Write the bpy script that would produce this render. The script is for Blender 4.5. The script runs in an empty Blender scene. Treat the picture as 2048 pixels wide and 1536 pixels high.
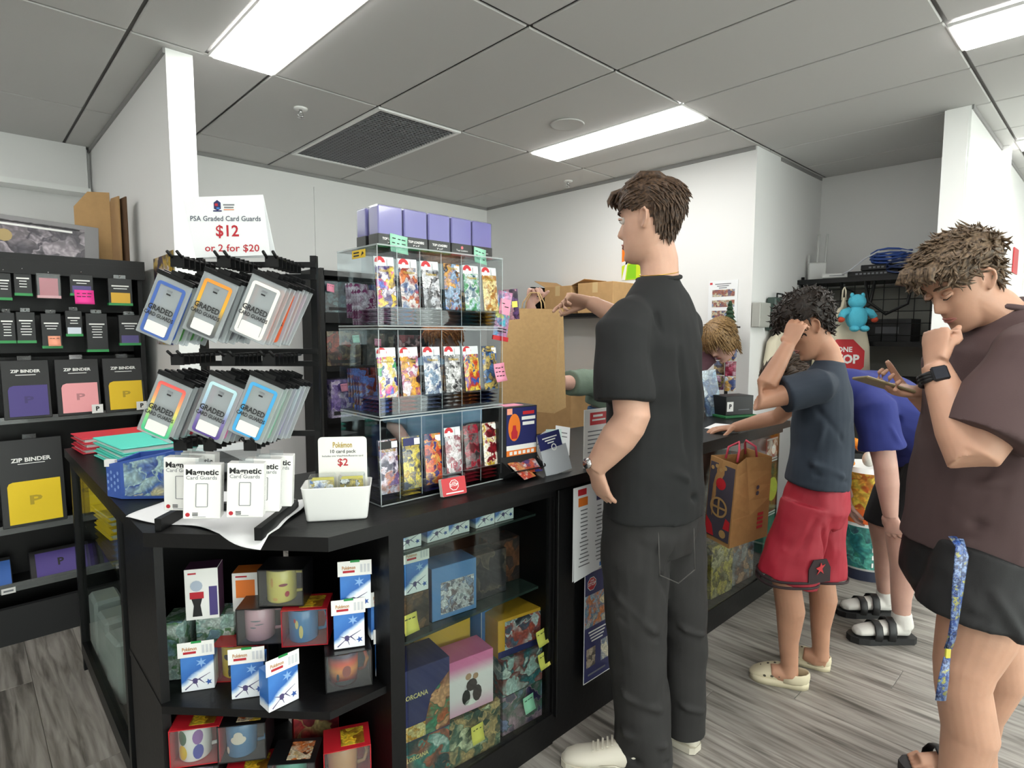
import bpy, bmesh, math, random
import numpy as np
from mathutils import Vector, Matrix, Euler

SC = bpy.context.scene
COL = SC.collection
R_ = math.radians
random.seed(7)

# ------------------------------------------------------------------ camera, world, exposure
YAW, PITCH, ROLL = R_(46.496), R_(-4.995), R_(0.149)
_cy, _sy, _cp, _sp = math.cos(YAW), math.sin(YAW), math.cos(PITCH), math.sin(PITCH)
_f = Vector((_cy*_cp, _sy*_cp, _sp)); _r = Vector((_sy, -_cy, 0)); _u = _r.cross(_f)
_rt = _r*math.cos(ROLL) + _u*math.sin(ROLL); _up = -_r*math.sin(ROLL) + _u*math.cos(ROLL)
camd = bpy.data.cameras.new('camera'); cam = bpy.data.objects.new('camera', camd); COL.objects.link(cam)
CAMPOS = Vector((-1.811, -3.007, 1.432))
cam.matrix_world = Matrix.Translation(CAMPOS) @ Matrix((_rt, _up, -_f)).transposed().to_4x4()
camd.sensor_width = 36; camd.lens = 1171.08/2048*36; camd.clip_start = 0.02
SC.camera = cam
wd = bpy.data.worlds.new('world'); SC.world = wd; wd.use_nodes = True
wd.node_tree.nodes['Background'].inputs[0].default_value = (0.85, 0.84, 0.83, 1)
wd.node_tree.nodes['Background'].inputs[1].default_value = 4.6
SC.view_settings.view_transform = 'Standard'; SC.view_settings.look = 'None'
SC.view_settings.gamma = 1; SC.view_settings.use_curve_mapping = False
SC.view_settings.exposure = 0.9
SC.cycles.transparent_max_bounces = 40
LIGHT = 11.0          # strength of the ceiling light diffusers

# ------------------------------------------------------------------ frames
RT = Vector((_sy, -_cy, 0)); FW = Vector((_cy, _sy, 0)); RZ = YAW - math.pi/2
def W(p, lat, d, z):
    v = Vector((p[0], p[1], 0)) + RT*lat + FW*d; v.z = z; return v

# ------------------------------------------------------------------ materials
def lin(c):
    if isinstance(c, str):
        c = c.lstrip('#'); c = [int(c[i:i+2], 16)/255 for i in (0, 2, 4)]
        c = [x/12.92 if x <= .04045 else ((x+.055)/1.055)**2.4 for x in c]
    return (c[0], c[1], c[2], 1)
_M = {}
def nd(t, kind, **k):
    n = t.nodes.new(kind)
    for a, b in k.items(): setattr(n, a, b)
    return n
def mat(name, col, rough=.55, metal=0, spec=.5, bump=None, var=0, vscale=8, alpha=1, emit=0, coat=0, rnd=0, stretch=(1,1,1)):
    if name in _M: return _M[name]
    m = bpy.data.materials.new(name); m.use_nodes = True; t = m.node_tree; b = t.nodes['Principled BSDF']
    b.inputs['Base Color'].default_value = lin(col); b.inputs['Roughness'].default_value = rough
    b.inputs['Metallic'].default_value = metal; b.inputs['Specular IOR Level'].default_value = spec
    b.inputs['Coat Weight'].default_value = coat; b.inputs['Alpha'].default_value = alpha
    if emit:
        b.inputs['Emission Color'].default_value = lin(col); b.inputs['Emission Strength'].default_value = emit
    if bump or var or rnd:
        tc = nd(t, 'ShaderNodeTexCoord'); mp = nd(t, 'ShaderNodeMapping'); mp.inputs['Scale'].default_value = stretch
        t.links.new(tc.outputs['Object'], mp.inputs['Vector'])
    if bump:
        n = nd(t, 'ShaderNodeTexNoise'); n.inputs['Scale'].default_value = bump[0]; n.inputs['Detail'].default_value = 3
        bp = nd(t, 'ShaderNodeBump'); bp.inputs['Strength'].default_value = bump[1]; bp.inputs['Distance'].default_value = bump[2] if len(bump) > 2 else .01
        t.links.new(mp.outputs[0], n.inputs['Vector']); t.links.new(n.outputs[0], bp.inputs['Height']); t.links.new(bp.outputs[0], b.inputs['Normal'])
    if var or rnd:
        n = nd(t, 'ShaderNodeTexNoise'); n.inputs['Scale'].default_value = vscale; n.inputs['Detail'].default_value = 4
        t.links.new(mp.outputs[0], n.inputs['Vector'])
        ma = nd(t, 'ShaderNodeMapRange'); ma.inputs[1].default_value = .3; ma.inputs[2].default_value = .7
        ma.inputs[3].default_value = 1-var; ma.inputs[4].default_value = 1+var
        t.links.new(n.outputs[0], ma.inputs[0]); out = ma.outputs[0]
        if rnd:
            oi = nd(t, 'ShaderNodeObjectInfo'); m2 = nd(t, 'ShaderNodeMapRange'); m2.inputs[3].default_value = 1-rnd; m2.inputs[4].default_value = 1+rnd
            t.links.new(oi.outputs['Random'], m2.inputs[0]); mu = nd(t, 'ShaderNodeMath', operation='MULTIPLY')
            t.links.new(out, mu.inputs[0]); t.links.new(m2.outputs[0], mu.inputs[1]); out = mu.outputs[0]
        vm = nd(t, 'ShaderNodeVectorMath', operation='SCALE'); vm.inputs[0].default_value = lin(col)[:3]
        t.links.new(out, vm.inputs['Scale']); t.links.new(vm.outputs[0], b.inputs['Base Color'])
    _M[name] = m; return m
def ramp(t, stops, mode='LINEAR'):
    r = nd(t, 'ShaderNodeValToRGB'); cr = r.color_ramp; cr.interpolation = mode
    while len(cr.elements) < len(stops): cr.elements.new(.5)
    for e, (p, c) in zip(cr.elements, stops): e.position = p; e.color = lin(c)
    return r
_art = [0]
def art(cols, scale=22, rough=.35, coat=.2, dist=.8, hard=False):
    """printed artwork: an abstract patchwork of inks on the card"""
    _art[0] += 1; seed = _art[0]
    m = bpy.data.materials.new('printed_art'); m.use_nodes = True; t = m.node_tree; b = t.nodes['Principled BSDF']
    b.inputs['Roughness'].default_value = rough; b.inputs['Coat Weight'].default_value = coat
    tc = nd(t, 'ShaderNodeTexCoord'); mp = nd(t, 'ShaderNodeMapping'); mp.inputs['Location'].default_value = (seed*1.37, seed*.71, seed*2.3)
    t.links.new(tc.outputs['Object'], mp.inputs['Vector'])
    n = nd(t, 'ShaderNodeTexNoise'); n.inputs['Scale'].default_value = scale*1.6; n.inputs['Detail'].default_value = 2
    t.links.new(mp.outputs[0], n.inputs['Vector'])
    wv = nd(t, 'ShaderNodeVectorMath', operation='MULTIPLY_ADD'); wv.inputs[1].default_value = (1.1/scale,)*3
    t.links.new(n.outputs['Color'], wv.inputs[0]); t.links.new(mp.outputs[0], wv.inputs[2])
    v = nd(t, 'ShaderNodeTexVoronoi'); v.inputs['Scale'].default_value = scale*1.5; v.feature = 'SMOOTH_F1'; v.inputs['Smoothness'].default_value = .25
    t.links.new(wv.outputs[0], v.inputs['Vector'])
    sp = nd(t, 'ShaderNodeSeparateColor'); t.links.new(v.outputs['Color'], sp.inputs[0])
    n2 = nd(t, 'ShaderNodeTexNoise'); n2.inputs['Scale'].default_value = scale*.7; n2.inputs['Detail'].default_value = 2; t.links.new(mp.outputs[0], n2.inputs['Vector'])
    mz = nd(t, 'ShaderNodeMath', operation='MULTIPLY_ADD'); mz.inputs[1].default_value = .55; t.links.new(sp.outputs[0], mz.inputs[0])
    m3 = nd(t, 'ShaderNodeMath', operation='MULTIPLY_ADD'); m3.inputs[1].default_value = .9; m3.inputs[2].default_value = -.22; t.links.new(n2.outputs[0], m3.inputs[0]); t.links.new(m3.outputs[0], mz.inputs[2])
    k = len(cols); r = ramp(t, [(.06+.9*i/k, c) for i, c in enumerate(cols)], 'EASE'); t.links.new(mz.outputs[0], r.inputs[0])
    v2 = nd(t, 'ShaderNodeTexVoronoi'); v2.inputs['Scale'].default_value = scale*5; t.links.new(wv.outputs[0], v2.inputs['Vector'])
    ma = nd(t, 'ShaderNodeMapRange'); ma.inputs[1].default_value = .1; ma.inputs[2].default_value = .7; ma.inputs[3].default_value = 1.15; ma.inputs[4].default_value = .6
    t.links.new(v2.outputs['Distance'], ma.inputs[0])
    vm = nd(t, 'ShaderNodeVectorMath', operation='SCALE'); t.links.new(r.outputs[0], vm.inputs[0]); t.links.new(ma.outputs[0], vm.inputs['Scale'])
    t.links.new(vm.outputs[0], b.inputs['Base Color']); return m
def grad(name, stops, axis=2, lo=0, hi=1, rough=.4, alpha=1, trans=0):
    """a printed colour gradient along one object axis"""
    if name in _M: return _M[name]
    m = bpy.data.materials.new(name); m.use_nodes = True; t = m.node_tree; b = t.nodes['Principled BSDF']; b.inputs['Roughness'].default_value = rough
    tc = nd(t, 'ShaderNodeTexCoord'); sp = nd(t, 'ShaderNodeSeparateXYZ'); t.links.new(tc.outputs['Object'], sp.inputs[0])
    ma = nd(t, 'ShaderNodeMapRange'); ma.inputs[1].default_value = lo; ma.inputs[2].default_value = hi; t.links.new(sp.outputs[axis], ma.inputs[0])
    r = ramp(t, stops); t.links.new(ma.outputs[0], r.inputs[0]); t.links.new(r.outputs[0], b.inputs['Base Color']); b.inputs['Alpha'].default_value = alpha
    _M[name] = m; return m
def glassy(name, tint='#f4f8f8', refl=.9, rough=.03, milk=0, milkcol='#ffffff'):
    """thin clear sheet: passes light straight through, mirrors at grazing angles"""
    if name in _M: return _M[name]
    m = bpy.data.materials.new(name); m.use_nodes = True; t = m.node_tree; t.nodes.remove(t.nodes['Principled BSDF']); o = t.nodes['Material Output']
    tr = nd(t, 'ShaderNodeBsdfTransparent'); tr.inputs[0].default_value = lin(tint)
    gl = nd(t, 'ShaderNodeBsdfGlossy'); gl.inputs['Roughness'].default_value = rough
    fr = nd(t, 'ShaderNodeLayerWeight'); fr.inputs[0].default_value = .5
    pw = nd(t, 'ShaderNodeMath', operation='POWER'); pw.inputs[1].default_value = 4.5; t.links.new(fr.outputs['Facing'], pw.inputs[0])
    mu = nd(t, 'ShaderNodeMath', operation='MULTIPLY_ADD'); mu.inputs[1].default_value = .85*refl; mu.inputs[2].default_value = .035*refl; t.links.new(pw.outputs[0], mu.inputs[0])
    mx = nd(t, 'ShaderNodeMixShader'); t.links.new(mu.outputs[0], mx.inputs[0]); t.links.new(tr.outputs[0], mx.inputs[1]); t.links.new(gl.outputs[0], mx.inputs[2])
    last = mx
    if milk:
        df = nd(t, 'ShaderNodeBsdfDiffuse'); df.inputs[0].default_value = lin(milkcol)
        m2 = nd(t, 'ShaderNodeMixShader'); m2.inputs[0].default_value = milk; t.links.new(mx.outputs[0], m2.inputs[1]); t.links.new(df.outputs[0], m2.inputs[2]); last = m2
    t.links.new(last.outputs[0], o.inputs[0]); _M[name] = m; return m

# ------------------------------------------------------------------ mesh builder
_TXT = {}
def text_geo(s, weight=0.0, res=2):
    k = (s, weight, res)
    if k in _TXT: return _TXT[k]
    cu = bpy.data.curves.new('t', 'FONT'); cu.body = s; cu.size = 1; cu.align_x = 'CENTER'; cu.align_y = 'CENTER'; cu.resolution_u = res; cu.offset = weight
    o = bpy.data.objects.new('t', cu); me = o.to_mesh()
    v = np.array([x.co[:] for x in me.vertices]) if len(me.vertices) else np.zeros((0, 3)); f = [tuple(p.vertices) for p in me.polygons]
    o.to_mesh_clear(); bpy.data.objects.remove(o); bpy.data.curves.remove(cu); _TXT[k] = (v, f); return v, f
_X = Matrix.Identity(4)
class B:
    def __init__(s): s.v = []; s.f = []; s.m = []; s.sm = []; s.mats = []
    def mi(s, m):
        if m not in s.mats: s.mats.append(m)
        return s.mats.index(m)
    def add(s, v, f, m, xf=None, smooth=False, mis=None):
        o = len(s.v)
        if xf is not None: v = [(xf @ Vector(p))[:] for p in v]
        s.v.extend([tuple(p) for p in v]); s.f.extend([tuple(i+o for i in q) for q in f])
        if mis is None: s.m.extend([s.mi(m)]*len(f))
        else: s.m.extend(mis)
        s.sm.extend([smooth]*len(f)); return s
    def box(s, c, d, m, xf=None, bev=0, faces=None):
        """box at centre c, size d; faces = {'-y': mat} overrides; bev chamfers every edge"""
        x, y, z = d[0]/2, d[1]/2, d[2]/2; faces = faces or {}
        if bev == 0:
            v = [(c[0]+a*x, c[1]+b*y, c[2]+e*z) for a in (-1, 1) for b in (-1, 1) for e in (-1, 1)]
            F = {'-x': (0, 1, 3, 2), '+x': (4, 6, 7, 5), '-y': (0, 4, 5, 1), '+y': (2, 3, 7, 6), '-z': (0, 2, 6, 4), '+z': (1, 5, 7, 3)}
            return s.add(v, list(F.values()), m, xf, False, [s.mi(faces.get(k, m)) for k in F])
        v = []; ix = {}
        for a in (-1, 1):
            for b in (-1, 1):
                for e in (-1, 1):
                    for ax in range(3):
                        q = [a*(x-bev), b*(y-bev), e*(z-bev)]; q[ax] = (a*x, b*y, e*z)[ax]
                        ix[(a, b, e, ax)] = len(v); v.append((c[0]+q[0], c[1]+q[1], c[2]+q[2]))
        fs = []; ms = []
        for ax, n in ((0, 'x'), (1, 'y'), (2, 'z')):
            for sg in (-1, 1):
                l = []
                for (p, q) in ((-1, -1), (1, -1), (1, 1), (-1, 1)):
                    k = [p, q]; k.insert(ax, sg); l.append(ix[(k[0], k[1], k[2], ax)])
                if (sg == 1) == (ax == 1): l.reverse()
                fs.append(l); ms.append(s.mi(faces.get(('-' if sg < 0 else '+')+n, m)))
        mm = s.mi(m)
        for ax in range(3):
            o1, o2 = [i for i in range(3) if i != ax]
            for p in (-1, 1):
                for q in (-1, 1):
                    def I(e, w):
                        k = [0, 0, 0]; k[ax] = e; k[o1] = p; k[o2] = q; return ix[(k[0], k[1], k[2], w)]
                    fs.append([I(-1, o1), I(1, o1), I(1, o2), I(-1, o2)]); ms.append(mm)
        for a in (-1, 1):
            for b in (-1, 1):
                for e in (-1, 1): fs.append([ix[(a, b, e, 0)], ix[(a, b, e, 1)], ix[(a, b, e, 2)]]); ms.append(mm)
        return s.add(v, fs, m, xf, False, ms)
    def loft(s, rings, m, cap=True, smooth=True, xf=None, closed=True):
        n = len(rings[0]); v = [p for r in rings for p in r]; f = []
        for i in range(len(rings)-1):
            for j in range(n if closed else n-1):
                k = (j+1) % n; f.append((i*n+j, i*n+k, (i+1)*n+k, (i+1)*n+j))
        if cap: f.append(tuple(range(n))[::-1]); f.append(tuple((len(rings)-1)*n+j for j in range(n)))
        return s.add(v, f, m, xf, smooth)
    def tube(s, pts, rad, m, n=8, cap=True, ref=None, xf=None):
        """tube along pts; rad number or list of r or (ra, rb) with ra along ref"""
        pts = [Vector(p) for p in pts]; k = len(pts); rings = []
        if not isinstance(rad, (list, tuple)): rad = [rad]*k
        ref = Vector(ref) if ref is not None else None; prev = None
        for i in range(k):
            t = (pts[min(i+1, k-1)]-pts[max(i-1, 0)]).normalized()
            if ref is not None: a = ref - t*ref.dot(t)
            elif prev is not None: a = prev - t*prev.dot(t)
            else:
                q = Vector((0, 0, 1)) if abs(t.z) < .9 else Vector((1, 0, 0)); a = q - t*q.dot(t)
            a.normalize(); prev = a; b = t.cross(a); r = rad[i]; ra, rb = r if isinstance(r, (list, tuple)) else (r, r)
            rings.append([(pts[i] + a*(ra*math.cos(h)) + b*(rb*math.sin(h)))[:] for h in (2*math.pi*j/n for j in range(n))])
        return s.loft(rings, m, cap, True, xf)
    def cyl(s, p0, p1, r, m, n=14, r1=None, smooth=True): return s.tube([p0, p1], [r, r if r1 is None else r1], m, n)
    def lathe(s, prof, m, n=24, c=(0, 0, 0), xf=None, cap=True):
        return s.loft([[(c[0]+r*math.cos(2*math.pi*j/n), c[1]+r*math.sin(2*math.pi*j/n), c[2]+z) for j in range(n)] for r, z in prof], m, cap, True, xf)
    def prism(s, poly, z0, z1, m, xf=None, faces=None):
        n = len(poly); v = [(x, y, z0) for x, y in poly]+[(x, y, z1) for x, y in poly]
        f = [tuple(range(n))[::-1], tuple(range(n, 2*n))]+[(i, (i+1) % n, n+(i+1) % n, n+i) for i in range(n)]
        return s.add(v, f, m, xf)
    def ell(s, c, r, m, nu=14, nv=9, xf=None):
        rings = []
        for i in range(nv):
            a = -math.pi/2 + math.pi*(i+.35)/(nv-.3)
            rings.append([(c[0]+r[0]*math.cos(a)*math.cos(2*math.pi*j/nu), c[1]+r[1]*math.cos(a)*math.sin(2*math.pi*j/nu), c[2]+r[2]*math.sin(a)) for j in range(nu)])
        return s.loft(rings, m, True, True, xf)
    def quad(s, a, b, c, d, m): return s.add([a, b, c, d], [(0, 1, 2, 3)], m)
    def text(s, txt, size, m, pos=(0, 0, 0), face='-y', rot=0, weight=0.0, wid=None, res=2, xf=None):
        """flat lettering centred at pos on a face pointing -y (default), -x, +z or +x"""
        v, f = text_geo(txt, weight, res)
        if len(v) == 0: return s
        sx = size
        if wid: sx = wid/max(1e-6, v[:, 0].max()-v[:, 0].min())
        M = {'-y': Matrix.Rotation(R_(90), 4, 'X'), '+z': Matrix.Identity(4), '-x': Matrix.Rotation(R_(-90), 4, 'Z') @ Matrix.Rotation(R_(90), 4, 'X'), '+x': Matrix.Rotation(R_(90), 4, 'Z') @ Matrix.Rotation(R_(90), 4, 'X')}[face]
        X = Matrix.Translation(pos) @ M @ Matrix.Rotation(rot, 4, 'Z') @ Matrix.Diagonal((sx, size, 1, 1))
        if xf is not None: X = xf @ X
        return s.add([p for p in v], f, m, X)
    def mesh(s, name):
        me = bpy.data.meshes.new(name); me.from_pydata(s.v, [], s.f)
        for m in s.mats: me.materials.append(m)
        me.polygons.foreach_set('material_index', s.m); me.polygons.foreach_set('use_smooth', s.sm); me.update()
        return me
    def build(s, name, parent=None, loc=(0, 0, 0), rot=(0, 0, 0)):
        o = bpy.data.objects.new(name, s.mesh(name)); COL.objects.link(o)
        o.location = loc; o.rotation_euler = rot; o.parent = parent; return o
def tag(o, label=None, cat=None, group=None, kind=None):
    if label: o['label'] = label
    if cat: o['category'] = cat
    if group: o['group'] = group
    if kind: o['kind'] = kind
    return o
def thing(name, label, cat, loc=(0, 0, 0), rz=0, group=None, rot=None):
    o = bpy.data.objects.new(name, None); o.empty_display_size = .02; COL.objects.link(o); o.location = loc
    o.rotation_euler = rot if rot is not None else (0, 0, rz)
    return tag(o, label, cat, group)
def place(b, name, label, cat, loc=(0, 0, 0), rz=0, group=None, rot=None):
    """a thing that is one mesh"""
    return tag(b.build(name, None, loc, rot if rot is not None else (0, 0, rz)), label, cat, group)
def dup(root, loc, rz=None, label=None, group=None, rot=None):
    r = root.copy(); COL.objects.link(r); r.location = loc
    if rot is not None: r.rotation_euler = rot
    elif rz is not None: r.rotation_euler = (0, 0, rz)
    if label: r['label'] = label
    if group: r['group'] = group
    for ch in list(root.children):
        c = ch.copy(); COL.objects.link(c); c.parent = r
        for g in list(ch.children):
            d = g.copy(); COL.objects.link(d); d.parent = c
    return r
def struct(b, name, parent=None):
    o = b.build(name, parent)
    if parent is None: o['kind'] = 'structure'
    return o

# ------------------------------------------------------------------ palette
BLACK = mat('black_laminate', '#0b0b0c', .42, spec=.3, bump=(60, .05), var=.08)
BLACKP = mat('black_plastic', '#0e0f10', .4, spec=.3)
DARK = mat('charcoal', '#1a1b1d', .6)
WHITE = mat('white_card', '#e9e9e6', .5)
PAPER = mat('paper', '#e8eaec', .7)
WHITEP = mat('white_plastic', '#eeeeec', .35)
INK = mat('black_ink', '#1b1b1d', .6)
GREYINK = mat('grey_ink', '#75787c', .6)
RED = mat('red_print', '#c02a32', .45)
REDINK = mat('red_ink', '#b3202e', .6)
GREEN = mat('green_print', '#1f8a44', .4)
YELLOW = mat('yellow_print', '#e8c21a', .45)
NAVY = mat('navy_print', '#252a5e', .45)
BLUE = mat('blue_print', '#3f7cc4', .4)
ORANGE = mat('orange_print', '#e2782a', .45)
PINKN = mat('pink_note', '#f09ab4', .7)
HOTPINK = mat('hot_pink_note', '#f23f9c', .7)
MINT = mat('mint_note', '#9fd8bd', .7)
YELN = mat('yellow_note', '#e9dd6a', .7)
PEACH = mat('peach_note', '#f0a183', .7)
CHROME = mat('chrome', '#c8c8c8', .2, metal=1)
KRAFT = mat('kraft_paper', '#bd9a68', .75, var=.06, vscale=60, bump=(180, .15, .002))
CARD = mat('cardboard', '#b58f60', .8, var=.06, vscale=20)
ACRY = glassy('clear_acrylic', '#f3f6f7', 1.0, .02)
EDGE = glassy('acrylic_edge', '#e6eef0', 1.0, .15, .35, '#e8f0f2')  # milky tint painted in for the bright rim of edge-lit acrylic
GLASS = glassy('cabinet_glass', '#e9eeeb', 1.0, .01)
FILM = glassy('clear_film', '#f2f5f6', 1.0, .12, .03)
FROST = glassy('frosted_sleeve', '#e6eaec', .8, .25, .30, '#dfe4e6')
# ------------------------------------------------------------------ room shell
def wood_mat():
    m = bpy.data.materials.new('grey_oak_vinyl'); m.use_nodes = True; t = m.node_tree; b = t.nodes['Principled BSDF']
    tc = nd(t, 'ShaderNodeTexCoord'); oi = nd(t, 'ShaderNodeObjectInfo')
    vm = nd(t, 'ShaderNodeVectorMath', operation='SCALE'); vm.inputs[0].default_value = (17, 31, 7); t.links.new(oi.outputs['Random'], vm.inputs['Scale'])
    ad = nd(t, 'ShaderNodeVectorMath', operation='ADD'); t.links.new(tc.outputs['Object'], ad.inputs[0]); t.links.new(vm.outputs[0], ad.inputs[1])
    mp = nd(t, 'ShaderNodeMapping'); mp.inputs['Scale'].default_value = (1, .075, 1); t.links.new(ad.outputs[0], mp.inputs['Vector'])
    n1 = nd(t, 'ShaderNodeTexNoise'); n1.inputs['Scale'].default_value = 42; n1.inputs['Detail'].default_value = 6; n1.inputs['Distortion'].default_value = .6
    n2 = nd(t, 'ShaderNodeTexNoise'); n2.inputs['Scale'].default_value = 9; n2.inputs['Detail'].default_value = 3; n2.inputs['Distortion'].default_value = 1.4
    for n in (n1, n2): t.links.new(mp.outputs[0], n.inputs['Vector'])
    mx = nd(t, 'ShaderNodeMath', operation='ADD'); m1 = nd(t, 'ShaderNodeMath', operation='MULTIPLY'); m1.inputs[1].default_value = .62
    m2 = nd(t, 'ShaderNodeMath', operation='MULTIPLY'); m2.inputs[1].default_value = .38
    t.links.new(n1.outputs[0], m1.inputs[0]); t.links.new(n2.outputs[0], m2.inputs[0]); t.links.new(m1.outputs[0], mx.inputs[0]); t.links.new(m2.outputs[0], mx.inputs[1])
    r = ramp(t, [(.36, '#56524d'), (.47, '#85807a'), (.56, '#9d9892'), (.68, '#b0aca5')]); t.links.new(mx.outputs[0], r.inputs[0])
    ma = nd(t, 'ShaderNodeMapRange'); ma.inputs[3].default_value = .84; ma.inputs[4].default_value = 1.1; t.links.new(oi.outputs['Random'], ma.inputs[0])
    sc = nd(t, 'ShaderNodeVectorMath', operation='SCALE'); t.links.new(r.outputs[0], sc.inputs[0]); t.links.new(ma.outputs[0], sc.inputs['Scale'])
    t.links.new(sc.outputs[0], b.inputs['Base Color']); b.inputs['Roughness'].default_value = .42
    bp = nd(t, 'ShaderNodeBump'); bp.inputs['Strength'].default_value = .25; bp.inputs['Distance'].default_value = .002
    t.links.new(n1.outputs[0], bp.inputs['Height']); t.links.new(bp.outputs[0], b.inputs['Normal']); return m
WOOD = wood_mat()
WALL = mat('wall_paint', '#e4e4e3', .6, bump=(220, .06, .002))
GLOSSW = mat('gloss_white_paint', '#eef0ee', .25)
TILE = mat('ceiling_tile', '#c6c5c3', .85, bump=(160, .12, .002), rnd=.02)
TBAR = mat('ceiling_bar', '#8e8d8c', .6)  # bars greyed so their colour carries the shade of the ceiling grooves
SKIRT = mat('dark_skirting', '#2b2b2c', .5)

fl = struct(B().box((0, -2.2, -.054), (10.4, 10.8, .1), WOOD), 'floor')
pb = B().box((0, 0, -.002), (.1785, 1.218, .004), WOOD, bev=.0012); pm = pb.mesh('plank')
k = 0
for i in range(-13, 16):
    off = ((i*7) % 5)/5*1.22
    for j in range(-3, 2):
        x = i*.18+.05; y = j*1.22+off-.6
        if y < -3.5 or y > .75 or (x > -.9 and -1.1 < y < 1.2 and x < 2.2): continue
        if x+.7*y < -4.4: continue
        o = bpy.data.objects.new('plank', pm); COL.objects.link(o); o.location = (x, y, 0); o.parent = fl; k += 1

H = 2.7
ce = struct(B().box((0, -2.2, H+.08), (10.4, 10.8, .12), TBAR), 'ceiling')
fullt = B().box((0, 0, 0), (.585, 1.185, .012), TILE, bev=.004).mesh('ceiling_tile')
halft = B().box((0, 0, 0), (.285, 1.185, .012), TILE, bev=.004).mesh('ceiling_tile')
LIGHTS = [(-.74, -.6), (1.35, -.6), (1.395, -3.0), (-.74, -3.0), (-2.85, -.6), (-2.85, -3.0), (-.74, -5.4), (1.395, -5.4), (-2.85, -5.4), (3.5, -3.0), (-2.85, 1.3), (3.5, -5.4)]
def in_room(x, y): return not (y > 2.05 or (x > 2.3 and y > -1.2) or (y > 1.62 and x > -1) or (x > 3.45 and y > -2.3) or x > 4.6 or x < -4.7 or y < -6.9)
for i in range(-8, 8):
    for j in range(-6, 2):
        cx, cy = i*.6+.3, j*1.2+.6
        if not in_room(cx, cy) and not in_room(cx-.3, cy-.6): continue
        if i == 0 and j == 0: continue
        L = [l for l in LIGHTS if abs(l[0]-cx) < .3 and abs(l[1]-cy) < .3]
        if L:
            s = 1 if L[0][0] < cx else -1; x = cx+s*.15; me = halft
        else: x = cx; me = fullt
        o = bpy.data.objects.new('ceiling_tile', me); COL.objects.link(o); o.location = (x, cy, H+.007); o.parent = ce
# side strip tiles by the back wall and left room
E_LIGHT = bpy.data.materials.new('light_diffuser'); E_LIGHT.use_nodes = True
_b = E_LIGHT.node_tree.nodes['Principled BSDF']; _b.inputs['Base Color'].default_value = (.9, .9, .9, 1)
_b.inputs['Emission Color'].default_value = lin('#fffdf9'); _b.inputs['Emission Strength'].default_value = LIGHT
names = ['long ceiling light panel above the card guard rack, front left', 'long ceiling light panel over the middle of the counter', 'ceiling light panel cut off at the upper right corner'] + [None]*9
for q, (x, y) in enumerate(LIGHTS):
    t = thing('ceiling_light', names[q] or 'recessed ceiling light panel of the shop, outside the view', 'light', (x, y, H), 0, 'recessed ceiling light panels')
    fb = B()
    for sx in (-1, 1): fb.box((sx*.143, 0, .003), (.014, 1.2, .014), WHITEP)
    for sy in (-1, 1): fb.box((0, sy*.593, .003), (.272, .014, .014), WHITEP)
    fb.build('light_frame', t); B().box((0, 0, -.006), (.271, 1.171, .012), E_LIGHT, bev=.003).build('diffuser', t)
# return air grille
t = thing('air_vent', 'dark grey return air grille set in the ceiling', 'vent', (.3, .6, H))
fb = B()
for sx in (-1, 1): fb.box((sx*.285, 0, 0), (.022, 1.19, .014), WHITEP)
for sy in (-1, 1): fb.box((0, sy*.583, 0), (.548, .022, .014), WHITEP)
fb.build('vent_frame', t)
VG = mat('vent_grey', '#7c7d80', .7)
gb = B().box((0, 0, .016), (.55, 1.15, .004), mat('vent_back', '#55565a', .9))
for i in range(38): gb.box((0, -.56+i*.0303, .006), (.548, .004, .014), VG)
for i in range(18): gb.box((-.258+i*.0303, 0, .006), (.004, 1.146, .012), VG)
tag(gb.build('vent_grid', t), kind='stuff')
def sprinkler(x, y, lab):
    t = thing('sprinkler_head', lab, 'sprinkler', (x, y, H))
    B().lathe([(.002, .001), (.04, .001), (.038, -.006), (.018, -.008), (.001, -.008)], WHITEP, 20).build('escutcheon', t)
    B().cyl((0, 0, -.006), (0, 0, -.03), .009, CHROME).tube([(.012, 0, -.02), (.016, 0, -.035), (.004, 0, -.05)], .0025, CHROME, 5).tube([(-.012, 0, -.02), (-.016, 0, -.035), (-.004, 0, -.05)], .0025, CHROME, 5).build('nozzle', t)
    B().lathe([(.001, -.05), (.02, -.051), (.02, -.053), (.001, -.054)], CHROME, 14).build('deflector', t)
sprinkler(-.309, .329, 'fire sprinkler head beside the dark ceiling grille'); sprinkler(1.99, .324, 'small fire sprinkler head near the right wall, far from the grille')
place(B().lathe([(.001, 0), (.098, 0), (.105, -.004), (.1, -.009), (.09, -.007), (.001, -.007)], TILE, 32), 'ceiling_speaker', 'round flat white ceiling speaker beside the middle light', 'speaker', (.97, -.56, H))

struct(B().box((.68, 1.68, H/2), (3.24, .14, H), WALL), 'wall_back')
struct(B().box((2.815, .22, H/2), (1.21, 2.8, H), WALL), 'wall_right')
struct(B().box((3.48, -1.77, H/2), (.12, 1.18, H), WALL), 'wall_alcove')
struct(B().box((3.73, -2.26, H/2), (2.74, .115, H), GLOSSW), 'wall_partition')
struct(B().box((-.997, 1.08, H/2), (.112, 2.056, H), WALL, faces={'-y': GLOSSW}), 'wall_left')
struct(B().box((-3.05, 2.17, H/2), (4.1, .12, H), WALL), 'wall_far_left')
struct(B().box((-5.06, -2.3, H/2), (.12, 9.2, H), WALL), 'wall_west'); struct(B().box((5.06, -4.4, H/2), (.12, 5.2, H), WALL), 'wall_east')
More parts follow.
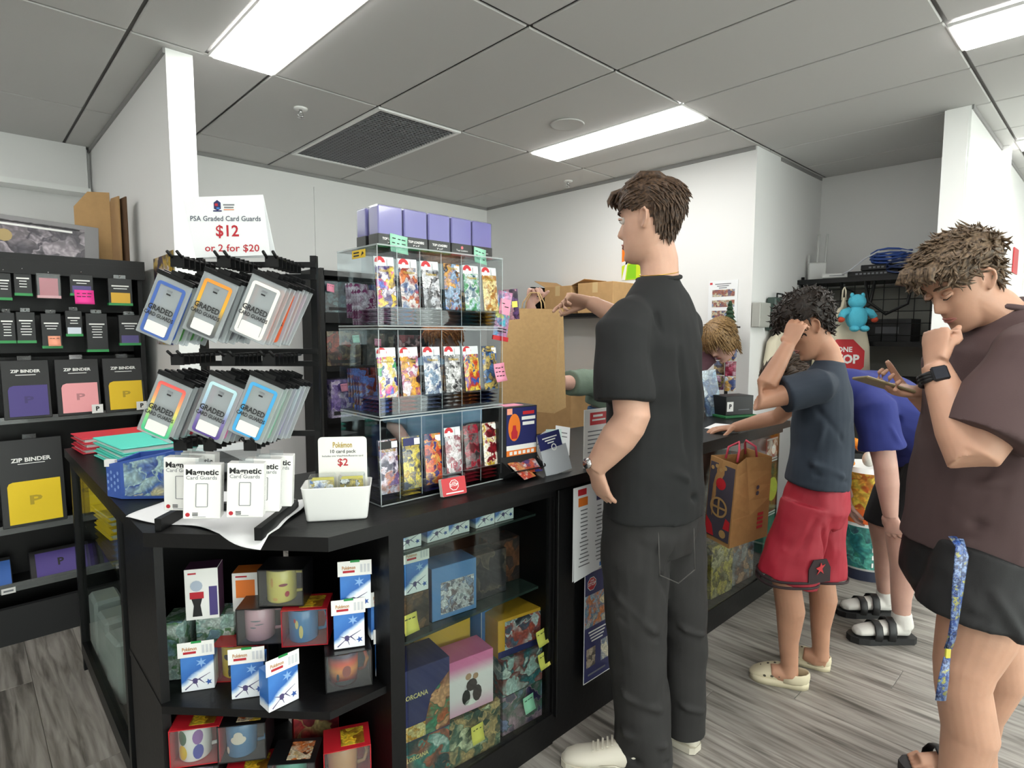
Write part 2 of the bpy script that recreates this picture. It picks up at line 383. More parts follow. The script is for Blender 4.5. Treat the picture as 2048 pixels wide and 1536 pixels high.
# unseen glazed shop front behind the viewer, added to let in light for the ceiling
struct(B().box((0, -7.0, 2.62), (10.2, .12, .16), WALL).box((0, -7.0, .06), (10.2, .12, .12), WALL).box((-4.9, -7.0, H/2), (.4, .12, H), WALL).box((4.9, -7.0, H/2), (.4, .12, H), WALL), 'wall_front')
wf = B()
for x in (-4.66, -2.35, 0, 2.35, 4.66): wf.box((x, -7.0, 1.33), (.06, .08, 2.42), BLACKP)
struct(wf, 'window_added_1'); struct(B().box((0, -7.0, 1.33), (9.3, .008, 2.42), GLASS), 'window_added_2')
struct(B().box((-3.03, 2.07, 2.55), (3.9, .08, .3), WALL), 'trim_bulkhead'); struct(B().box((-3.03, 2.02, 2.385), (3.9, .18, .035), GLOSSW), 'trim_ledge')
struct(B().box((.37, 1.606, 1.3), (.022, .008, 2.6), WALL), 'trim_joint')
struct(B().box((.65, 1.604, H-.012), (3.12, .012, .024), TBAR), 'trim_back'); struct(B().box((2.204, .22, H-.012), (.012, 2.78, .024), TBAR), 'trim_right')
struct(B().box((-1.058, 1.08, H-.012), (.01, 2.05, .024), TBAR), 'trim_left'); struct(B().box((3.0, -1.184, H-.012), (.8, .01, .024), TBAR), 'trim_alcove')
struct(B().box((3.73, -2.321, H-.012), (2.74, .01, .024), TBAR), 'trim_partition')
struct(B().box((2.302, -2.26, H/2), (.004, .111, H-.04), GLOSSW), 'trim_cap')

# ------------------------------------------------------------------ counter run
WT0, WT1 = .915, .95
wp = [(-1.51, 0.0), (-1.51, -1.40), (-1.20, -1.735), (1.53, -1.735), (1.53, -1.08), (-1.05, -1.08), (-1.05, 0.0)]
place(B().prism(wp, WT0, WT1, BLACK), 'counter', 'long black laminate counter top that turns the corner', 'counter')
# corner open shelf unit
t = thing('corner_shelf', 'black open corner shelf unit full of mugs and deck boxes', 'shelf', (0, 0, 0))
sp = [(-1.49, -1.03), (-1.49, -1.40), (-1.195, -1.71), (-1.035, -1.71), (-1.035, -1.03)]
for z, n in ((.5, 'shelf'), (.07, 'shelf')): B().prism(sp, z-.02, z, BLACK).build('shelf', t)
B().prism([(-1.47, -1.03), (-1.47, -1.37), (-1.19, -1.67), (-1.035, -1.67), (-1.035, -1.03)], 0, .05, BLACK).build('plinth', t)
B().box((-1.478, -1.21, .4825), (.02, .36, .863), BLACK).build('side_panel', t)
B().box((-1.012, -1.41, .457), (.044, .64, .914), BLACK).build('side_panel', t)
B().box((-1.25, -1.04, .4825), (.43, .02, .863), BLACK).build('back_panel', t)
# return cabinet with glass front to the left
t = thing('glass_cabinet', 'black framed glass display cabinet on the left return of the counter', 'cabinet')
for y in (-.985, -.02):
    B().box((-1.48, y, .487), (.03, .03, .853), BLACKP).build('post', t)
B().box((-1.48, -.5025, .09), (.03, .93, .06), BLACKP).build('base_rail', t); B().box((-1.48, -.5, .895), (.03, .93, .036), BLACKP).build('top_rail', t)
B().box((-1.478, -.5, .495), (.006, .935, .75), glassy('low_sheen_glass', '#f0f4f2', .35, .01)).build('glass_pane', t)
B().box((-1.275, -.005, .495), (.37, .006, .80), GLASS).build('glass_pane', t)
B().box((-1.27, -.495, .05), (.40, .95, .03), BLACKP).build('floor_panel', t); B().box((-1.06, -.5, .49), (.012, .98, .84), BLACKP).build('back_panel', t)
B().box((-1.28, -.42, .62), (.36, .8, .008), GLASS).build('shelf', t)
for y in (-.97, -.03): B().box((-1.48, y, .03), (.028, .028, .062), BLACKP).build('foot', t)
# glass display cabinets and cupboard on the front
def glass_unit(x0, x1, lab, shelves):
    t = thing('display_cabinet', lab, 'cabinet')
    B().box(((x0+x1)/2, -1.40, .04), (x1-x0, .56, .08), BLACK).build('plinth', t)
    B().box(((x0+x1)/2, -1.695, .055), (x1-x0, .02, .11), BLACK).build('kick_rail', t)
    B().box(((x0+x1)/2, -1.40, .09), (x1-x0-.01, .55, .02), BLACK).build('floor_panel', t)
    B().box(((x0+x1)/2, -1.11, .5), (x1-x0, .02, .82), DARK).build('back_panel', t)
    for x in (x0+.012, x1-.012): B().box((x, -1.40, .5), (.024, .58, .8), BLACK).build('side_panel', t)
    B().box(((x0+x1)/2, -1.697, .9), (x1-x0, .022, .028), BLACK).build('top_rail', t)
    B().box(((x0+x1)/2, -1.7, .5), (x1-x0-.05, .006, .77), GLASS).build('glass_pane', t)
    for z, y in shelves: B().box(((x0+x1)/2, (y-1.13)/2, z-.004), (x1-x0-.052, abs(y+1.13), .008), mat('shelf_glass', '#2c3836', .2)).build('shelf', t)
    return t
glass_unit(-.988, -.375, 'glass fronted display cabinet of boxed card games beside the corner shelf', [(.562, -1.655), (.815, -1.64)])
t = thing('counter_cupboard', 'plain black cupboard front with taped posters, below the counter', 'cabinet')
B().box((-.01, -1.41, .457), (.728, .58, .914), BLACK).build('carcass', t); B().box((-.19, -1.709, .5), (.355, .014, .81), BLACK, bev=.002).build('door', t); B().box((.175, -1.709, .5), (.355, .014, .81), BLACK, bev=.002).build('door', t)
glass_unit(.356, 1.50, 'glass fronted display cabinet behind the kraft bag, right of the standing man', [(.562, -1.45)])
# ------------------------------------------------------------------ left wall shelving
t = thing('shelf_unit', 'tall black slat shelving along the left, hung with card sleeves and binders', 'shelf')
B().box((-2.05, .93, .89), (1.9, .03, 1.78), BLACK).build('back_panel', t)
for x in (-1.115, -2.99): B().box((x, .70, .89), (.02, .46, 1.78), BLACK).build('side_panel', t)
B().box((-2.05, .68, 1.765), (1.9, .52, .03), BLACK).build('top_panel', t); B().box((-2.05, .436, 1.735), (1.9, .03, .09), BLACK).build('fascia', t)
B().box((-2.05, .66, .55), (1.9, .02, 1.2), BLACK).build('slat_panel', t)
for z in (1.22, 1.42, 1.62): B().box((-2.05, .645, z), (1.86, .02, .18), BLACK).build('slat_panel', t)
for z, h in ((1.02, .03), (.52, .04), (.25, .04)):
    s = B().box((-2.05, .56, z), (1.86, .2, .02), BLACKP).build('shelf', t)
    B().box((-2.05, .455, z+.01), (1.86, .004, h), glassy('smoky_lip', '#c8cccc', 1, .08, .2, '#b8bcbc')).build('price_strip', s)
B().box((-2.05, .45, .085), (1.88, .03, .17), DARK).build('kick_panel', t)
# back shelf behind the counter
t = thing('stock_shelf', 'black stock shelving against the back wall behind the counter', 'shelf')
for x in (.24, 1.2): B().box((x, 1.42, .96), (.03, .34, 1.92), BLACK).build('side_panel', t)
for z in (1.905, 1.585, 1.17, .76, .3): B().box((.72, 1.42, z-(.02 if z != 1.585 else .04)), (.94, .34, .04 if z != 1.585 else .08), BLACK).build('shelf', t)
B().box((.72, 1.585, .96), (.94, .012, 1.9), mat('shelf_back', '#2f3032', .7)).build('back_panel', t)
# ------------------------------------------------------------------ card guard rack at the corner
PR = (-1.38, -1.46)
def rring(b, w, h, r0, wd, m, y, cz=0, n=5, cx=0, t=.0008):
    """rounded rectangular ring lying in the xz plane"""
    def loop(w, h, r):
        out = []
        for (sx, sz, a0) in ((1, 1, 0), (-1, 1, 90), (-1, -1, 180), (1, -1, 270)):
            for i in range(n):
                a = R_(a0+90*i/(n-1)); out.append((sx*(w/2-r)+r*math.cos(a), sz*(h/2-r)+r*math.sin(a)))
        return out
    o = loop(w, h, r0); i_ = loop(w-2*wd, h-2*wd, max(.0005, r0-wd)); k = len(o); v = []
    for yy in (y, y-t): v += [(cx+x, yy, cz+z) for x, z in o]+[(cx+x, yy, cz+z) for x, z in i_]
    f = []
    for j in range(k):
        q = (j+1) % k; f += [(2*k+j, 2*k+q, 3*k+q, 3*k+j), (2*k+j, j, q, 2*k+q), (3*k+j, 3*k+q, k+q, k+j)]
    b.add(v, f, m)
def rrect(b, w, h, r, m, y, cz=0, cx=0, t=.001, n=5):
    o = []
    for (sx, sz, a0) in ((1, 1, 0), (-1, 1, 90), (-1, -1, 180), (1, -1, 270)):
        for i in range(n):
            a = R_(a0+90*i/(n-1)); o.append((cx+sx*(w/2-r)+r*math.cos(a), cz+sz*(h/2-r)+r*math.sin(a)))
    k = len(o); v = [(x, y, z) for x, z in o]+[(x, y-t, z) for x, z in o]
    b.add(v, [tuple(range(k)), tuple(range(k, 2*k))[::-1]]+[(i, k+i, k+(i+1) % k, (i+1) % k) for i in range(k)], m)

root0 = W(PR, .06, .06, .951)
t = thing('display_rack', 'black wire and plastic rack hung with card guards, on white paper at the counter corner', 'rack', root0, RZ)
def L3(lat, d, z): return (lat-.06, d-.06, z-.951)
for x, y0 in ((-.105, -.035), (.165, -.10)):
    B().box(L3(x, (y0+.135)/2, .966), (.016, .135-y0, .03), BLACKP).build('base_rail', t)
B().box(L3(.03, .13, .962), (.286, .018, .022), BLACKP).build('base_rail', t)
for x in (-.06, .235): B().box(L3(x, .13, 1.29), (.016, .016, .68), BLACKP).build('post', t)
for z in (1.606, 1.575, 1.382, 1.35, 1.165): B().box(L3(.088, .12, z), (.31, .01, .014), BLACKP).build('cross_bar', t)
for z, xs in ((1.588, (-.017, .09, .2)), (1.362, (-.027, .092, .186)), (1.16, (-.03, .04, .135))):
    for x in xs:
        hb = B()
        for dx in (-.011, .011): hb.tube([L3(x+dx, .12, z+.012), L3(x+dx, .0, z+.012), L3(x+dx, -.055, z+.014), L3(x+dx, -.075, z+.026)], .0035, BLACKP, 6)
        for q in range(7): hb.box(L3(x, -.055+q*.024, z+.006), (.03, .004, .026), BLACKP)
        hb.build('hook', t)

def pack_template(framem, lab):
    t = thing('card_guard', lab, 'card sleeve')
    B().box((0, 0, -.079), (.086, .005, .146), FROST, bev=.002).build('sleeve', t)
    fb = B(); rring(fb, .068, .126, .008, .0075, framem, -.003, -.083); fb.build('frame', t)
    B().box((0, -.0005, -.003), (.088, .008, .010), BLACKP).box((0, 0, .006), (.03, .003, .012), BLACKP).build('header', t)
    lb = B(); rrect(lb, .05, .026, .003, WHITE, -.003, -.128); lb.build('label', t)
    tb = B(); tb.text('GRADED', .0178, INK, (-.004, -.0062, -.084), weight=.025, wid=.06); tb.text('CARD GUARDS', .0125, INK, (-.003, -.0062, -.099), weight=.025, wid=.07)
    tb.box((0, -.0055, -.036), (.012, .0006, .004), GREYINK).box((0, -.0055, -.044), (.01, .0006, .0035), INK); tb.build('lettering', t)
    return t
g_am = grad('guard_amber', [(0, '#55585c'), (.35, '#7b7a6e'), (.55, '#e8b53c'), (1, '#f0973a')], 2, -.145, -.02)
g_rb = grad('guard_rainbow', [(0, '#3fbf8f'), (.25, '#7fd089'), (.5, '#e8dd74'), (.7, '#f2a070'), (1, '#ee5a5a')], 2, -.145, -.02)
g_li = grad('guard_lilac', [(0, '#5a4590'), (.35, '#8479b0'), (.6, '#a9c6dc'), (1, '#bfe3e8')], 2, -.145, -.02)
PT = {}
for n, m in (('blue', mat('guard_blue', '#4767b0', .4)), ('amber', g_am), ('white', mat('guard_white', '#eeeae4', .4)), ('orange', mat('guard_orange', '#e5683e', .4)), ('pink', mat('guard_pink', '#cf6f9f', .4)),
             ('green', mat('guard_green', '#4f8a4a', .4)), ('grey', mat('guard_grey', '#6c6e72', .4)), ('rainbow', g_rb), ('red', mat('guard_red', '#c23a48', .4)), ('lilac', g_li), ('sky', mat('guard_sky', '#4aa9e0', .4)), ('purple', mat('guard_purple', '#7d6aa6', .4)), ('mint', mat('guard_mint', '#7fc09a', .4))):
    PT[n] = [pack_template(m, 'card guard pack'), False]
def put_pack(col, lat, d, z, lab, grp, ry=24):
    t, used = PT[col]; rot = (0, R_(ry), RZ); loc = W(PR, lat, d, z)
    if not used: t.location = loc; t.rotation_euler = rot; t['label'] = lab; t['group'] = grp; PT[col][1] = True
    else: dup(t, loc, rot=rot, label=lab, group=grp)
HK = [(-.017, 1.557, 'blue', ['blue', 'green', 'green', 'green', 'green', 'green'], 'blue rimmed', 'top left'), (.09, 1.562, 'amber', ['grey', 'grey', 'grey', 'purple', 'grey', 'grey'], 'orange to grey rimmed', 'top middle'), (.2, 1.557, 'white', ['orange', 'orange', 'orange', 'pink', 'orange', 'pink'], 'plain white rimmed', 'top right'),
      (-.027, 1.326, 'rainbow', ['grey', 'grey', 'red', 'red', 'red', 'red'], 'red to green rainbow rimmed', 'lower left'), (.092, 1.325, 'lilac', ['pink', 'purple', 'purple', 'pink', 'red', 'purple'], 'pale blue to violet rimmed', 'lower middle'), (.186, 1.324, 'sky', ['green', 'mint', 'green', 'purple', 'lilac', 'purple'], 'sky blue rimmed', 'lower right')]
for lat, z, c, back, lab, pos in HK:
    put_pack(c, lat, -.06, z, '%s card guard hanging at the front of the %s hook' % (lab, pos), 'card guards at the front of the rack')
    for q, b in enumerate(back): put_pack(b, lat+.004*(q+1), -.06+.0175*(q+1), z-.002*(q % 3), '%s card guard behind the %s one, %s hook' % (b, lab, pos), '%s card guards behind the %s hook front' % (b, pos), 24+random.uniform(-2, 2))

# magnetic guard boxes
def mag_box():
    t = thing('guard_box', '', 'box'); w, h, d = .08, .128, .03
    B().box((0, d/2, -h/2), (w, d, h), WHITE, bev=.0012).build('carton', t)
    tb = B(); tb.text('Magnetic', .0185, INK, (0, -.0006, -.018), weight=.03, wid=.07); tb.text('Card Guards', .0125, GREYINK, (-.001, -.0006, -.031), weight=.005, wid=.066)
    rring(tb, .026, .056, .002, .0012, GREYINK, -.0003, -.072, 4)
    tb.add([(-.03+.005*math.cos(a*math.pi/5), -.0006, -.118+.005*math.sin(a*math.pi/5)) for a in range(10)], [tuple(range(10))[::-1]], REDINK)
    for q in range(3): tb.box((-.014, -.0006, -.114-.003*q), (.012, .0004, .0016), INK)
    tb.box((-.005, -.0006, -.1235), (.028, .0004, .001), GREYINK); tb.text('MAGNETIC CARD GUARDS', .007, GREYINK, (w/2+.0006, d/2, -.07), face='+x', rot=R_(90), wid=.085)
    tb.build('print', t)
    B().box((0, .006, .005), (.032, .0015, .014), FILM).build('hang_tab', t); return t
mb = mag_box(); first = True
for lat, d, z, ang, lab in ((-.03, -.055, 1.136, 4, 'white magnetic card guard box, leftmost of the three in front, partly covered'), (.036, -.085, 1.126, 12, 'white magnetic card guard box hanging in the middle, in front of its neighbour'), (.134, -.08, 1.128, 10, 'white magnetic card guard box on the right hook with its whole face showing'), (.158, -.042, 1.13, 10, 'white magnetic card guard box behind the right hand one, only its edge showing'), (-.01, -.018, 1.138, 4, 'white magnetic card guard box behind the leftmost one'), (.172, .0, 1.13, 10, 'rearmost white magnetic card guard box on the right hook')):
    if first: mb.location = W(PR, lat, d, z); mb.rotation_euler = (0, R_(2), RZ+R_(ang)); mb['label'] = lab; mb['group'] = 'magnetic guard boxes'; first = False
    else: dup(mb, W(PR, lat, d, z), rot=(0, R_(3), RZ+R_(ang)), label=lab, group='magnetic guard boxes')

# price sign on the rack
t = thing('price_sign', 'white paper price sign reading $12 on top of the rack', 'sign', W(PR, .085, -.02, 1.606), RZ)
def shp(pts, y, th): return [(x, y, z) for x, z in pts]+[(x, y+th, z) for x, z in pts]
qf = [(0, 1, 2, 3), (7, 6, 5, 4), (0, 4, 5, 1), (1, 5, 6, 2), (2, 6, 7, 3), (3, 7, 4, 0)]
B().add(shp([(-.078, 0), (.098, .007), (.084, .138), (-.104, .137)], 0, .0015), qf, PAPER).build('sheet', t)
B().add(shp([(-.07, .0), (.104, .004), (.077, .150), (-.09, .144)], .02, .0015), qf, PAPER).build('back_sheet', t)
tb = B(); tb.text('PSA Graded Card Guards', .0165, mat('slate_ink', '#4b5260', .6), (-.004, -.0008, .090), weight=.012, wid=.165); tb.text('$12', .036, REDINK, (-.001, -.0008, .061), weight=.02); tb.text('or 2 for $20', .023, REDINK, (.009, -.0008, .022), weight=.012, wid=.128)
tb.build('lettering', t)
lg = B(); lg.prism([(-.008, 0), (0, -.004), (.008, 0), (.008, .014), (0, .02), (-.008, .014)], 0, .0004, NAVY, Matrix.Translation((-.022, -.0004, .113)) @ Matrix.Rotation(R_(90), 4, 'X'))
lg.box((-.024, -.0012, .122), (.007, .0004, .006), REDINK).box((-.020, -.0012, .114), (.007, .0004, .004), BLUE).box((-.022, -.0008, .108), (.02, .0004, .003), NAVY)
for q, w in enumerate((.026, .022)): lg.box((.005, -.0008, .122-q*.006), (w, .0004, .003), GREYINK)
lg.box((.005, -.0008, .111), (.024, .0004, .0016), ORANGE); lg.build('logo', t)

# paper under the rack
g = 26; v = []; f = []
A0, B0, C0, D0 = Vector((-1.515, -1.235)), Vector((-1.325, -1.655)), Vector((-1.10, -1.45)), Vector((-1.30, -1.06))
ed = Vector((.31, -.335)).normalized(); nn = Vector((-ed.y, ed.x)); nn = -nn if nn.dot(Vector((-1, -1))) < 0 else nn
for i in range(g):
    for j in range(g):
        a, b = i/(g-1), j/(g-1); q = A0*(1-a)*(1-b)+B0*a*(1-b)+C0*a*b+D0*(1-a)*b
        wv = .012*math.sin(9*a+3*b)*((1-b)**3 if b < 1 else 0); q = q + nn*wv
        out = max((q-Vector((-1.51, -1.40))).dot(nn), -1.512-q.x)
        z = .9525+.002*(1+math.sin(14*a+9*b))*(.4+.6*abs(2*b-1))
        if out > 0: z -= out*.55
        if a > .9 and b > .3: z += .03*(a-.9)/.1*min(1, (b-.3)*3)*(.6+.4*math.sin(b*7))
        v.append((q.x, q.y, z))
for i in range(g-1):
    for j in range(g-1): f.append((i*g+j, (i+1)*g+j, (i+1)*g+j+1, i*g+j+1))
n0 = len(v); v += [(x, y, z-.0012) for x, y, z in v]; f += [tuple(q+n0 for q in reversed(p)) for p in f]
rim = [i*g for i in range(g)]+[(g-1)*g+j for j in range(1, g)]+[i*g+g-1 for i in range(g-2, -1, -1)]+[j for j in range(g-2, 0, -1)]
for a, b in zip(rim, rim[1:]+rim[:1]): f.append((a, a+n0, b+n0, b))
place(B().add(v, f, mat('wrapping_paper', '#e6e7e8', .65), None, True), 'paper_sheet', 'crumpled white paper sheet under the rack, hanging over the counter corner', 'paper')

# white tray of card packs
TX = (-1.105, -1.60)
t = thing('card_tray', 'white plastic tray holding packs of cards at the counter corner', 'tray', (TX[0], TX[1], .951), R_(-32))
def ring4(w, d, z, r, n=5):
    o = []
    for (sx, sy, a0) in ((1, 1, 0), (-1, 1, 90), (-1, -1, 180), (1, -1, 270)):
        for i in range(n):
            a = R_(a0+90*i/(n-1)); o.append((sx*(w/2-r)+r*math.cos(a), sy*(d/2-r)+r*math.sin(a), z))
    return o
B().loft([ring4(.148, .078, 0, .008), ring4(.152, .082, .004, .01), ring4(.172, .098, .086, .011), ring4(.174, .1, .088, .011), ring4(.168, .094, .088, .009), ring4(.146, .076, .006, .008)], WHITEP).build('tray_body', t)
t = thing('price_sign', 'white rounded card sign reading $2 standing in the white tray', 'sign', W((TX[0], TX[1]), .005, .035, 1.0), R_(-36))
sb = B(); rrect(sb, .126, .16, .01, WHITE, 0, .075, t=.002); sb.build('card', t)
tb = B(); tb.text('Pok\u00e9mon', .021, mat('gold_ink', '#b59a3e', .5), (0, -.0028, .133), weight=.02, wid=.05); tb.text('10 card pack', .013, INK, (0, -.0028, .116), weight=.01, wid=.066); tb.text('Includes one V/ex/Holo/Reverse card', .007, INK, (0, -.0028, .104), wid=.106); tb.text('$2', .027, REDINK, (0, -.0028, .086), weight=.02); tb.build('lettering', t)
for s, cols, lab in ((-1, ('#2c5fa8', '#e9eef2', '#c9b45a', '#4477b8'), 'sleeved pack of blue and white cards in the left half of the white tray'), (1, ('#0f6f86', '#eef2f2', '#1b2d3c', '#d9c45c'), 'sleeved pack of teal and white cards in the right half of the white tray')):
    t = thing('card_pack', lab, 'cards', (Vector((TX[0], TX[1], 0))+Matrix.Rotation(R_(-32), 3, 'Z') @ Vector((s*.037, .0, .962))), R_(-32))
    for q in range(3): B().box((0, -.022+q*.016, .046), (.058-.002*q, .004, .09), art(cols, 40) if q < 1 else YELN, bev=.0006).build('card', t)
    B().box((0, -.006, .052), (.066, .046, .098), FILM, bev=.003).build('sleeve', t)

# stack of red shop cards
t = thing('business_cards', 'stack of red and white cards in front of the acrylic display', 'cards', (-.765, -1.655, .951), R_(8), rot=(R_(-14), 0, R_(-6)))
B().box((0, 0, .027), (.082, .018, .052), WHITE, bev=.002).build('card_stack', t)
fb = B(); rrect(fb, .082, .052, .004, RED, -.0092, .0275, t=.0006); fb.add([(.0165*math.cos(R_(22.5+45*i)), -.0102, .031+.0165*math.sin(R_(22.5+45*i))) for i in range(8)], [tuple(range(8))[::-1]], WHITE)
fb.add([(.0145*math.cos(R_(22.5+45*i)), -.0105, .031+.0145*math.sin(R_(22.5+45*i))) for i in range(8)], [tuple(range(8))[::-1]], RED)
fb.text('ONE', .006, WHITE, (0, -.0109, .0385), weight=.02); fb.text('STOP', .011, WHITE, (0, -.0109, .031), weight=.03); fb.box((0, -.0105, .009), (.06, .0004, .0035), WHITE); fb.build('card_face', t)

# ------------------------------------------------------------------ clear acrylic booster display
AX0, AX1, AY0, AY1 = -.985, -.53, -1.615, -1.39
TZ = [(.952, 1.196), (1.2, 1.444), (1.448, 1.668)]; TN = ['bottom', 'middle', 'top']
CW = (AX1-AX0)/6
for k, (z0, z1) in enumerate(TZ):
    t = thing('acrylic_display', 'clear acrylic booster display case, %s of the stack of three' % TN[k], 'display case', ((AX0+AX1)/2, (AY0+AY1)/2, z0), 0, 'stacked clear acrylic cases')
    w, d, h = AX1-AX0, AY1-AY0, z1-z0; ef = {'-x': EDGE, '+x': EDGE, '-y': EDGE, '+y': EDGE}
    B().box((0, 0, .002), (w, d, .004), ACRY, faces=ef).build('base', t); B().box((0, 0, h-.002), (w, d, .004), ACRY, faces=ef).build('top_panel', t)
    B().box((0, d/2-.0015, h/2), (w-.001, .003, h-.009), ACRY).build('back_panel', t)
    for s in (-1, 1): B().box((s*(w/2-.0015), 0, h/2), (.003, d-.004, h-.009), ACRY, faces={'-y': EDGE, '+z': EDGE}).build('side_panel', t)
    for q in range(1, 6): B().box((-w/2+q*CW, .008, h/2), (.0025, d-.03, h-.01), ACRY, faces={'-y': EDGE}).build('divider', t)
    B().box((0, -d/2+.002, .03), (w-.008, .003, .05), ACRY, faces={'+z': EDGE}).build('front_lip', t)

def pillow(w, h, t, m, b, cz, n=8):
    """a foil wrapper: puffed in the middle, flat crimped ends"""
    v = []; f = []; nu, nv = 7, 11
    for s in (-1, 1):
        for j in range(nv):
            for i in range(nu):
                x = -1+2*i/(nu-1); z = -1+2*j/(nv-1); e = max(0, 1-abs(z)**4)*max(0, 1-x**4); v.append((x*w/2, s*(t/2*e+.0004), cz+z*h/2))
    N = nu*nv
    for j in range(nv-1):
        for i in range(nu-1):
            a = j*nu+i; f.append((a, a+1, a+nu+1, a+nu)); f.append((N+a, N+a+nu, N+a+nu+1, N+a+1))
    b.add(v, f, m, None, True)
def emblem(b, x, y, z, r):
    """red and white ball badge on a blister header"""
    up = [(x+r*math.cos(math.pi*i/9), y, z+r*math.sin(math.pi*i/9)) for i in range(10)]; b.add(up, [tuple(range(10))[::-1]], RED)
    dn = [(x+r*math.cos(-math.pi*i/9), y, z+r*math.sin(-math.pi*i/9)) for i in range(10)]; b.add(dn, [tuple(range(10))], WHITE)
    b.add([(x+r*.36*math.cos(2*math.pi*i/10), y-.0006, z+r*.36*math.sin(2*math.pi*i/10)) for i in range(10)], [tuple(range(10))[::-1]], WHITE)
PK = [
 [('purple', ('#20183c', '#6d5a8c', '#b06a4c', '#d9d0e0', '#2a2246'), 'purple and black', 'words', '#1d1a30'), ('yellow', ('#2a3a5c', '#c9a838', '#6c7480', '#e3d060', '#223050'), 'yellow bordered blue', 'words', '#e8c62a'), ('violet', ('#2a2260', '#3a3480', '#e0b05a', '#d6542c', '#251e58'), 'dark violet and orange', None, '#2a2668'), ('silver151', ('#d5d2d4', '#b8b2b8', '#9c5560', '#ece8ea', '#e0dcde'), 'silver white', 'ball', '#d8d4d6'), ('redblack', ('#8e1f2c', '#2b2426', '#77686a', '#a3263a', '#5a1a22'), 'red and black', None, '#9a1f30'), ('redgold', ('#7c1a22', '#d8b83a', '#eee8d8', '#8f1c26', '#57131a'), 'dark red and gold', None, '#7a1a20')],
 [('multi', ('#5a7fd0', '#d64a9a', '#e8d060', '#f2f0f4', '#3c2f88', '#58b070'), 'blue and pink patterned', 'sticker', '#7c2a1c'), ('flame', ('#c8503c', '#e7dfe4', '#a03a78', '#f0b040', '#3a2030'), 'red and lilac', 'sticker', '#8e2222'), ('ice', ('#c6d2dc', '#6d8aa8', '#eef2f4', '#40557c', '#9fb2c6'), 'icy blue grey', 'ball', '#3a4a7c'), ('mono', ('#e8e8e8', '#1e1e20', '#f4f4f4', '#3a3a3c', '#bdbdbd'), 'black and white', 'ball', '#4a4848'), ('ember', ('#e8922e', '#2c4c9a', '#f0d050', '#c23c2a', '#3a58a8'), 'orange and blue', 'sticker', '#4c1c20'), ('azure', ('#20386a', '#3c6ab0', '#c8b060', '#182848', '#5a90c8'), 'dark blue', None, '#2a1820')],
 [('rosy', ('#e8e0ec', '#5a7ac8', '#c8357c', '#f0d048', '#3c2a70', '#f4eef4'), 'white, pink and blue', 'ball', '#8a2a6a'), ('scarlet', ('#c84a32', '#3a5a8c', '#d8d0cc', '#8c2a2a', '#e08040'), 'red and blue', 'ball', '#2f8fd0'), ('snow', ('#f2f2f4', '#b8bcc4', '#2a2c30', '#e4e4e8', '#cfd2d8'), 'white and silver', 'ball', '#5c5e62'), ('brown', ('#6a3a2c', '#4a7ac0', '#d8a050', '#302228', '#a0c0e0', '#a8402c'), 'brown, blue and gold', None, '#4a4648'), ('seafoam', ('#4a86a8', '#bcd4dc', '#3f9a5c', '#d8e4e4', '#2c5c74'), 'pale blue and green', 'ball', '#1c4440'), ('gold', ('#d8a838', '#e8d8b0', '#b87a2a', '#f0e0a0', '#8c5a28'), 'golden', 'ball', '#38362c')]]
foil_s = {}
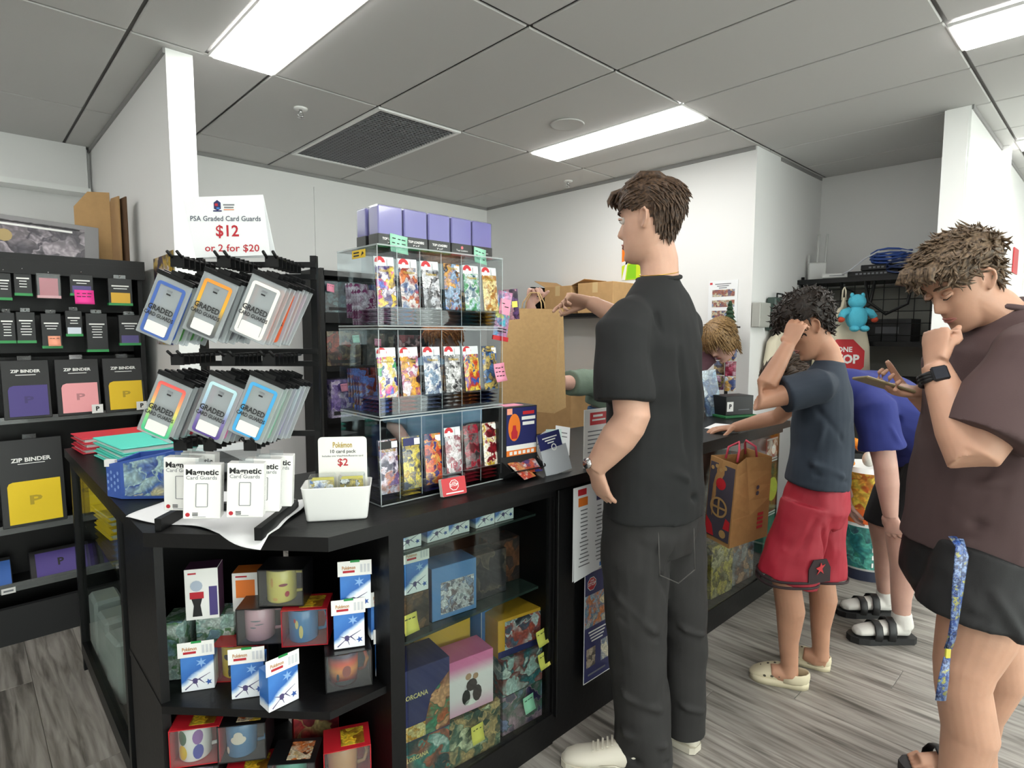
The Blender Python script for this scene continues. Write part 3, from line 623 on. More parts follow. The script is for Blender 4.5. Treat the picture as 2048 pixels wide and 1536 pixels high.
for k in range(3):
    z0, z1 = TZ[k]
    for c in range(6):
        key, cols, lab, head, low = PK[k][c]; x = AX0+CW*(c+.5); col = ('first', 'second', 'third', 'fourth', 'fifth', 'last')[c]
        A = art(cols, 34, .28, .4); lowm = art((low, low, cols[0], low), 30, .3, .4)
        big = (k == 0 and c < 3); h = .138 if not big else .15; zb = z0+(.052 if not big else .03)
        t = thing('booster_pack', '%s booster pack upright at the front, %s column of the %s case' % (lab, col, TN[k]), 'card pack', (x, AY0+.0125, zb), 0, 'upright booster packs at the front')
        t.rotation_euler = (R_(-6), R_(random.uniform(-1.5, 1.5)), 0)
        b = B(); hh = h-(.024 if head in ('ball', 'sticker') else 0); pillow(.059, hh, .008, A, b, hh/2); b.build('foil_wrapper', t)
        cb = B()
        if head in ('ball', 'sticker'):
            cb.box((0, .001, h-.013), (.062, .0015, .028), mat('blister_card', '#d5dadd', .4)); emblem(cb, -.0135, -.0006, h-.015, .0165)
            cb.box((0, .0045, h/2), (.066, .001, h), FILM)
        else: cb.box((0, .0045, h/2), (.064, .001, h+.004), FILM)
        cb.build('blister_card', t)
        if head == 'words':
            wb = B(); wb.box((0, -.0045, h-.014), (.056, .0006, .022), NAVY if key == 'yellow' else INK); wb.text('LORCANA', .011, mat('gold_ink', '#b59a3e'), (0, -.0052, h-.03), weight=.01, wid=.044); wb.build('lettering', t)
        elif key == 'silver151': B().text('151', .02, mat('pink_ink', '#b8606c'), (-.004, -.0055, .022), weight=.03).build('lettering', t)
        elif head or key in ('brown', 'azure'): B().text('Pok\u00e9mon', .011, mat('gold_ink', '#b59a3e'), (0, -.0052, hh-.014), weight=.02, wid=.036).build('lettering', t)
        sx = -.010 if head == 'sticker' else .018
        if not (k == 0 and c == 4): B().box((sx, -.0026 if head != 'words' else -.0055, h-.014), (.019, .0006, .018), WHITE).build('price_sticker', t)
        # packs lying flat below and standing behind
        if low not in foil_s:
            b = B(); pillow(.062, .1, .011, lowm, b, 0); foil_s[low] = b.mesh('booster_pack')
        g = 'spare %s booster packs, %s column of the %s case' % (lab, col, TN[k])
        for q in range(4):
            o = bpy.data.objects.new('booster_pack', foil_s[low]); COL.objects.link(o); o.location = (x+random.uniform(-.003, .003), AY0+.066, z0+.0115+q*.0115); o.rotation_euler = (R_(90), 0, R_(random.uniform(-2, 2)))
            tag(o, 'flat %s booster pack, %s column, %s case' % (lab, col, TN[k]), 'card pack', g+' lying')
        for q in range(5):
            if k == 0 and q > 2: continue
            o = bpy.data.objects.new('booster_pack', foil_s[low]); COL.objects.link(o); o.location = (x+random.uniform(-.002, .002), AY0+.126+q*.0155, z0+.056+.02*(q > 2)); o.rotation_euler = (R_(-5), 0, 0)
            tag(o, '%s booster pack behind the front one, %s column, %s case' % (lab, col, TN[k]), 'card pack', g+' standing')
# boxes of rigid card holders on top
VIO = mat('violet_plastic', '#7f78b8', .25, coat=.5, var=.06, vscale=12); BLK = mat('label_black', '#121315', .45)
def toploader(strip, txt, lab, x, y):
    t = thing('card_holder_pack', lab, 'card holders', (x, y, 1.669), R_(random.uniform(-1, 1)), 'packs of rigid card holders on the display')
    B().box((0, 0, .058), (.079, .05, .114), VIO, bev=.003).build('card_holders', t)
    B().box((0, 0, .019), (.0805, .0515, .037), BLK).box((0, 0, .004), (.081, .052, .008), strip).build('label', t)
    tb = B()
    if txt: tb.text(txt, .0095, WHITE, (0, -.0266, .024), weight=.03, wid=.055); tb.text('3" x 4"', .006, WHITE, (0, -.0266, .014), weight=.02, wid=.022)
    else: tb.add([(.005*math.cos(a*math.pi/6), -.0266, .026+.005*math.sin(a*math.pi/6)) for a in range(12)], [tuple(range(12))[::-1]], mat('rose_ink', '#d07078')); tb.text('Top Loaders', .007, WHITE, (0, -.0266, .017), wid=.045)
    tb.build('lettering', t); B().box((0, 0, .0585), (.0825, .053, .117), FILM, bev=.003).build('shrink_wrap', t)
xs = [-.905, -.82, -.735, -.65, -.565]
labs = ['violet pack of rigid card holders with a mint note, leftmost of the front row', 'violet pack of rigid card holders, second of the front row, right of the mint note', 'violet pack of rigid card holders in the middle of the front row', 'violet pack of rigid card holders with a red stripe, no note on it', 'violet pack of rigid card holders under the right hand mint note']
for q, x in enumerate(xs): toploader(GREEN if q < 3 else mat('rose_strip', '#c9606a'), 'TOP LOADERS' if q < 3 else None, labs[q], x, -1.53)
toploader(GREEN, 'TOP LOADERS', 'violet pack of rigid card holders standing alone behind the leftmost one', -.905, -1.462)
def note(m, loc, rot, lab, w=.05, h=.05, lines=3, cat='note'):
    t = thing('sticky_note', lab, cat, loc, 0, None, rot); v = []; n = 6
    for i in range(n):
        a = i/(n-1)
        for s in (-1, 1): v.append((s*w/2, -.012*a*a-.0005, -h*a))
    v += [(x, y+.0006, z) for x, y, z in v]; N = 2*n; f = []
    for i in range(n-1):
        a = 2*i; f += [(a, a+1, a+3, a+2), (N+a, N+a+2, N+a+3, N+a+1), (a, a+2, N+a+2, N+a), (a+1, N+a+1, N+a+3, a+3)]
    f += [(0, N, N+1, 1), (N-2, N-1, 2*N-1, 2*N-2)]
    B().add(v, f, m, None, True).build('paper', t)
    tb = B()
    for q in range(lines):
        z = -h*(.25+.22*q); a = -z/h
        for wq in range(3): tb.box((-w*.28+wq*w*.27+random.uniform(-.002, .002), -.012*a*a-.0016, z+random.uniform(-.001, .001)), (w*random.uniform(.12, .22), .0005, h*.05), INK, Matrix.Rotation(0, 4, 'X'))
    tb.build('handwriting', t); return t
note(MINT, (-.88, -1.558, 1.707), (0, R_(6), 0), 'mint green sticky note on the leftmost violet pack', .058, .052)
note(MINT, (-.578, -1.558, 1.7), (0, R_(7), 0), 'mint green sticky note on the right end of the violet packs', .05, .05)
note(PINKN, (-.555, -1.622, 1.335), (0, R_(-5), 0), 'pink sticky note on the right end of the middle acrylic case', .045, .058)
note(PEACH, (-.975, -1.5, 1.09), (0, 0, R_(-90)), 'orange slip inside the left end of the bottom acrylic case', .05, .075, 0)
t = thing('hazard_sticker', 'yellow sticker on the left end of the top acrylic case', 'sticker', (-.9855, -1.52, 1.648), R_(-90))
B().box((0, -.001, 0), (.072, .001, .022), YELLOW).build('label', t); tb = B(); tb.box((-.012, -.0018, .004), (.03, .0004, .004), INK).box((-.012, -.0018, -.004), (.03, .0004, .004), INK).prism([(.014, -.006), (.03, 0), (.022, .006)], 0, .0004, INK, Matrix.Translation((0, -.0018, 0)) @ Matrix.Rotation(R_(90), 4, 'X')); tb.build('print', t)
# pouch hanging off the right end of the acrylic case
t = thing('card_pouch', 'turquoise and yellow pack dangling off the right end of the acrylic display', 'card pack', (-.505, -1.60, 1.565), 0, None, (0, R_(9), R_(-8)))
b = B(); pillow(.056, .16, .012, art(('#3fa8c8', '#e8e060', '#58c0d8', '#d890b8', '#2f88c0'), 18, .3, .4), b, -.08); b.build('foil_wrapper', t)
B().box((0, -.004, -.153), (.06, .006, .014), RED).build('crimp', t); B().box((0, -.0075, -.05), (.042, .0006, .05), PINKN).box((-.008, -.0082, -.04), (.012, .0004, .003), INK).box((.006, -.0082, -.05), (.016, .0004, .003), INK).build('sticker', t)
tb = B()
for q in range(2): tb.box((0, -.0075, -.122-.009*q), (.034, .0006, .0035), INK)
tb.build('print', t)
t = thing('card_pouch', 'dark purple pack with a yellow price tag behind the turquoise pouch', 'card pack', (-.475, -1.588, 1.575), 0, None, (0, R_(-6), R_(-8)))
b = B(); pillow(.06, .1, .01, art(('#3a2850', '#6a4a7c', '#2a2038', '#b88898'), 26), b, -.05); b.build('foil_wrapper', t); B().box((.01, -.0065, -.05), (.022, .0006, .02), YELN).build('sticker', t)

# black counter display box of packs
t = thing('pack_dispenser', 'black cardboard dispenser box with an orange and navy front and a pink slip on top', 'display box', (-.46, -1.6, .951), R_(-4))
BC = mat('black_card', '#17181a', .5)
B().box((0, .03, .118), (.165, .095, .236), BC, bev=.0015).build('carton', t)
pa = B(); pa.box((.012, -.0183, .17), (.13, .0015, .125), NAVY).box((.012, -.0192, .1), (.13, .001, .016), WHITE).box((.012, -.0192, .082), (.13, .001, .02), ORANGE)
pa.add([(-.02+.026*math.cos(a*math.pi/10), -.0195, .168+.046*math.sin(a*math.pi/10)) for a in range(20)], [tuple(range(20))[::-1]], ORANGE); pa.box((-.04, -.0193, .222), (.022, .001, .02), PEACH)
pa.prism([(-.012, 0), (.012, 0), (.014, .022), (.008, .03), (.006, .045), (-.006, .045), (-.008, .03), (-.014, .022)], 0, .0006, REDINK, Matrix.Translation((-.02, -.0198, .13)) @ Matrix.Rotation(R_(90), 4, 'X'))
for q, (m, w) in enumerate(((RED, .05), (WHITE, .06), (WHITE, .052))): pa.box((.042, -.0195, .214-.018*q), (w, .001, .011), m)
for q in range(6): pa.box((-.035+q*.019, -.0203, .082), (.012, .0006, .011), WHITE)
pa.build('poster', t)
B().box((0, .03, .2365), (.08, .05, .001), PINKN).build('slip', t)
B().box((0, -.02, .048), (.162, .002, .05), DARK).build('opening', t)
tr = B(); tr.add([(-.075, -.02, .005), (.075, -.02, .005), (.075, -.07, .035), (-.075, -.07, .035), (-.075, -.02, .003), (.075, -.02, .003), (.075, -.07, .033), (-.075, -.07, .033)], qf, BC)
for s in (-.075, .075): tr.add([(s, -.02, .003), (s, -.07, .033), (s, -.07, .04), (s, -.02, .06), (s+.0015, -.02, .003), (s+.0015, -.07, .033), (s+.0015, -.07, .04), (s+.0015, -.02, .06)], qf, BC)
tr.build('tray', t)
for q, (cols, lab) in enumerate(((('#d85a3a', '#f0e4d4', '#c03a2c', '#e8a060'), 'white and red booster pack in the dispenser tray'), (('#3a58b0', '#dfe4ee', '#c8502c', '#2a3c80'), 'blue booster pack in the dispenser tray, behind the red one'))):
    b = B(); pillow(.066, .09, .01, art(cols, 30, .3, .4), b, 0); place(b, 'booster_pack', lab, 'card pack', (-.475+q*.05, -1.643+q*.014, .982+.012*q), 0, 'packs in the dispenser tray', (R_(-58), 0, R_(10-24*q)))
# brochure holder, leaflets and notice
t = thing('brochure', 'navy and silver payment leaflet leaning beside the dispenser', 'leaflet', (-.325, -1.68, .951), 0, None, (R_(-14), R_(-6), R_(-2)))
B().box((0, 0, .046), (.125, .003, .092), mat('silver_card', '#b9bec4', .35)).build('card', t); B().box((-.01, -.002, .118), (.105, .003, .055), NAVY).build('header', t)
tb = B(); 
for q in range(3): tb.box((-.01, -.0042, .128-.009*q), (.07-.02*q, .0006, .004), WHITE)
rring(tb, .024, .024, .0115, .0035, WHITE, -.0038, .092, 6, 0); tb.build('print', t)
for q, (x, m, a, lab) in enumerate(((-.245, PAPER, -24, 'white leaflet leaning furthest left behind the navy brochure'), (-.19, mat('pale_teal_paper', '#cfe6e0', .7), 4, 'pale teal leaflet standing behind the navy brochure'), (-.12, PAPER, 12, 'white leaflet nearest the upright notice'))):
    place(B().box((0, 0, .055), (.075, .0015, .11), m).box((.0, -.0012, .085), (.045, .0004, .004), GREYINK).box((.0, -.0012, .07), (.045, .0004, .004), GREYINK), 'leaflet', lab, 'leaflet', (x, -1.57+.03*q, .96), 0, None, (R_(-12), R_(a), R_(-8)))
t = thing('notice', 'white upright notice with a red heading beside the standing man', 'sign', (-.14, -1.70, .951), R_(-4))
B().box((0, 0, .105), (.15, .003, .21), WHITE, bev=.001).build('board', t); tb = B(); tb.box((.005, -.002, .175), (.1, .0006, .045), RED).box((-.005, -.0028, .185), (.05, .0006, .008), WHITE).box((.0, -.0028, .17), (.07, .0006, .006), WHITE)
for q in range(6): tb.box((-.005, -.002, .13-.015*q), (.1, .0006, .004), GREYINK)
tb.build('print', t)
# posters on the cupboard front
t = thing('poster', 'white taped list of rules on the black cupboard front', 'poster', (-.215, -1.737, .905), 0)
B().add([(-.1, 0, 0), (.1, 0, 0), (.1, 0, -.15), (.1, -.004, -.31), (-.1, -.006, -.33), (-.1, 0, -.16)], [(0, 5, 2, 1), (5, 4, 3, 2)], PAPER).add([(-.1, .002, 0), (.1, .002, 0), (.1, .002, -.31), (-.1, .002, -.33)], [(0, 1, 2, 3)], PAPER).build('sheet', t)
tb = B(); tb.box((-.055, -.001, -.02), (.045, .0004, .022), RED).box((-.05, -.001, -.055), (.05, .0004, .03), ORANGE).box((.05, -.001, -.05), (.05, .0004, .03), NAVY)
for q in range(15): tb.box((-.045, -.0015-.0002*q, -.085-.014*q), (random.uniform(.03, .06), .0004, .004), GREYINK); tb.box((.04, -.0015-.0002*q, -.085-.014*q), (random.uniform(.02, .05), .0004, .004), GREYINK)
tb.box((.06, -.006, -.3), (.04, .0004, .015), BLUE); tb.build('print', t)
t = thing('poster', 'tall navy shop poster taped low on the black cupboard front', 'poster', (-.165, -1.7365, .585), 0)
B().box((0, 0, -.205), (.17, .002, .41), NAVY).build('sheet', t)
tb = B(); 
for s in (-1, 1): tb.box((s*.0845, -.0012, -.205), (.003, .0006, .41), WHITE).box((0, -.0012, -.205+s*.204), (.17, .0006, .003), WHITE)
tb.add([(-.045+.026*math.cos(R_(22.5+45*i)), -.0014, -.045+.026*math.sin(R_(22.5+45*i))) for i in range(8)], [tuple(range(8))[::-1]], WHITE); tb.add([(-.045+.0235*math.cos(R_(22.5+45*i)), -.0018, -.045+.0235*math.sin(R_(22.5+45*i))) for i in range(8)], [tuple(range(8))[::-1]], RED)
tb.text('ONE', .01, WHITE, (-.045, -.0024, -.033), weight=.03); tb.text('STOP', .017, WHITE, (-.045, -.0024, -.046), weight=.03)
tb.box((0, -.0014, -.145), (.164, .0006, .12), art(('#e0b838', '#8fb4cc', '#d8823c', '#5c88a8', '#e8d8b0'), 22))
for q in range(4): tb.box((-.01, -.0014, -.225-.012*q), (.1-.012*q, .0006, .005), WHITE)
tb.box((-.045, -.0014, -.32), (.05, .0006, .07), art(('#8a7a6a', '#c8b8a0', '#5a5048'), 30)); tb.box((.04, -.0014, -.315), (.055, .0006, .08), art(('#e0d070', '#8a9ab0', '#f0ead0'), 30)); tb.box((-.01, -.0014, -.385), (.1, .0006, .006), GREYINK); tb.build('print', t)
# ------------------------------------------------------------------ stock hanging on the left shelving
def hang_pack(x, zt, w, h, d, y, pic, lab, base=GREEN, lines=4, pich=.35, grp=None, name='sleeve_pack'):
    t = thing(name, lab, 'card sleeves', (x, y, zt), R_(random.uniform(-3, 3)), grp)
    B().box((0, d/2, -h/2), (w, d, h), BLK, bev=.0015).build('box', t)
    B().box((0, d/2, -h+.006), (w+.001, d+.0015, .012), base).build('base_strip', t)
    if pic: B().box((0, -.0006, -h+.012+h*pich/2), (w*.8, .0008, h*pich), pic).build('window', t)
    tb = B()
    for q in range(lines): tb.box((0, -.0007, -h*.28-q*.0125), (w*(.72 if q == 0 else random.uniform(.4, .6)), .0006, .006 if q == 0 else .0035), WHITE)
    tb.build('print', t)
    hb = B().box((0, .004, .008), (w*.5, .0015, .018), FILM); hb.build('hang_tab', t)
    B().tube([(0, .19, .008), (0, .0, .008), (0, -.012, .013)], .0025, CHROME, 6).build('hook', t); return t
PUR = mat('sleeve_purple', '#4a3f7a', .4); GOLD = mat('sleeve_gold', '#d8a81e', .4); ROSE = mat('sleeve_rose', '#b8606c', .4)
gA, gB = 'hanging sleeve packs, top row', 'hanging sleeve packs, second row'
hang_pack(-1.64, 1.69, .05, .12, .03, .43, None, 'black hanging sleeve pack cut by the left edge, top row', grp=gA)
hang_pack(-1.575, 1.70, .062, .108, .03, .43, None, 'black hanging sleeve pack with white lines, left of the rose one', grp=gA)
t = hang_pack(-1.485, 1.69, .085, .105, .03, .42, ROSE, 'rose coloured hanging sleeve pack in clear wrap, top row', base=mat('rose_base', '#d89aa0', .4), lines=0, pich=.75, grp=gA)
B().box((0, .015, -.05), (.09, .036, .115), FILM, bev=.002).build('shrink_wrap', t)
hang_pack(-1.362, 1.70, .09, .10, .03, .42, PUR, 'violet windowed sleeve pack behind the hot pink note', lines=2, grp=gA)
hang_pack(-1.212, 1.69, .098, .13, .06, .40, GOLD, 'gold windowed sleeve pack at the right end of the top row', lines=2, pich=.38, grp=gA)
for q, (x, zt, w, h, pic, lab) in enumerate(((-1.64, 1.515, .055, .135, None, 'black sleeve pack cut by the left edge, second row'), (-1.575, 1.52, .066, .14, None, 'black sleeve pack second from the left, lower hanging row'), (-1.485, 1.515, .074, .16, None, 'taller black sleeve pack above the peach note'), (-1.40, 1.53, .064, .12, mat('silver_window', '#c8d0dc', .3), 'small black sleeve pack with a silvery window'), (-1.312, 1.52, .085, .185, None, 'tallest black sleeve pack of the second row, many white lines'), (-1.178, 1.515, .09, .15, PUR, 'black sleeve pack with a violet window at the right end, second row'))):
    hang_pack(x, zt, w, h, .035, .42, pic, lab, lines=6 if q in (0, 1, 4) else 3, pich=.25, grp=gB)
note(HOTPINK, (-1.355, .414, 1.628), (0, 0, 0), 'hot pink sticky note on the violet windowed pack, top hanging row', .075, .066, 2)
note(PEACH, (-1.478, .414, 1.412), (0, 0, 0), 'peach sticky note on the black pack of the second hanging row', .046, .046, 1)

def zip_binder(x, z, w, h, y, col, lab, big=False, tilt=-8, cover=None):
    t = thing('zip_binder', lab, 'binder', (x, y, z), 0, 'zip binders in black card sleeves', (R_(tilt), 0, R_(random.uniform(-1, 1))))
    B().box((0, .02, h/2), (w, .022, h), BLK, bev=.002).build('card_sleeve', t)
    s = w*.82; cb = B(); cb.prism([(-s/2+.02, s), (-s/2+.006, s-.006), (-s/2, s-.02), (-s/2, 0), (s/2, 0), (s/2, s)][::-1], 0, .006, cover or mat(col, col, .55, bump=(300, .2, .002)), Matrix.Translation((.004, .009, .012)) @ Matrix.Rotation(R_(90), 4, 'X'))
    cb.build('cover', t)
    B().text('P', s*.30, mat('emboss_'+col, tuple(x_*.55 for x_ in lin(col)[:3]), .5), (.004, .0022, .012+s*.52), weight=.03, wid=s*.24).build('embossed_letter', t)
    B().text('ZIP BINDER', .021*w/.19, WHITE, (0, .0083, h-.10*h/.28*1.0+.045), weight=.03, wid=w*.62).box((0, .0085, h-.10*h/.28+.028), (w*.42, .0005, .003), WHITE).build('lettering', t)
    B().box((.0, .02, h+.006), (.05, .002, .03), FILM).build('hang_tab', t); return t
PURG = grad('purple_cover', [(0, '#3f2f7a'), (.55, '#4a3a86'), (.8, '#4f6fae'), (1, '#3c3a80')], 1, 0, .16)
zip_binder(-1.585, 1.035, .172, .27, .44, '#4a3a86', 'zip binder with a deep purple cover on the middle shelf', cover=PURG)
t = zip_binder(-1.392, 1.035, .172, .27, .44, '#eca0a4', 'zip binder with a pink cover on the middle shelf')
zip_binder(-1.205, 1.035, .172, .27, .44, '#e6c018', 'smaller yellow zip binder at the right end of the middle shelf')
for x, lab in ((-1.328, 'white price tag marked P under the pink binder'), (-1.143, 'white price tag marked P under the small yellow binder')):
    t = thing('price_tag', lab, 'tag', (x, .425, 1.048), 0); B().box((0, 0, .012), (.045, .002, .042), WHITE).build('card', t); B().text('P', .028, INK, (0, -.0016, .012), weight=.05).build('lettering', t)
zip_binder(-1.585, .54, .235, .40, .44, '#eccb12', 'large yellow zip binder on the lower shelf at the left edge')
zip_binder(-1.29, .54, .225, .33, .44, '#e2c010', 'large yellow zip binder seen through the glass cabinet', tilt=-6)
for x, c, w, lab in ((-1.74, '#2a5fae', .12, 'blue binder tilted on the bottom shelf by the left edge'), (-1.50, '#4a3886', .235, 'purple binder tilted on the bottom shelf'), (-1.25, '#46347e', .2, 'purple binder on the bottom shelf seen through the glass'), (-1.115, '#2c58a6', .06, 'narrow blue binder on the bottom shelf beside the counter')):
    t = thing('binder', lab, 'binder', (x, .47, .262), 0, None, (R_(-38), 0, 0)); B().box((0, .012, .075), (w, .022, .15), BLK, bev=.003).build('sleeve', t)
    B().box((.005, 0, .07), (w*.84, .004, .12), mat(c, c, .5)).build('cover', t); B().text('P', .05, INK, (0, -.0026, .07), weight=.03).build('embossed_letter', t)
for x, lab in ((-1.70, 'white price label on the bottom shelf edge by the left side'), (-1.135, 'white price label on the bottom shelf edge nearest the counter')):
    t = thing('price_tag', lab, 'tag', (x, .4505, .25)); B().box((0, 0, .0), (.05, .002, .026), WHITE).build('card', t); B().box((0, -.0013, 0), (.035, .0005, .008), GREYINK).build('print', t)
# on top of the shelving
t = thing('framed_poster', 'grey framed poster standing on top of the left shelving', 'picture', (-1.56, .68, 1.782), R_(0), None, (R_(-9), R_(3), 0))
GF = mat('frame_grey', '#8a888a', .5); fb = B()
B().box((0, 0, .10), (.62, .03, .2), GF, bev=.002).build('frame', t)
B().box((-.02, -.0165, .095), (.54, .002, .165), art(('#3c3a40', '#77737a', '#b8aeb6', '#55525a', '#8a8288'), 9)).build('picture', t)
pb_ = B(); pb_.box((-.02, -.018, .17), (.5, .001, .006), INK).box((-.14, -.018, .09), (.09, .001, .12), mat('mauve_print', '#c9bcc4', .6)).box((-.02, -.018, .156), (.44, .001, .01), WHITE); pb_.add([(-.06+.03*math.cos(a*math.pi/6), -.0185, .1+.03*math.sin(a*math.pi/6)) for a in range(12)], [tuple(range(12))[::-1]], mat('tan_print', '#b09a6a', .6)); pb_.build('print', t)
for q, (x, y, w, h, rz, lab) in enumerate(((-1.245, .82, .16, .39, -20, 'light cardboard sheet leaning behind the framed poster'), (-1.15, .84, .14, .375, -76, 'brown cardboard sheet on edge against the partition wall'), (-1.12, .80, .14, .37, -80, 'darker cardboard sheet on edge nearest the white column'))):
    p = [(-w/2, 0), (w/2, 0), (w/2, h), (-w/2*.2, h*.99), (-w/2, h*.78)]
    b = B(); b.add([(x_, 0, z_) for x_, z_ in p]+[(x_, .006, z_) for x_, z_ in p], [(0, 1, 2, 3, 4), (9, 8, 7, 6, 5)]+[(i, 5+i, 5+(i+1) % 5, (i+1) % 5) for i in range(5)], CARD if q < 2 else mat('dark_cardboard', '#5e432c', .8))
    place(b, 'cardboard_sheet', lab, 'cardboard', (x, y, 1.781), R_(rz))
# posters on the end of the partition wall
for q, (x, y, w, h, cols, lab) in enumerate(((-1.056, .29, .29, .43, ('#2a2858', '#d8cdd8', '#c8a83a', '#2c2448', '#4a4a90'), 'tall navy and gold poster on the side of the white partition'), (-1.056, .10, .06, .22, ('#b8901e', '#2a2620', '#e0b830', '#4a3a18'), 'narrow gold poster on the partition, next to the white column'))):
    t = thing('poster', lab, 'poster', (x, y, 1.80 if q == 0 else 1.81), 0); B().box((0, 0, -h/2), (.003, w, h), art(cols, 9)).build('sheet', t)
    tb = B(); tb.box((-.002, 0, -h+.02), (.0008, w*.9, .012), WHITE).box((-.002, 0, -h*.62), (.0008, w*.7, .008), WHITE); tb.build('print', t)

# ------------------------------------------------------------------ on the left return of the counter
def soft_stack(x, y, z, rz, w, d, n, col, lab, th=.022, grp='', letter=False):
    m = mat('binder_'+col, col, .5, bump=(260, .15, .002)); pg = mat('binder_page', '#dfe6e4', .6); r = None
    def mk():
        t = thing('binder', lab[0], 'binder', (x, y, z), R_(rz), grp or None)
        for s in (0, 1): B().box((0, 0, th*(.12 if s == 0 else .88)), (w, d, th*.22), m, bev=th*.09).build('cover', t)
        B().box((w/2-th*.25, 0, th/2), (th*.5, d-.006, th*.98), m, bev=th*.2).build('spine', t)
        B().box((-.004, 0, th/2), (w-.03, d-.014, th*.56), pg).build('pages', t); return t
    r = mk(); out = [r]
    for q in range(1, n): out.append(dup(r, (x+.006*((q*5) % 3-1), y+.005*((q*7) % 3-1), z+q*(th+.0005)), R_(rz+(q*11) % 5-2), lab[q]))
    if letter: B().text('P', .12, mat('teal_dark', '#1f7f78', .6), (.05, 0, th+.0008), '+z', R_(90), .02).build('embossed_letter', out[-1])
    return out
soft_stack(-1.35, -.10, .951, 4, .26, .2, 3, '#c3283a', ['bottom red binder of the stack on the return counter', 'middle red binder of the stack on the return counter', 'top red binder of the stack, beside the teal ones'], .02)
soft_stack(-1.28, -.42, .951, 6, .30, .34, 3, '#54d0bd', ['bottom teal binder of the stack on the return counter', 'middle teal binder of the stack on the return counter', 'top teal binder with a dark letter on its cover'], .024, letter=True)
soft_stack(-1.33, -.22, .626, 4, .2, .24, 4, '#e8c81a', ['lowest yellow binder stacked inside the glass cabinet', 'second yellow binder stacked inside the glass cabinet', 'third yellow binder stacked inside the glass cabinet', 'top yellow binder stacked inside the glass cabinet'], .024)
# blue six sided card box
t = thing('card_box', 'open six-sided blue cardboard box with printed sides beside the white paper', 'box', (-1.40, -1.0, .951), R_(RZ*0-30), None, (0, 0, R_(-40)))
hexo = [(-.105, -.05), (-.045, -.085), (.085, -.085), (.105, -.03), (.06, .06), (-.07, .06)]
v = []; f = []; n = 6; inn = [(x*.9, y*.88) for x, y in hexo]; hz = [.095, .11, .135, .135, .12, .11]
for k, pl in enumerate((hexo, inn)):
    v += [(x, y, .001 if k == 0 else .004) for x, y in pl]; v += [(x, y, hz[i]) for i, (x, y) in enumerate(pl)]
for i in range(n):
    j = (i+1) % n; f += [(i, j, n+j, n+i), (2*n+i, 3*n+i, 3*n+j, 2*n+j), (n+i, n+j, 3*n+j, 3*n+i)]
f += [tuple(range(n))[::-1], tuple(range(2*n, 3*n))]
B().add(v, f, mat('royal_card', '#3558a8', .45)).build('carton', t)
pr = B(); a, b_ = Vector((*hexo[1], 0)), Vector((*hexo[2], 0)); 
pr.add([(-.035, -.0865, .01), (.083, -.0865, .01), (.083, -.0865, .13), (-.035, -.0865, .105)], [(0, 1, 2, 3)], art(('#6fa8b8', '#c8c49a', '#3f6ab0', '#a8c8c8', '#3558a8'), 16)); pr.build('print', t)
lb = B()
for r in range(3):
    for c in range(4):
        cx = -.098+c*.014; cy = -.054-c*.0082; lb.add([(cx+.005*math.cos(k*math.pi/3)*.86, cy-.0012-.005*math.cos(k*math.pi/3)*.5, .025+r*.02+(c % 2)*.01+.006*math.sin(k*math.pi/3)) for k in range(6)], [tuple(range(6))[::-1]], mat('pale_blue', '#7f9fd8', .5))
lb.build('hexagon_print', t); B().box((-.09, -.052, .1), (.03, .012, .02), WHITE, Matrix.Identity(4)).build('flap', t)
cb = B()
for q in range(9): cb.box((-.06+q*.014, -.012, .045), (.0012, .08, .075), WHITE)
tag(cb.build('cards', t), kind='stuff')
# small clear box behind the rack
t = thing('clear_case', 'low clear plastic case behind the rack on the return counter', 'case', (-1.16, -.93, .951), R_(-20))
B().box((0, 0, .012), (.2, .15, .024), BLACKP, bev=.003).build('base', t); B().box((0, 0, .06), (.196, .146, .07), ACRY, faces={'+z': EDGE}, bev=.002).build('lid', t)
# shrink wrapped bundles and a rod inside the glass cabinet
t = thing('white_rod', 'thin white rod leaning inside the glass cabinet', 'rod', (-1.31, -.1, .066), 0); B().tube([(0, 0, 0), (-.03, .03, .33)], .009, WHITEP, 10).build('shaft', t); B().ell((-.03, .03, .335), (.011, .011, .012), WHITEP, 10, 6).build('cap', t)
WR = glassy('crinkled_film', '#e8eeee', 1, .18, .4, '#e6ecec'); FC = mat('grey_card', '#a8aeac', .6, var=.2, vscale=30)
for q, (x, y, w, h, lab) in enumerate(((-1.415, -.115, .10, .27, 'shrink wrapped bundle at the far end of the glass cabinet'), (-1.41, -.29, .10, .25, 'shrink wrapped bundle in the middle of the glass cabinet'), (-1.405, -.48, .11, .24, 'shrink wrapped bundle nearest the corner shelf'))):
    t = thing('wrapped_bundle', lab, 'package', (x, y, .066), R_(3*q), 'shrink wrapped bundles'); B().box((0, 0, h/2), (w-.02, .13, h-.02), FC, bev=.004).build('contents', t); B().box((0, 0, h/2), (w, .15, h), WR, bev=.012).build('wrap', t)

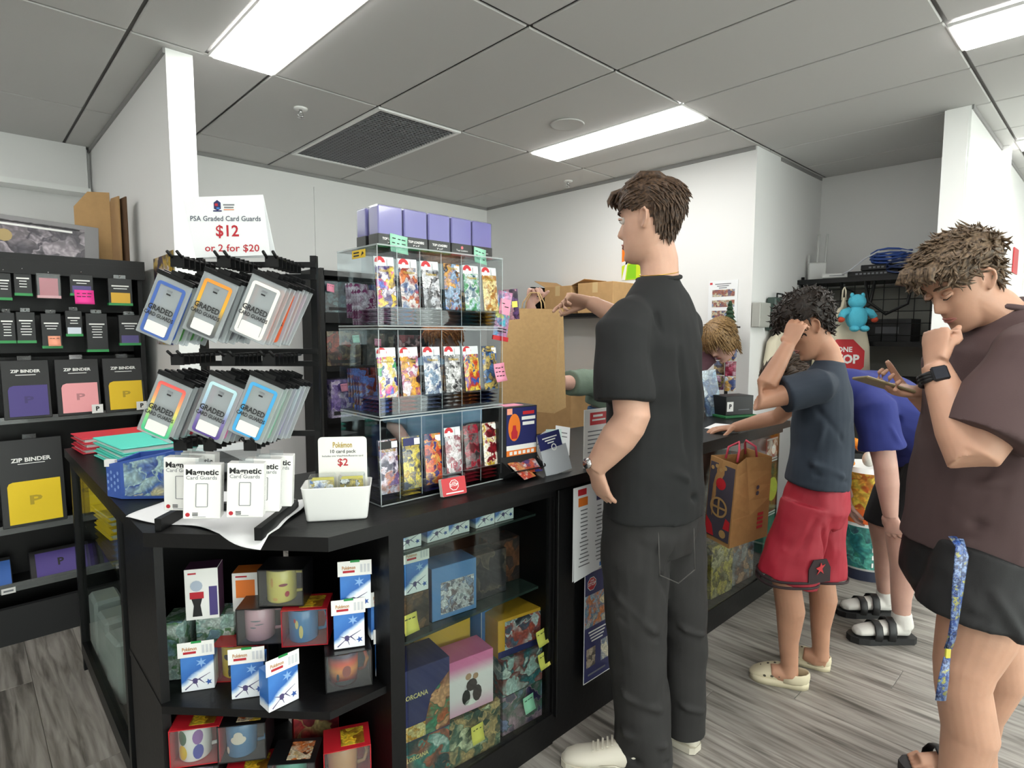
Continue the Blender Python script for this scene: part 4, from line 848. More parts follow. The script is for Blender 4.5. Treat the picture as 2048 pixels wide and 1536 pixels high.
# ------------------------------------------------------------------ corner shelf stock
PC = (-1.30, -1.45)
SKY = ('#2f6ab8', '#4a86cc', '#2a5ca8')
DB_ART = bpy.data.materials.new('mountain_print'); DB_ART.use_nodes = True
def _mount():
    t = DB_ART.node_tree; b = t.nodes['Principled BSDF']; b.inputs['Roughness'].default_value = .3; b.inputs['Coat Weight'].default_value = .4
    tc = nd(t, 'ShaderNodeTexCoord'); sp = nd(t, 'ShaderNodeSeparateXYZ'); t.links.new(tc.outputs['Object'], sp.inputs[0])
    n = nd(t, 'ShaderNodeTexNoise'); n.inputs['Scale'].default_value = 28; n.inputs['Detail'].default_value = 5; t.links.new(tc.outputs['Object'], n.inputs['Vector'])
    a = nd(t, 'ShaderNodeMath', operation='MULTIPLY_ADD'); a.inputs[1].default_value = -.75; t.links.new(sp.outputs[0], a.inputs[0]); t.links.new(sp.outputs[2], a.inputs[2])
    c = nd(t, 'ShaderNodeMath', operation='MULTIPLY_ADD'); c.inputs[1].default_value = .03; t.links.new(n.outputs[0], c.inputs[0]); t.links.new(a.outputs[0], c.inputs[2])
    mr = nd(t, 'ShaderNodeMapRange'); mr.inputs[1].default_value = -.04; mr.inputs[2].default_value = .16; t.links.new(c.outputs[0], mr.inputs[0])
    r = ramp(t, [(0, '#e6ecf2'), (.46, '#eef2f6'), (.5, '#a8c4e4'), (.54, '#2f68b6'), (.75, '#3f7cc8'), (1, '#3a74c0')]); t.links.new(mr.outputs[0], r.inputs[0]); t.links.new(r.outputs[0], b.inputs['Base Color'])
_mount()
VIOI = mat('violet_ink', '#4c4470', .6)
def deck_box():
    t = thing('deck_box', '', 'box'); w, d, h = .078, .05, .098
    B().box((0, 0, h/2), (w, d, h), DB_ART, bev=.0008).build('carton', t)
    pr = B(); Y = -d/2-.0006   # a small branching star shape in violet ink and a blue star
    for (x0, z0, x1, z1) in ((-.03, .006, -.006, .026), (-.006, .026, .03, .045), (-.006, .026, .0, .008), (-.006, .026, -.024, .034), (.004, .03, .016, .018)):
        dx, dz = x1-x0, z1-z0; l = math.hypot(dx, dz); nx, nz = -dz/l*.0016, dx/l*.0016; pr.add([(x0-nx, Y, z0-nz), (x1-nx*.3, Y, z1-nz*.3), (x1+nx*.3, Y, z1+nz*.3), (x0+nx, Y, z0+nz)], [(0, 1, 2, 3)], VIOI)
    pr.add([(-.006+.008*math.cos(k*math.pi/4)*(1 if k % 2 else .7), Y-.0002, .027+.008*math.sin(k*math.pi/4)) for k in range(8)], [tuple(range(8))[::-1]], VIOI)
    pr.add([(.026+(.009 if k % 2 else .004)*math.cos(k*math.pi/5), Y, .02+(.009 if k % 2 else .004)*math.sin(k*math.pi/5)) for k in range(10)], [tuple(range(10))[::-1]], mat('star_blue', '#3458a0', .5))
    pr.add([(.01+(.014 if k % 2 else .005)*math.cos(k*math.pi/6), Y, .075+(.014 if k % 2 else .005)*math.sin(k*math.pi/6)) for k in range(12)], [tuple(range(12))[::-1]], mat('ice_blue', '#86b0e0', .5))
    pr.build('print', t)
    hd = B(); hd.box((-.001, -d/2-.001, h+.015), (.086, .0012, .04), WHITE); hd.box((.0, -d/2-.0018, h+.034), (.024, .0006, .006), GREEN)
    hd.text('Pok\u00e9mon', .013, mat('tan_ink', '#b5824e', .6), (-.016, -d/2-.002, h+.017), weight=.03, wid=.034).box((-.016, -d/2-.002, h+.007), (.03, .0006, .006), REDINK)
    for q in range(3): hd.box((.016+q*.009, -d/2-.0018, h+.014), (.006, .0006, .022), mat('pale_grey', '#c9ccd0', .6))
    hd.build('header_card', t); return t
db = deck_box(); dfirst = [True]
def put_deck(lat, d, z, rz, lab, lean=0):
    loc = W(PC, lat, d, z); rot = (R_(lean), 0, RZ+R_(rz))
    if dfirst[0]: db.location = loc; db.rotation_euler = rot; db['label'] = lab; db['group'] = 'blue mountain print deck boxes'; dfirst[0] = False
    else: dup(db, loc, rot=rot, label=lab, group='blue mountain print deck boxes')
put_deck(-.122, -.005, .501, 16, 'blue deck box with white header at the left front of the shelf')
put_deck(.023, -.035, .501, 14, 'blue deck box standing in the middle of the shelf front')
put_deck(.115, -.075, .501, 48, 'blue deck box turned sideways at the front, header tilted')
# mugs in window boxes
def mug(loc, rz, cols, lab, r=.04, h=.092, blob=None, blobcol=None, sc=1):
    t = thing('mug', lab, 'mug', loc, rz); m = cols if isinstance(cols, bpy.types.Material) else mat('mug_'+cols, cols, .25, coat=.5)
    B().lathe([(.001, 0), (r*.93, 0), (r, .004), (r, h-.002), (r-.0015, h), (r-.005, h-.002), (r-.005, .006), (.001, .005)], m, 28, cap=False).build('body', t)
    pts = [(r*.95*math.cos(.0), 0, h*.82), (r+.018, 0, h*.8), (r+.026, 0, h*.5), (r+.018, 0, h*.22), (r*.95, 0, h*.2)]
    B().tube(pts, (.005), m, 8).build('handle', t)
    if blob:
        pb2 = B()
        for (a, z, wa, hz, mm) in blob:
            k = 12; P = lambda q, f: ((r+.0007)*math.cos(R_(a)+f*wa*math.cos(2*math.pi*q/k)), (r+.0007)*math.sin(R_(a)+f*wa*math.cos(2*math.pi*q/k)), z+f*hz*math.sin(2*math.pi*q/k))
            v = [P(0, 0)]+[P(q, f) for f in (.35, .7, 1) for q in range(k)]
            pb2.add(v, [(0, 1+q, 1+(q+1) % k) for q in range(k)]+[(1+j*k+q, 1+j*k+k+q, 1+j*k+k+(q+1) % k, 1+j*k+(q+1) % k) for j in (0, 1) for q in range(k)], mm)
        pb2.build('print', t)
    return t
def window_box(loc, rz, m, lab, w=.118, d=.095, h=.1, top=None, topart=None):
    """gift box open at the front: back, base, top and one side wall, clear window"""
    t = thing('mug_box', lab, 'box', loc, rz); th = .0018; b = B()
    b.box((0, d/2-th/2, h/2), (w, th, h), m).box((0, 0, th/2), (w, d-th, th), m).box((0, -.0005, h-th/2), (w, d-th, th), m)
    for s in (-1, 1): b.box((s*(w/2-th/2), 0, h/2), (th, d-th, h-2*th), m)
    b.build('carton', t)
    if topart: B().box((w*.12, 0, h+.0006), (w*.5, d*.7, .0008), topart).build('print', t)
    B().box((0, -d/2+.001, h/2), (w-.006, .0008, h-.006), FILM).build('window', t); return t
REDB = mat('red_box', '#b81f2a', .4, coat=.3); BLKB = mat('black_box', '#141416', .35, coat=.3)
PTOP = art(('#e8c020', '#e8a81e', '#f0d040', '#8a5a1a'), 20)
def mugset(lat, d, z, rz, bm, bl, mc, ml, blob=None, mz=.003, topart=None, w=.118, dx=0):
    loc = W(PC, lat, d, z); window_box(loc, RZ+R_(rz), bm, bl, w=w, topart=topart)
    mo = Matrix.Rotation(RZ+R_(rz), 3, 'Z') @ Vector((-.012+dx, .0, .0)); mug((loc.x+mo.x, loc.y+mo.y, z+mz), RZ+R_(rz+8), mc, ml, blob=blob, r=.0385, h=.088)
bk = INK; F_ = -98
mugset(-.038, .055, .501, 4, REDB, 'red window box on the shelf behind the deck boxes', '#e8c41c', 'yellow mug with black shapes in the red box on the shelf', [(F_-18, .06, .28, .008, bk), (F_+8, .035, .42, .016, bk), (F_-10, .018, .1, .012, bk), (F_+24, .016, .1, .013, bk)])
mugset(.262, .02, .501, 20, BLKB, 'black window box at the right of the shelf', grad('sunset', [(0, '#3a1420'), (.2, '#7a2a1c'), (.5, '#e08a3a'), (.75, '#d8502c'), (1, '#3a1c3c')], 2, .006, .08, .25), 'mug printed with an orange sunset in the black box', [(F_+10, .042, .3, .016, mat('rust_ink', '#8a3018', .5)), (F_-24, .028, .1, .01, INK), (F_+2, .012, .7, .006, INK)], topart=None)
mugset(.028, .055, .604, 6, BLKB, 'black window box second layer, left of the blue mug', '#d9a9b0', 'pink mug with thin black lines in a black box', [(F_, .058, .35, .002, GREYINK), (F_+14, .048, .3, .0015, GREYINK), (F_-10, .04, .22, .002, GREYINK)])
mugset(.148, .05, .604, 8, REDB, 'red window box second layer, holding the blue mug', '#3f7fae', 'blue mug with a pale curved patch in a red box', [(F_-14, .052, .12, .012, mat('sand_ink', '#d8c878', .5)), (F_+2, .032, .14, .018, mat('sand_ink', '#d8c878', .5)), (F_-22, .062, .08, .006, REDINK)], topart=PTOP)
mugset(.088, .06, .708, 3, BLKB, 'black window box on top of the pile in the corner shelf', '#e3d36a', 'pale yellow mug with red and gold patches in the topmost black box', [(F_-20, .058, .1, .014, mat('straw_ink', '#d8a84a', .5)), (F_+24, .05, .3, .004, mat('maroon_ink', '#8a2f34', .5)), (F_+38, .024, .16, .008, REDINK), (F_-8, .012, .18, .005, mat('straw_ink', '#d8a84a', .5))])
# deck boxes piled on the right
put_deck(.268, .02, .604, 16, 'blue deck box on top of the sunset mug box, lower of two'); put_deck(.285, .03, .704, 14, 'topmost blue deck box of the pile at the right')
put_deck(.345, .075, .604, 30, 'blue deck box tucked behind the right hand pile')
put_deck(.355, .075, .501, 30, 'blue deck box on the shelf under the tucked one')
# figure box, green boxes
def small_box(loc, rz, d3, m, lab, faces=None, extra=None, name='product_box', cat='box', grp=None, top=None):
    t = thing(name, lab, cat, loc, rz, grp); B().box((0, 0, d3[2]/2), d3, m, bev=.001, faces=faces).build('carton', t)
    if extra:
        e = B(); extra(e, d3); e.build('print', t)
    return t
def figp(e, d):
    y = -d[1]/2-.0006; e.box((.028, y, .05), (.02, .0008, .08), PUR).box((-.022, y, .128), (.02, .0008, .004), REDINK)
    e.prism([(-.012, 0), (.012, 0), (.008, .03), (.014, .052), (-.014, .052), (-.008, .03)], 0, .0008, INK, Matrix.Translation((-.012, y, .01)) @ Matrix.Rotation(R_(90), 4, 'X')); e.box((-.012, y-.0006, .068), (.034, .0008, .018), REDINK)
    e.add([(-.012+.015*math.cos(k*math.pi/6), y-.0008, .094+.015*math.sin(k*math.pi/6)) for k in range(12)], [tuple(range(12))[::-1]], mat('pale_hair', '#a8b4c4', .6))
small_box(W(PC, -.135, .06, .663), RZ+R_(14), (.082, .06, .14), WHITE, 'white and plum figure box with a small figure picture', {'+x': mat('plum', '#4a2444', .4), '+z': mat('plum', '#4a2444', .4)}, figp)
GRN = art(('#7fae8a', '#a8c8c0', '#c9d8d0', '#5a8a5c', '#8fb0c0'), 22)
small_box(W(PC, -.21, .06, .501), RZ+R_(10), (.055, .09, .16), GRN, 'pale green patterned box at the left of the shelf'); small_box(W(PC, -.115, .095, .501), RZ+R_(6), (.1, .07, .16), GRN, 'pale green patterned box under the figure box')
small_box(W(PC, -.04, .115, .604), RZ+R_(8), (.07, .06, .165), WHITE, 'white and orange figure box half hidden behind the mug boxes', {'+z': ORANGE}, lambda e, d: e.box((0, -d[1]/2-.0006, .12), (.05, .0008, .05), ORANGE).box((-.01, -d[1]/2-.0008, .155), (.03, .0008, .004), REDINK))
small_box(W(PC, -.03, .10, .501), RZ, (.12, .07, .1), BLKB, 'black carton at the back under the orange figure box')
# lower shelf
LZ = .071
def low(lat, d, z, rz, bm, bl, mc, ml, blob=None, **k): mugset(lat, d, z, rz, bm, bl, mc, ml, blob, **k)
QUAD = mat('mug_white', '#e8e4dc', .25)
qb = [(F_-32, .065, .33, .02, mat('moss', '#3f6a4a', .4)), (F_+26, .065, .33, .02, mat('heather', '#8a5a9a', .4)), (F_-32, .026, .33, .02, YELLOW), (F_+26, .026, .33, .02, mat('cobalt', '#3a3f9a', .4))]
def crate(lat, d, rz, h, lab): small_box(W(PC, lat, d, LZ), RZ+R_(rz), (.118, .1, h), REDB, lab)
low(-.17, .07, .277, 0, REDB, 'red window box at the far left of the lower shelf', '#e8c41c', 'yellow mug with black shapes at the far left, lower shelf', [(F_-12, .05, .4, .014, bk), (F_+10, .025, .25, .014, bk)], topart=PTOP)
low(-.112, -.035, .332, 12, REDB, 'red window box topmost at the left of the lower shelf', QUAD, 'mug with four coloured squares in a red box', qb, topart=PTOP)
low(.0, -.015, .328, 10, BLKB, 'black window box on the lower shelf with the blue mug', '#44779c', 'blue mug with a cream patch in a black box', [(F_+2, .05, .5, .012, mat('cream_ink', '#d8ccb8', .5)), (F_+2, .06, .3, .012, mat('cream_ink', '#d8ccb8', .5)), (F_-42, .02, .14, .01, mat('cream_ink', '#d8ccb8', .5))], topart=art(('#e8a030', '#f0e0c0', '#d85a2a', '#e8c848'), 30))
low(-.112, -.035, .228, 8, BLKB, 'black window box under the four square mug', '#8f7a98', 'lavender mug at the left of the lower shelf')
low(.02, -.04, .205, 14, REDB, 'red window box low in the middle of the pile', '#e6c222', 'yellow mug low in the middle of the pile', topart=PTOP)
low(.135, -.03, .235, 6, BLKB, 'black window box with a striped lid in the lower shelf', '#4aa58c', 'green mug in the black striped box', topart=art(('#e8b030', '#f0e4c8', '#e07a2c', '#2a2a2c'), 26))
low(.265, -.015, .262, 18, REDB, 'red, white and yellow topped window box at the right of the lower shelf', '#b98a5c', 'brown mug in the right hand red box, lower shelf', topart=PTOP)
for lat, d, rz, h, lab in ((-.17, .07, 0, .205, 'red carton at the far left bottom of the corner shelf'), (-.112, -.035, 8, .156, 'red carton under the lavender mug box'), (.02, -.04, 14, .133, 'red carton under the low yellow mug box'), (.135, -.03, 6, .163, 'red carton under the green mug box'), (.265, -.015, 18, .19, 'red carton at the bottom right of the corner shelf')): crate(lat, d, rz, h, lab)
small_box(W(PC, .14, .105, LZ), RZ+R_(25), (.12, .08, .34), REDB, 'dim red and brown box at the back of the lower shelf', {'-y': art(('#6a5a3a', '#7a1c24', '#8a7a50', '#5a1820'), 14)})

# ------------------------------------------------------------------ inside the glass cabinet
def lor(m1, m2):
    def ex(e, d):
        y = -d[1]/2-.0006; e.add([(-d[0]*.1, y, .004), (d[0]*.49, y, .004), (d[0]*.49, y, d[2]*.8), (d[0]*.1, y, d[2]*.55)], [(0, 1, 2, 3)], m1); e.box((-d[0]*.25, y-.0004, d[2]*.12), (d[0]*.45, .0006, d[2]*.2), m2)
        e.text('LORCANA', .02, mat('cream_gold', '#e0d090', .5), (-d[0]*.22, y-.0006, d[2]*.62), weight=.02, wid=d[0]*.5)
    return ex
yb = -1.61
aW = art(('#6a3a2a', '#b8603a', '#3f8a6a', '#8a4a3a', '#d8a078'), 14); aG = art(('#e8c040', '#f0dca0', '#c8902a'), 26); aT = art(('#2c6a6e', '#c8d8d4', '#3f8a84', '#a8604a', '#1f4a50'), 14)
small_box((-.875, yb, .101), R_(-6), (.155, .12, .165), aT, 'teal card game box at the bottom left behind the glass', None, lambda e, d: e.text('LORCANA', .018, mat('cream_gold', '#e0d090', .5), (-.03, -d[1]/2-.0008, .11), weight=.02, wid=.07))
small_box((-.875, yb, .267), R_(-8), (.155, .13, .215), NAVY, 'navy card game box on top of the teal one', None, lor(aW, aG))
def pinkp(e, d):
    y = -d[1]/2-.0006
    for (x, z, w, h, m) in ((-.02, .05, .03, .05, INK), (.02, .052, .034, .054, mat('char_ink', '#3a2e30', .6)), (0, .085, .04, .04, mat('char_ink', '#3a2e30', .6)), (-.012, .115, .022, .022, mat('tan_skin', '#b08a70', .6)), (.014, .11, .02, .02, mat('tan_skin', '#b08a70', .6)), (0, .03, .05, .02, WHITE)):
        e.add([(x+w/2*math.cos(k*math.pi/5), y-.0003*(1+len(e.f) % 5), z+h/2*math.sin(k*math.pi/5)) for k in range(10)], [tuple(range(10))[::-1]], m)
small_box((-.70, yb-.005, .257), R_(-8), (.162, .1, .178), grad('pink_fade', [(0, '#d8a0bc'), (.3, '#e8dce2'), (.62, '#ece4e8'), (.85, '#dc7aaa'), (1, '#d870a4')], 2, 0, .18), 'pink and white square box in the middle behind the glass', None, pinkp)
small_box((-.69, yb+.0, .101), R_(-5), (.195, .12, .15), art(('#8a9a7a', '#d8d8b8', '#4a6a5c', '#c8a878', '#2f4a44'), 17), 'landscape printed box under the pink one')
small_box((-.465, yb, .101), R_(-4), (.21, .12, .132), art(('#4a3a6a', '#8a90b8', '#2f5a4a', '#a8889a', '#38305a'), 15), 'violet printed box at the bottom right behind the glass')
small_box((-.465, yb, .235), R_(-4), (.21, .12, .122), art(('#4a8a9c', '#c8d0cc', '#2f6a74', '#8c4a48', '#a8c0c0'), 15), 'teal printed box in the middle of the right hand stack')
small_box((-.465, yb+.01, .359), R_(-8), (.205, .11, .13), mat('ochre_box', '#c8962a', .4), 'ochre box with a blue picture on the right hand stack', None, lambda e, d: e.box((.0, -d[1]/2-.0006, .07), (.15, .0008, .1), art(('#7aa8c8', '#4a5c74', '#a84a40', '#c8d8e0', '#2a2c3c'), 18)).box((0, -d[1]/2-.0008, .012), (.205, .0008, .022), NAVY))
small_box((-.55, -1.52, .359), R_(10), (.08, .08, .165), WHITE, 'white and blue box behind the ochre one', {'-x': BLUE, '-y': BLUE})
small_box((-.72, yb+.09, .257), R_(-12), (.2, .04, .25), mat('gold_box', '#d0a83a', .4), 'gold box standing behind the pink one'); small_box((-.79, yb+.135, .257), R_(-14), (.22, .04, .268), mat('gold_box', '#d0a83a', .4), 'second gold box standing further back')
ys = -1.58
small_box((-.735, ys, .563), R_(-6), (.16, .09, .165), mat('steel_blue', '#5a86bc', .35), 'blue box with a crowded picture on the glass cabinet shelf', {'-x': mat('indigo', '#3a4470', .4)}, lambda e, d: e.box((.01, -d[1]/2-.0006, .065), (.12, .0008, .1), art(('#c8c8d8', '#5a5a70', '#e0e0e8', '#7a6a70', '#9aa8c8'), 30)))
small_box((-.575, ys+.02, .563), R_(-5), (.145, .08, .15), art(('#1e1e24', '#3a3a44', '#24242c', '#6a5a50', '#2a2830'), 12), 'dark box right of the blue one on the cabinet shelf'); small_box((-.46, ys+.06, .563), R_(-5), (.12, .08, .155), art(('#201c20', '#7a4a34', '#2a2428', '#4a3a3a'), 12), 'dark brown box at the right of the cabinet shelf')
put_deck(0, 0, 0, 0, 'x') if False else None
def put_deck_xy(x, y, z, rz, lab): dup(db, (x, y, z), rot=(0, 0, R_(rz)), label=lab, group='blue mountain print deck boxes')
small_box((-.875, ys-.01, .563), R_(-4), (.085, .06, .11), art(('#3a2c24', '#7a5a40', '#2a2422', '#5a4434'), 18), 'brown pictured box under the blue deck box in the cabinet', {'+x': REDB}); put_deck_xy(-.87, ys-.01, .674, -6, 'blue deck box in the cabinet, on the brown pictured box')
for q, (x, lab) in enumerate(((-.90, 'blue deck box on the top cabinet shelf, leftmost'), (-.80, 'blue deck box on the top cabinet shelf, second from left'), (-.72, 'blue deck box on the top cabinet shelf, third from left'), (-.615, 'blue deck box on the top cabinet shelf, fourth from left'), (-.53, 'blue deck box on the top cabinet shelf, rightmost'))):
    o = dup(db, (x, -1.60, .816), rot=(0, 0, R_(-4+3*(q % 2))), label=lab, group='blue mountain print deck boxes')
    for c in list(o.children):
        if c.name.startswith('header'): bpy.data.objects.remove(c)
        else: c.scale = (1, 1, .82)
for (x, y, z, m, lab) in ((-.415, -1.682, .42, YELN, 'yellow price note on the ochre box behind the glass'), (-.405, -1.682, .335, YELN, 'yellow price note on the teal box behind the glass'), (-.475, -1.682, .21, MINT, 'mint price note on the violet box behind the glass'), (-.70, -1.682, .215, YELN, 'yellow price note on the landscape box behind the glass'), (-.925, -1.655, .64, YELN, 'yellow price note at the left end of the cabinet shelf')):
    note(m, (x, y, z), (0, R_(random.uniform(-6, 6)), 0), lab, .048, .052, 1)
# second glass cabinet
small_box((.96, -1.60, .101), R_(-4), (.2, .1, .27), art(('#8a7a4a', '#d8c8a0', '#6a5a30', '#e0c860', '#a88a6a'), 16), 'yellowish printed box low in the right hand cabinet'); small_box((1.19, -1.60, .101), R_(-3), (.24, .1, .24), art(('#a8604a', '#c8b8b0', '#8a8a98', '#7a4a3a', '#d0a080'), 16), 'reddish printed box low in the right hand cabinet')
gf = mat('grey_edge', '#b8bcbc', .5)
def bigp(m, m2):
    def ex(e, d):
        y = -d[1]/2-.0006
        for s in (0, 1): e.box((0, y, .006+(d[2]-.012)*s), (d[0], .0008, .008), gf)
        e.box((0, y, d[2]*.5), (d[0]*.96, .0006, d[2]*.86), m); e.add([(.02+d[2]*.22*math.cos(k*math.pi/8), y-.0006, d[2]*.45+d[2]*.22*math.sin(k*math.pi/8)) for k in range(16)], [tuple(range(16))[::-1]], m2)
    return ex
small_box((1.385, -1.60, .101), 0, (.14, .2, .13), BLKB, 'black box at the bottom right of the right hand cabinet', None, bigp(BLKB, BLKB))
small_box((1.385, -1.60, .233), 0, (.14, .2, .21), mat('forest', '#2f5a48', .4), 'green box in the right hand cabinet behind the boy', None, bigp(mat('forest', '#2f5a48', .4), mat('forest', '#2f5a48', .4)))
small_box((1.385, -1.60, .445), 0, (.14, .2, .3), mat('umber', '#6a4428', .5), 'brown and green box in the right hand cabinet behind the boy', None, bigp(art(('#5a3a20', '#7a6a2a', '#2f4a34', '#8a5a30'), 10), mat('lime_ball', '#a8b03a', .5)))
small_box((1.385, -1.60, .747), 0, (.14, .2, .12), REDB, 'red and white box at the top of the right hand cabinet', None, bigp(art(('#a82a2c', '#d8d0c8', '#7a3a30'), 16), WHITE))
# ------------------------------------------------------------------ behind the counter
for q, (x, z, w, d, h, cols, lab) in enumerate((
  (.42, 1.586, .30, .2, .24, ('#22303a', '#2f4a5a', '#1a2228', '#4a6a70', '#28363c'), 'dark teal printed box on the upper level of the stock shelf'), (.75, 1.586, .28, .2, .22, ('#2a2c34', '#5a4a50', '#1e2024', '#7a6a60'), 'dark printed box right of the teal one on the stock shelf'), (1.04, 1.586, .24, .2, .25, ('#3a2a44', '#6a5a80', '#241c30', '#8a7aa0'), 'dark plum printed box at the right of the upper stock level'),
  (.42, 1.171, .28, .2, .27, ('#4a2a20', '#8a3a2a', '#2a1c18', '#7a6a4a', '#33201a'), 'brown and red printed box on the middle stock level'), (.74, 1.171, .25, .2, .25, ('#3a3430', '#6a5a4a', '#201c1a', '#8a7a60'), 'dusky printed box in the middle of the stock shelf'), (1.03, 1.171, .24, .2, .24, ('#5a2030', '#a04a50', '#301820', '#c8a0a0'), 'maroon printed box at the right of the middle stock level'),
  (.385, .761, .2, .2, .3, ('#2c2848', '#5a4a8a', '#8a7ab0', '#c8c0d8', '#3a3468'), 'violet printed box on the lower stock level, left'), (.60, .761, .24, .22, .2, ('#c83a34', '#3a3a8a', '#e8d8c0', '#e0b040', '#2a2a68'), 'brightly coloured printed box on the lower stock level'), (.86, .761, .22, .2, .26, ('#302a58', '#8a80c0', '#4a3a7a', '#d8c8e0'), 'indigo printed box on the lower stock level'), (1.08, .761, .18, .2, .22, ('#8a2a34', '#d8b8a0', '#4a1c24', '#c86a50'), 'red printed box at the right of the lower stock level'))):
    small_box((x, 1.36, z), R_(random.uniform(-4, 4)), (w, d, h), art(cols, 11), lab, None, lambda e, dd: e.box((0, -dd[1]/2-.0006, dd[2]*.12), (dd[0]*.8, .0008, dd[2]*.1), DARK))
for (x, z, m, lab) in ((.30, 1.80, PINKN, 'pink price note at the left end of the stock shelf'), (.47, 1.80, PINKN, 'pink price note on the dark teal stock box'), (.50, 1.41, MINT, 'mint price note on the brown and red stock box'), (.39, 1.03, PINKN, 'pink price note on the violet stock box'), (.70, 1.38, PINKN, 'pink price note on the dusky stock box'), (.52, .95, MINT, 'mint price note on the brightly coloured stock box')):
    note(m, (x, 1.235, z), (0, R_(random.uniform(-9, 9)), 0), lab, .06, .06, 1)
# wall shelf with cartons on the right wall
t = thing('wall_shelf', 'black wall shelf carrying cardboard cartons on the right wall', 'shelf', (2.03, .12, 1.56))
B().box((0, 0, .015), (.36, 1.02, .03), BLACK).build('shelf', t)
for y in (-.5, .5): B().box((0, y, -.12), (.34, .02, .24), BLACK).build('bracket', t)
B().box((0, .5, .15), (.34, .02, .24), BLACKP).build('end_panel', t)
def carton(loc, rz, d3, lab, open_top=False, grp=None):
    t = thing('carton', lab, 'box', loc, rz, grp); b = B(); b.box((0, 0, d3[2]/2), d3, CARD, bev=.003); b.build('body', t)
    B().box((0, 0, d3[2]+.0006), (d3[0], .05, .001), mat('parcel_tape', '#c8ab7c', .35)).box((-d3[0]/2-.0006, 0, d3[2]-.04), (.001, .05, .08), mat('parcel_tape', '#c8ab7c', .35)).build('tape', t)
    if open_top:
        for s, a in ((1, 25), (-1, -18)):
            fl_ = B().box((0, s*.07, 0), (d3[0]-.01, .14, .003), CARD); fl_.build('flap', t, (0, s*d3[1]/2, d3[2]), (R_(a), 0, 0))
    return t
carton((2.03, .33, 1.591), 0, (.3, .30, .23), 'left cardboard carton with loose flaps on the wall shelf', True); carton((2.03, -.06, 1.591), R_(3), (.3, .34, .24), 'right cardboard carton on the wall shelf')
carton((1.95, .30, 0), 0, (.42, .5, .55), 'bottom cardboard carton stacked under the wall shelf'); carton((1.95, .30, .551), R_(2), (.42, .48, .48), 'upper cardboard carton stacked under the wall shelf', True)
# papers on the right wall
t = thing('poster', 'bright orange and green poster on the right wall behind the standing man', 'poster', (2.206, -.205, 2.0)); B().box((0, 0, 0), (.003, .24, .27), mat('chartreuse', '#c8dc28', .5)).build('sheet', t)
tb = B(); X = -.002
tb.add([(X, .12, .01), (X, -.12, .06), (X, -.12, .135), (X, .12, .135)], [(0, 1, 2, 3)], mat('vivid_orange', '#f07c18', .5)).add([(X-.0004, .12, -.02), (X-.0004, -.12, .045), (X-.0004, -.12, .06), (X-.0004, .12, .012)], [(0, 1, 2, 3)], WHITE).add([(X-.0004, .12, -.135), (X-.0004, .085, -.135), (X-.0004, .06, .03), (X-.0004, .075, .03)], [(0, 1, 2, 3)], WHITE).add([(X, .075, -.13), (X, -.02, -.13), (X, -.02, .01), (X, .06, -.02)], [(0, 1, 2, 3)], mat('leaf_green', '#86c81c', .5)); tb.build('print', t)
t = thing('poster', 'white price list with small pictures on the right wall', 'poster', (2.206, -.97, 1.665)); B().box((0, 0, 0), (.003, .22, .29), PAPER).build('sheet', t)
tb = B()
for q in range(3): tb.box((-.002, 0, .12-.014*q), (.0006, .12-.03*q, .006), GREYINK)
for q in range(3): tb.box((-.002, -.005, .055-.075*q), (.0006, .17, .05), art(('#c8c88a', '#8a9ac0', '#d8d0b0', '#a86a5a', '#5a6a8a'), 28))
tb.box((-.002, .09, .125), (.0006, .02, .014), RED); tb.build('print', t)
# hanging strip of bright packs and tiny tree near the wall corner
t = thing('display_stand', 'narrow black stand hung with bright packs by the wall corner', 'stand', (2.09, -1.075, 0)); B().box((0, 0, .01), (.2, .18, .02), BLACKP).build('base', t); B().cyl((0, 0, .02), (0, 0, 1.47), .012, BLACKP).build('pole', t); B().box((0, 0, 1.475), (.12, .12, .012), BLACKP).build('top_plate', t)
AS = [art(c, 20) for c in (('#c82a58', '#e8c8d8', '#8a1c3c', '#d86a8a'), ('#b0742a', '#e8d0a0', '#6a4a2a', '#8a9ac0'), ('#4a6ab0', '#c8d8e8', '#e0b050', '#3a4a80'), ('#9a3a7a', '#e0b0d0', '#5a2a5a', '#c8c070'))]
for q in range(8):
    b = B(); pillow(.07, .1, .012, AS[q % 4], b, 0); place(b, 'hanging_pack', ('bright packs hanging on the narrow stand by the wall corner'), 'card pack', (2.05+.03*(q % 2), -1.075+(.05 if q % 2 else -.05), 1.4-.105*(q//2)), R_(-60), 'bright packs on the narrow stand')
t = thing('tiny_tree', 'tiny dark green artificial fir tree on the narrow stand', 'tree', (2.09, -1.085, 1.482)); B().cyl((0, 0, 0), (0, 0, .05), .008, mat('bark', '#4a3424', .8)).build('trunk', t)
fb = B(); FIR = mat('fir_green', '#24402a', .8)
for q in range(5): fb.lathe([(.045-.007*q, .03+.028*q), (.02-.003*q, .062+.028*q)], FIR, 12)
fb.build('foliage', t)
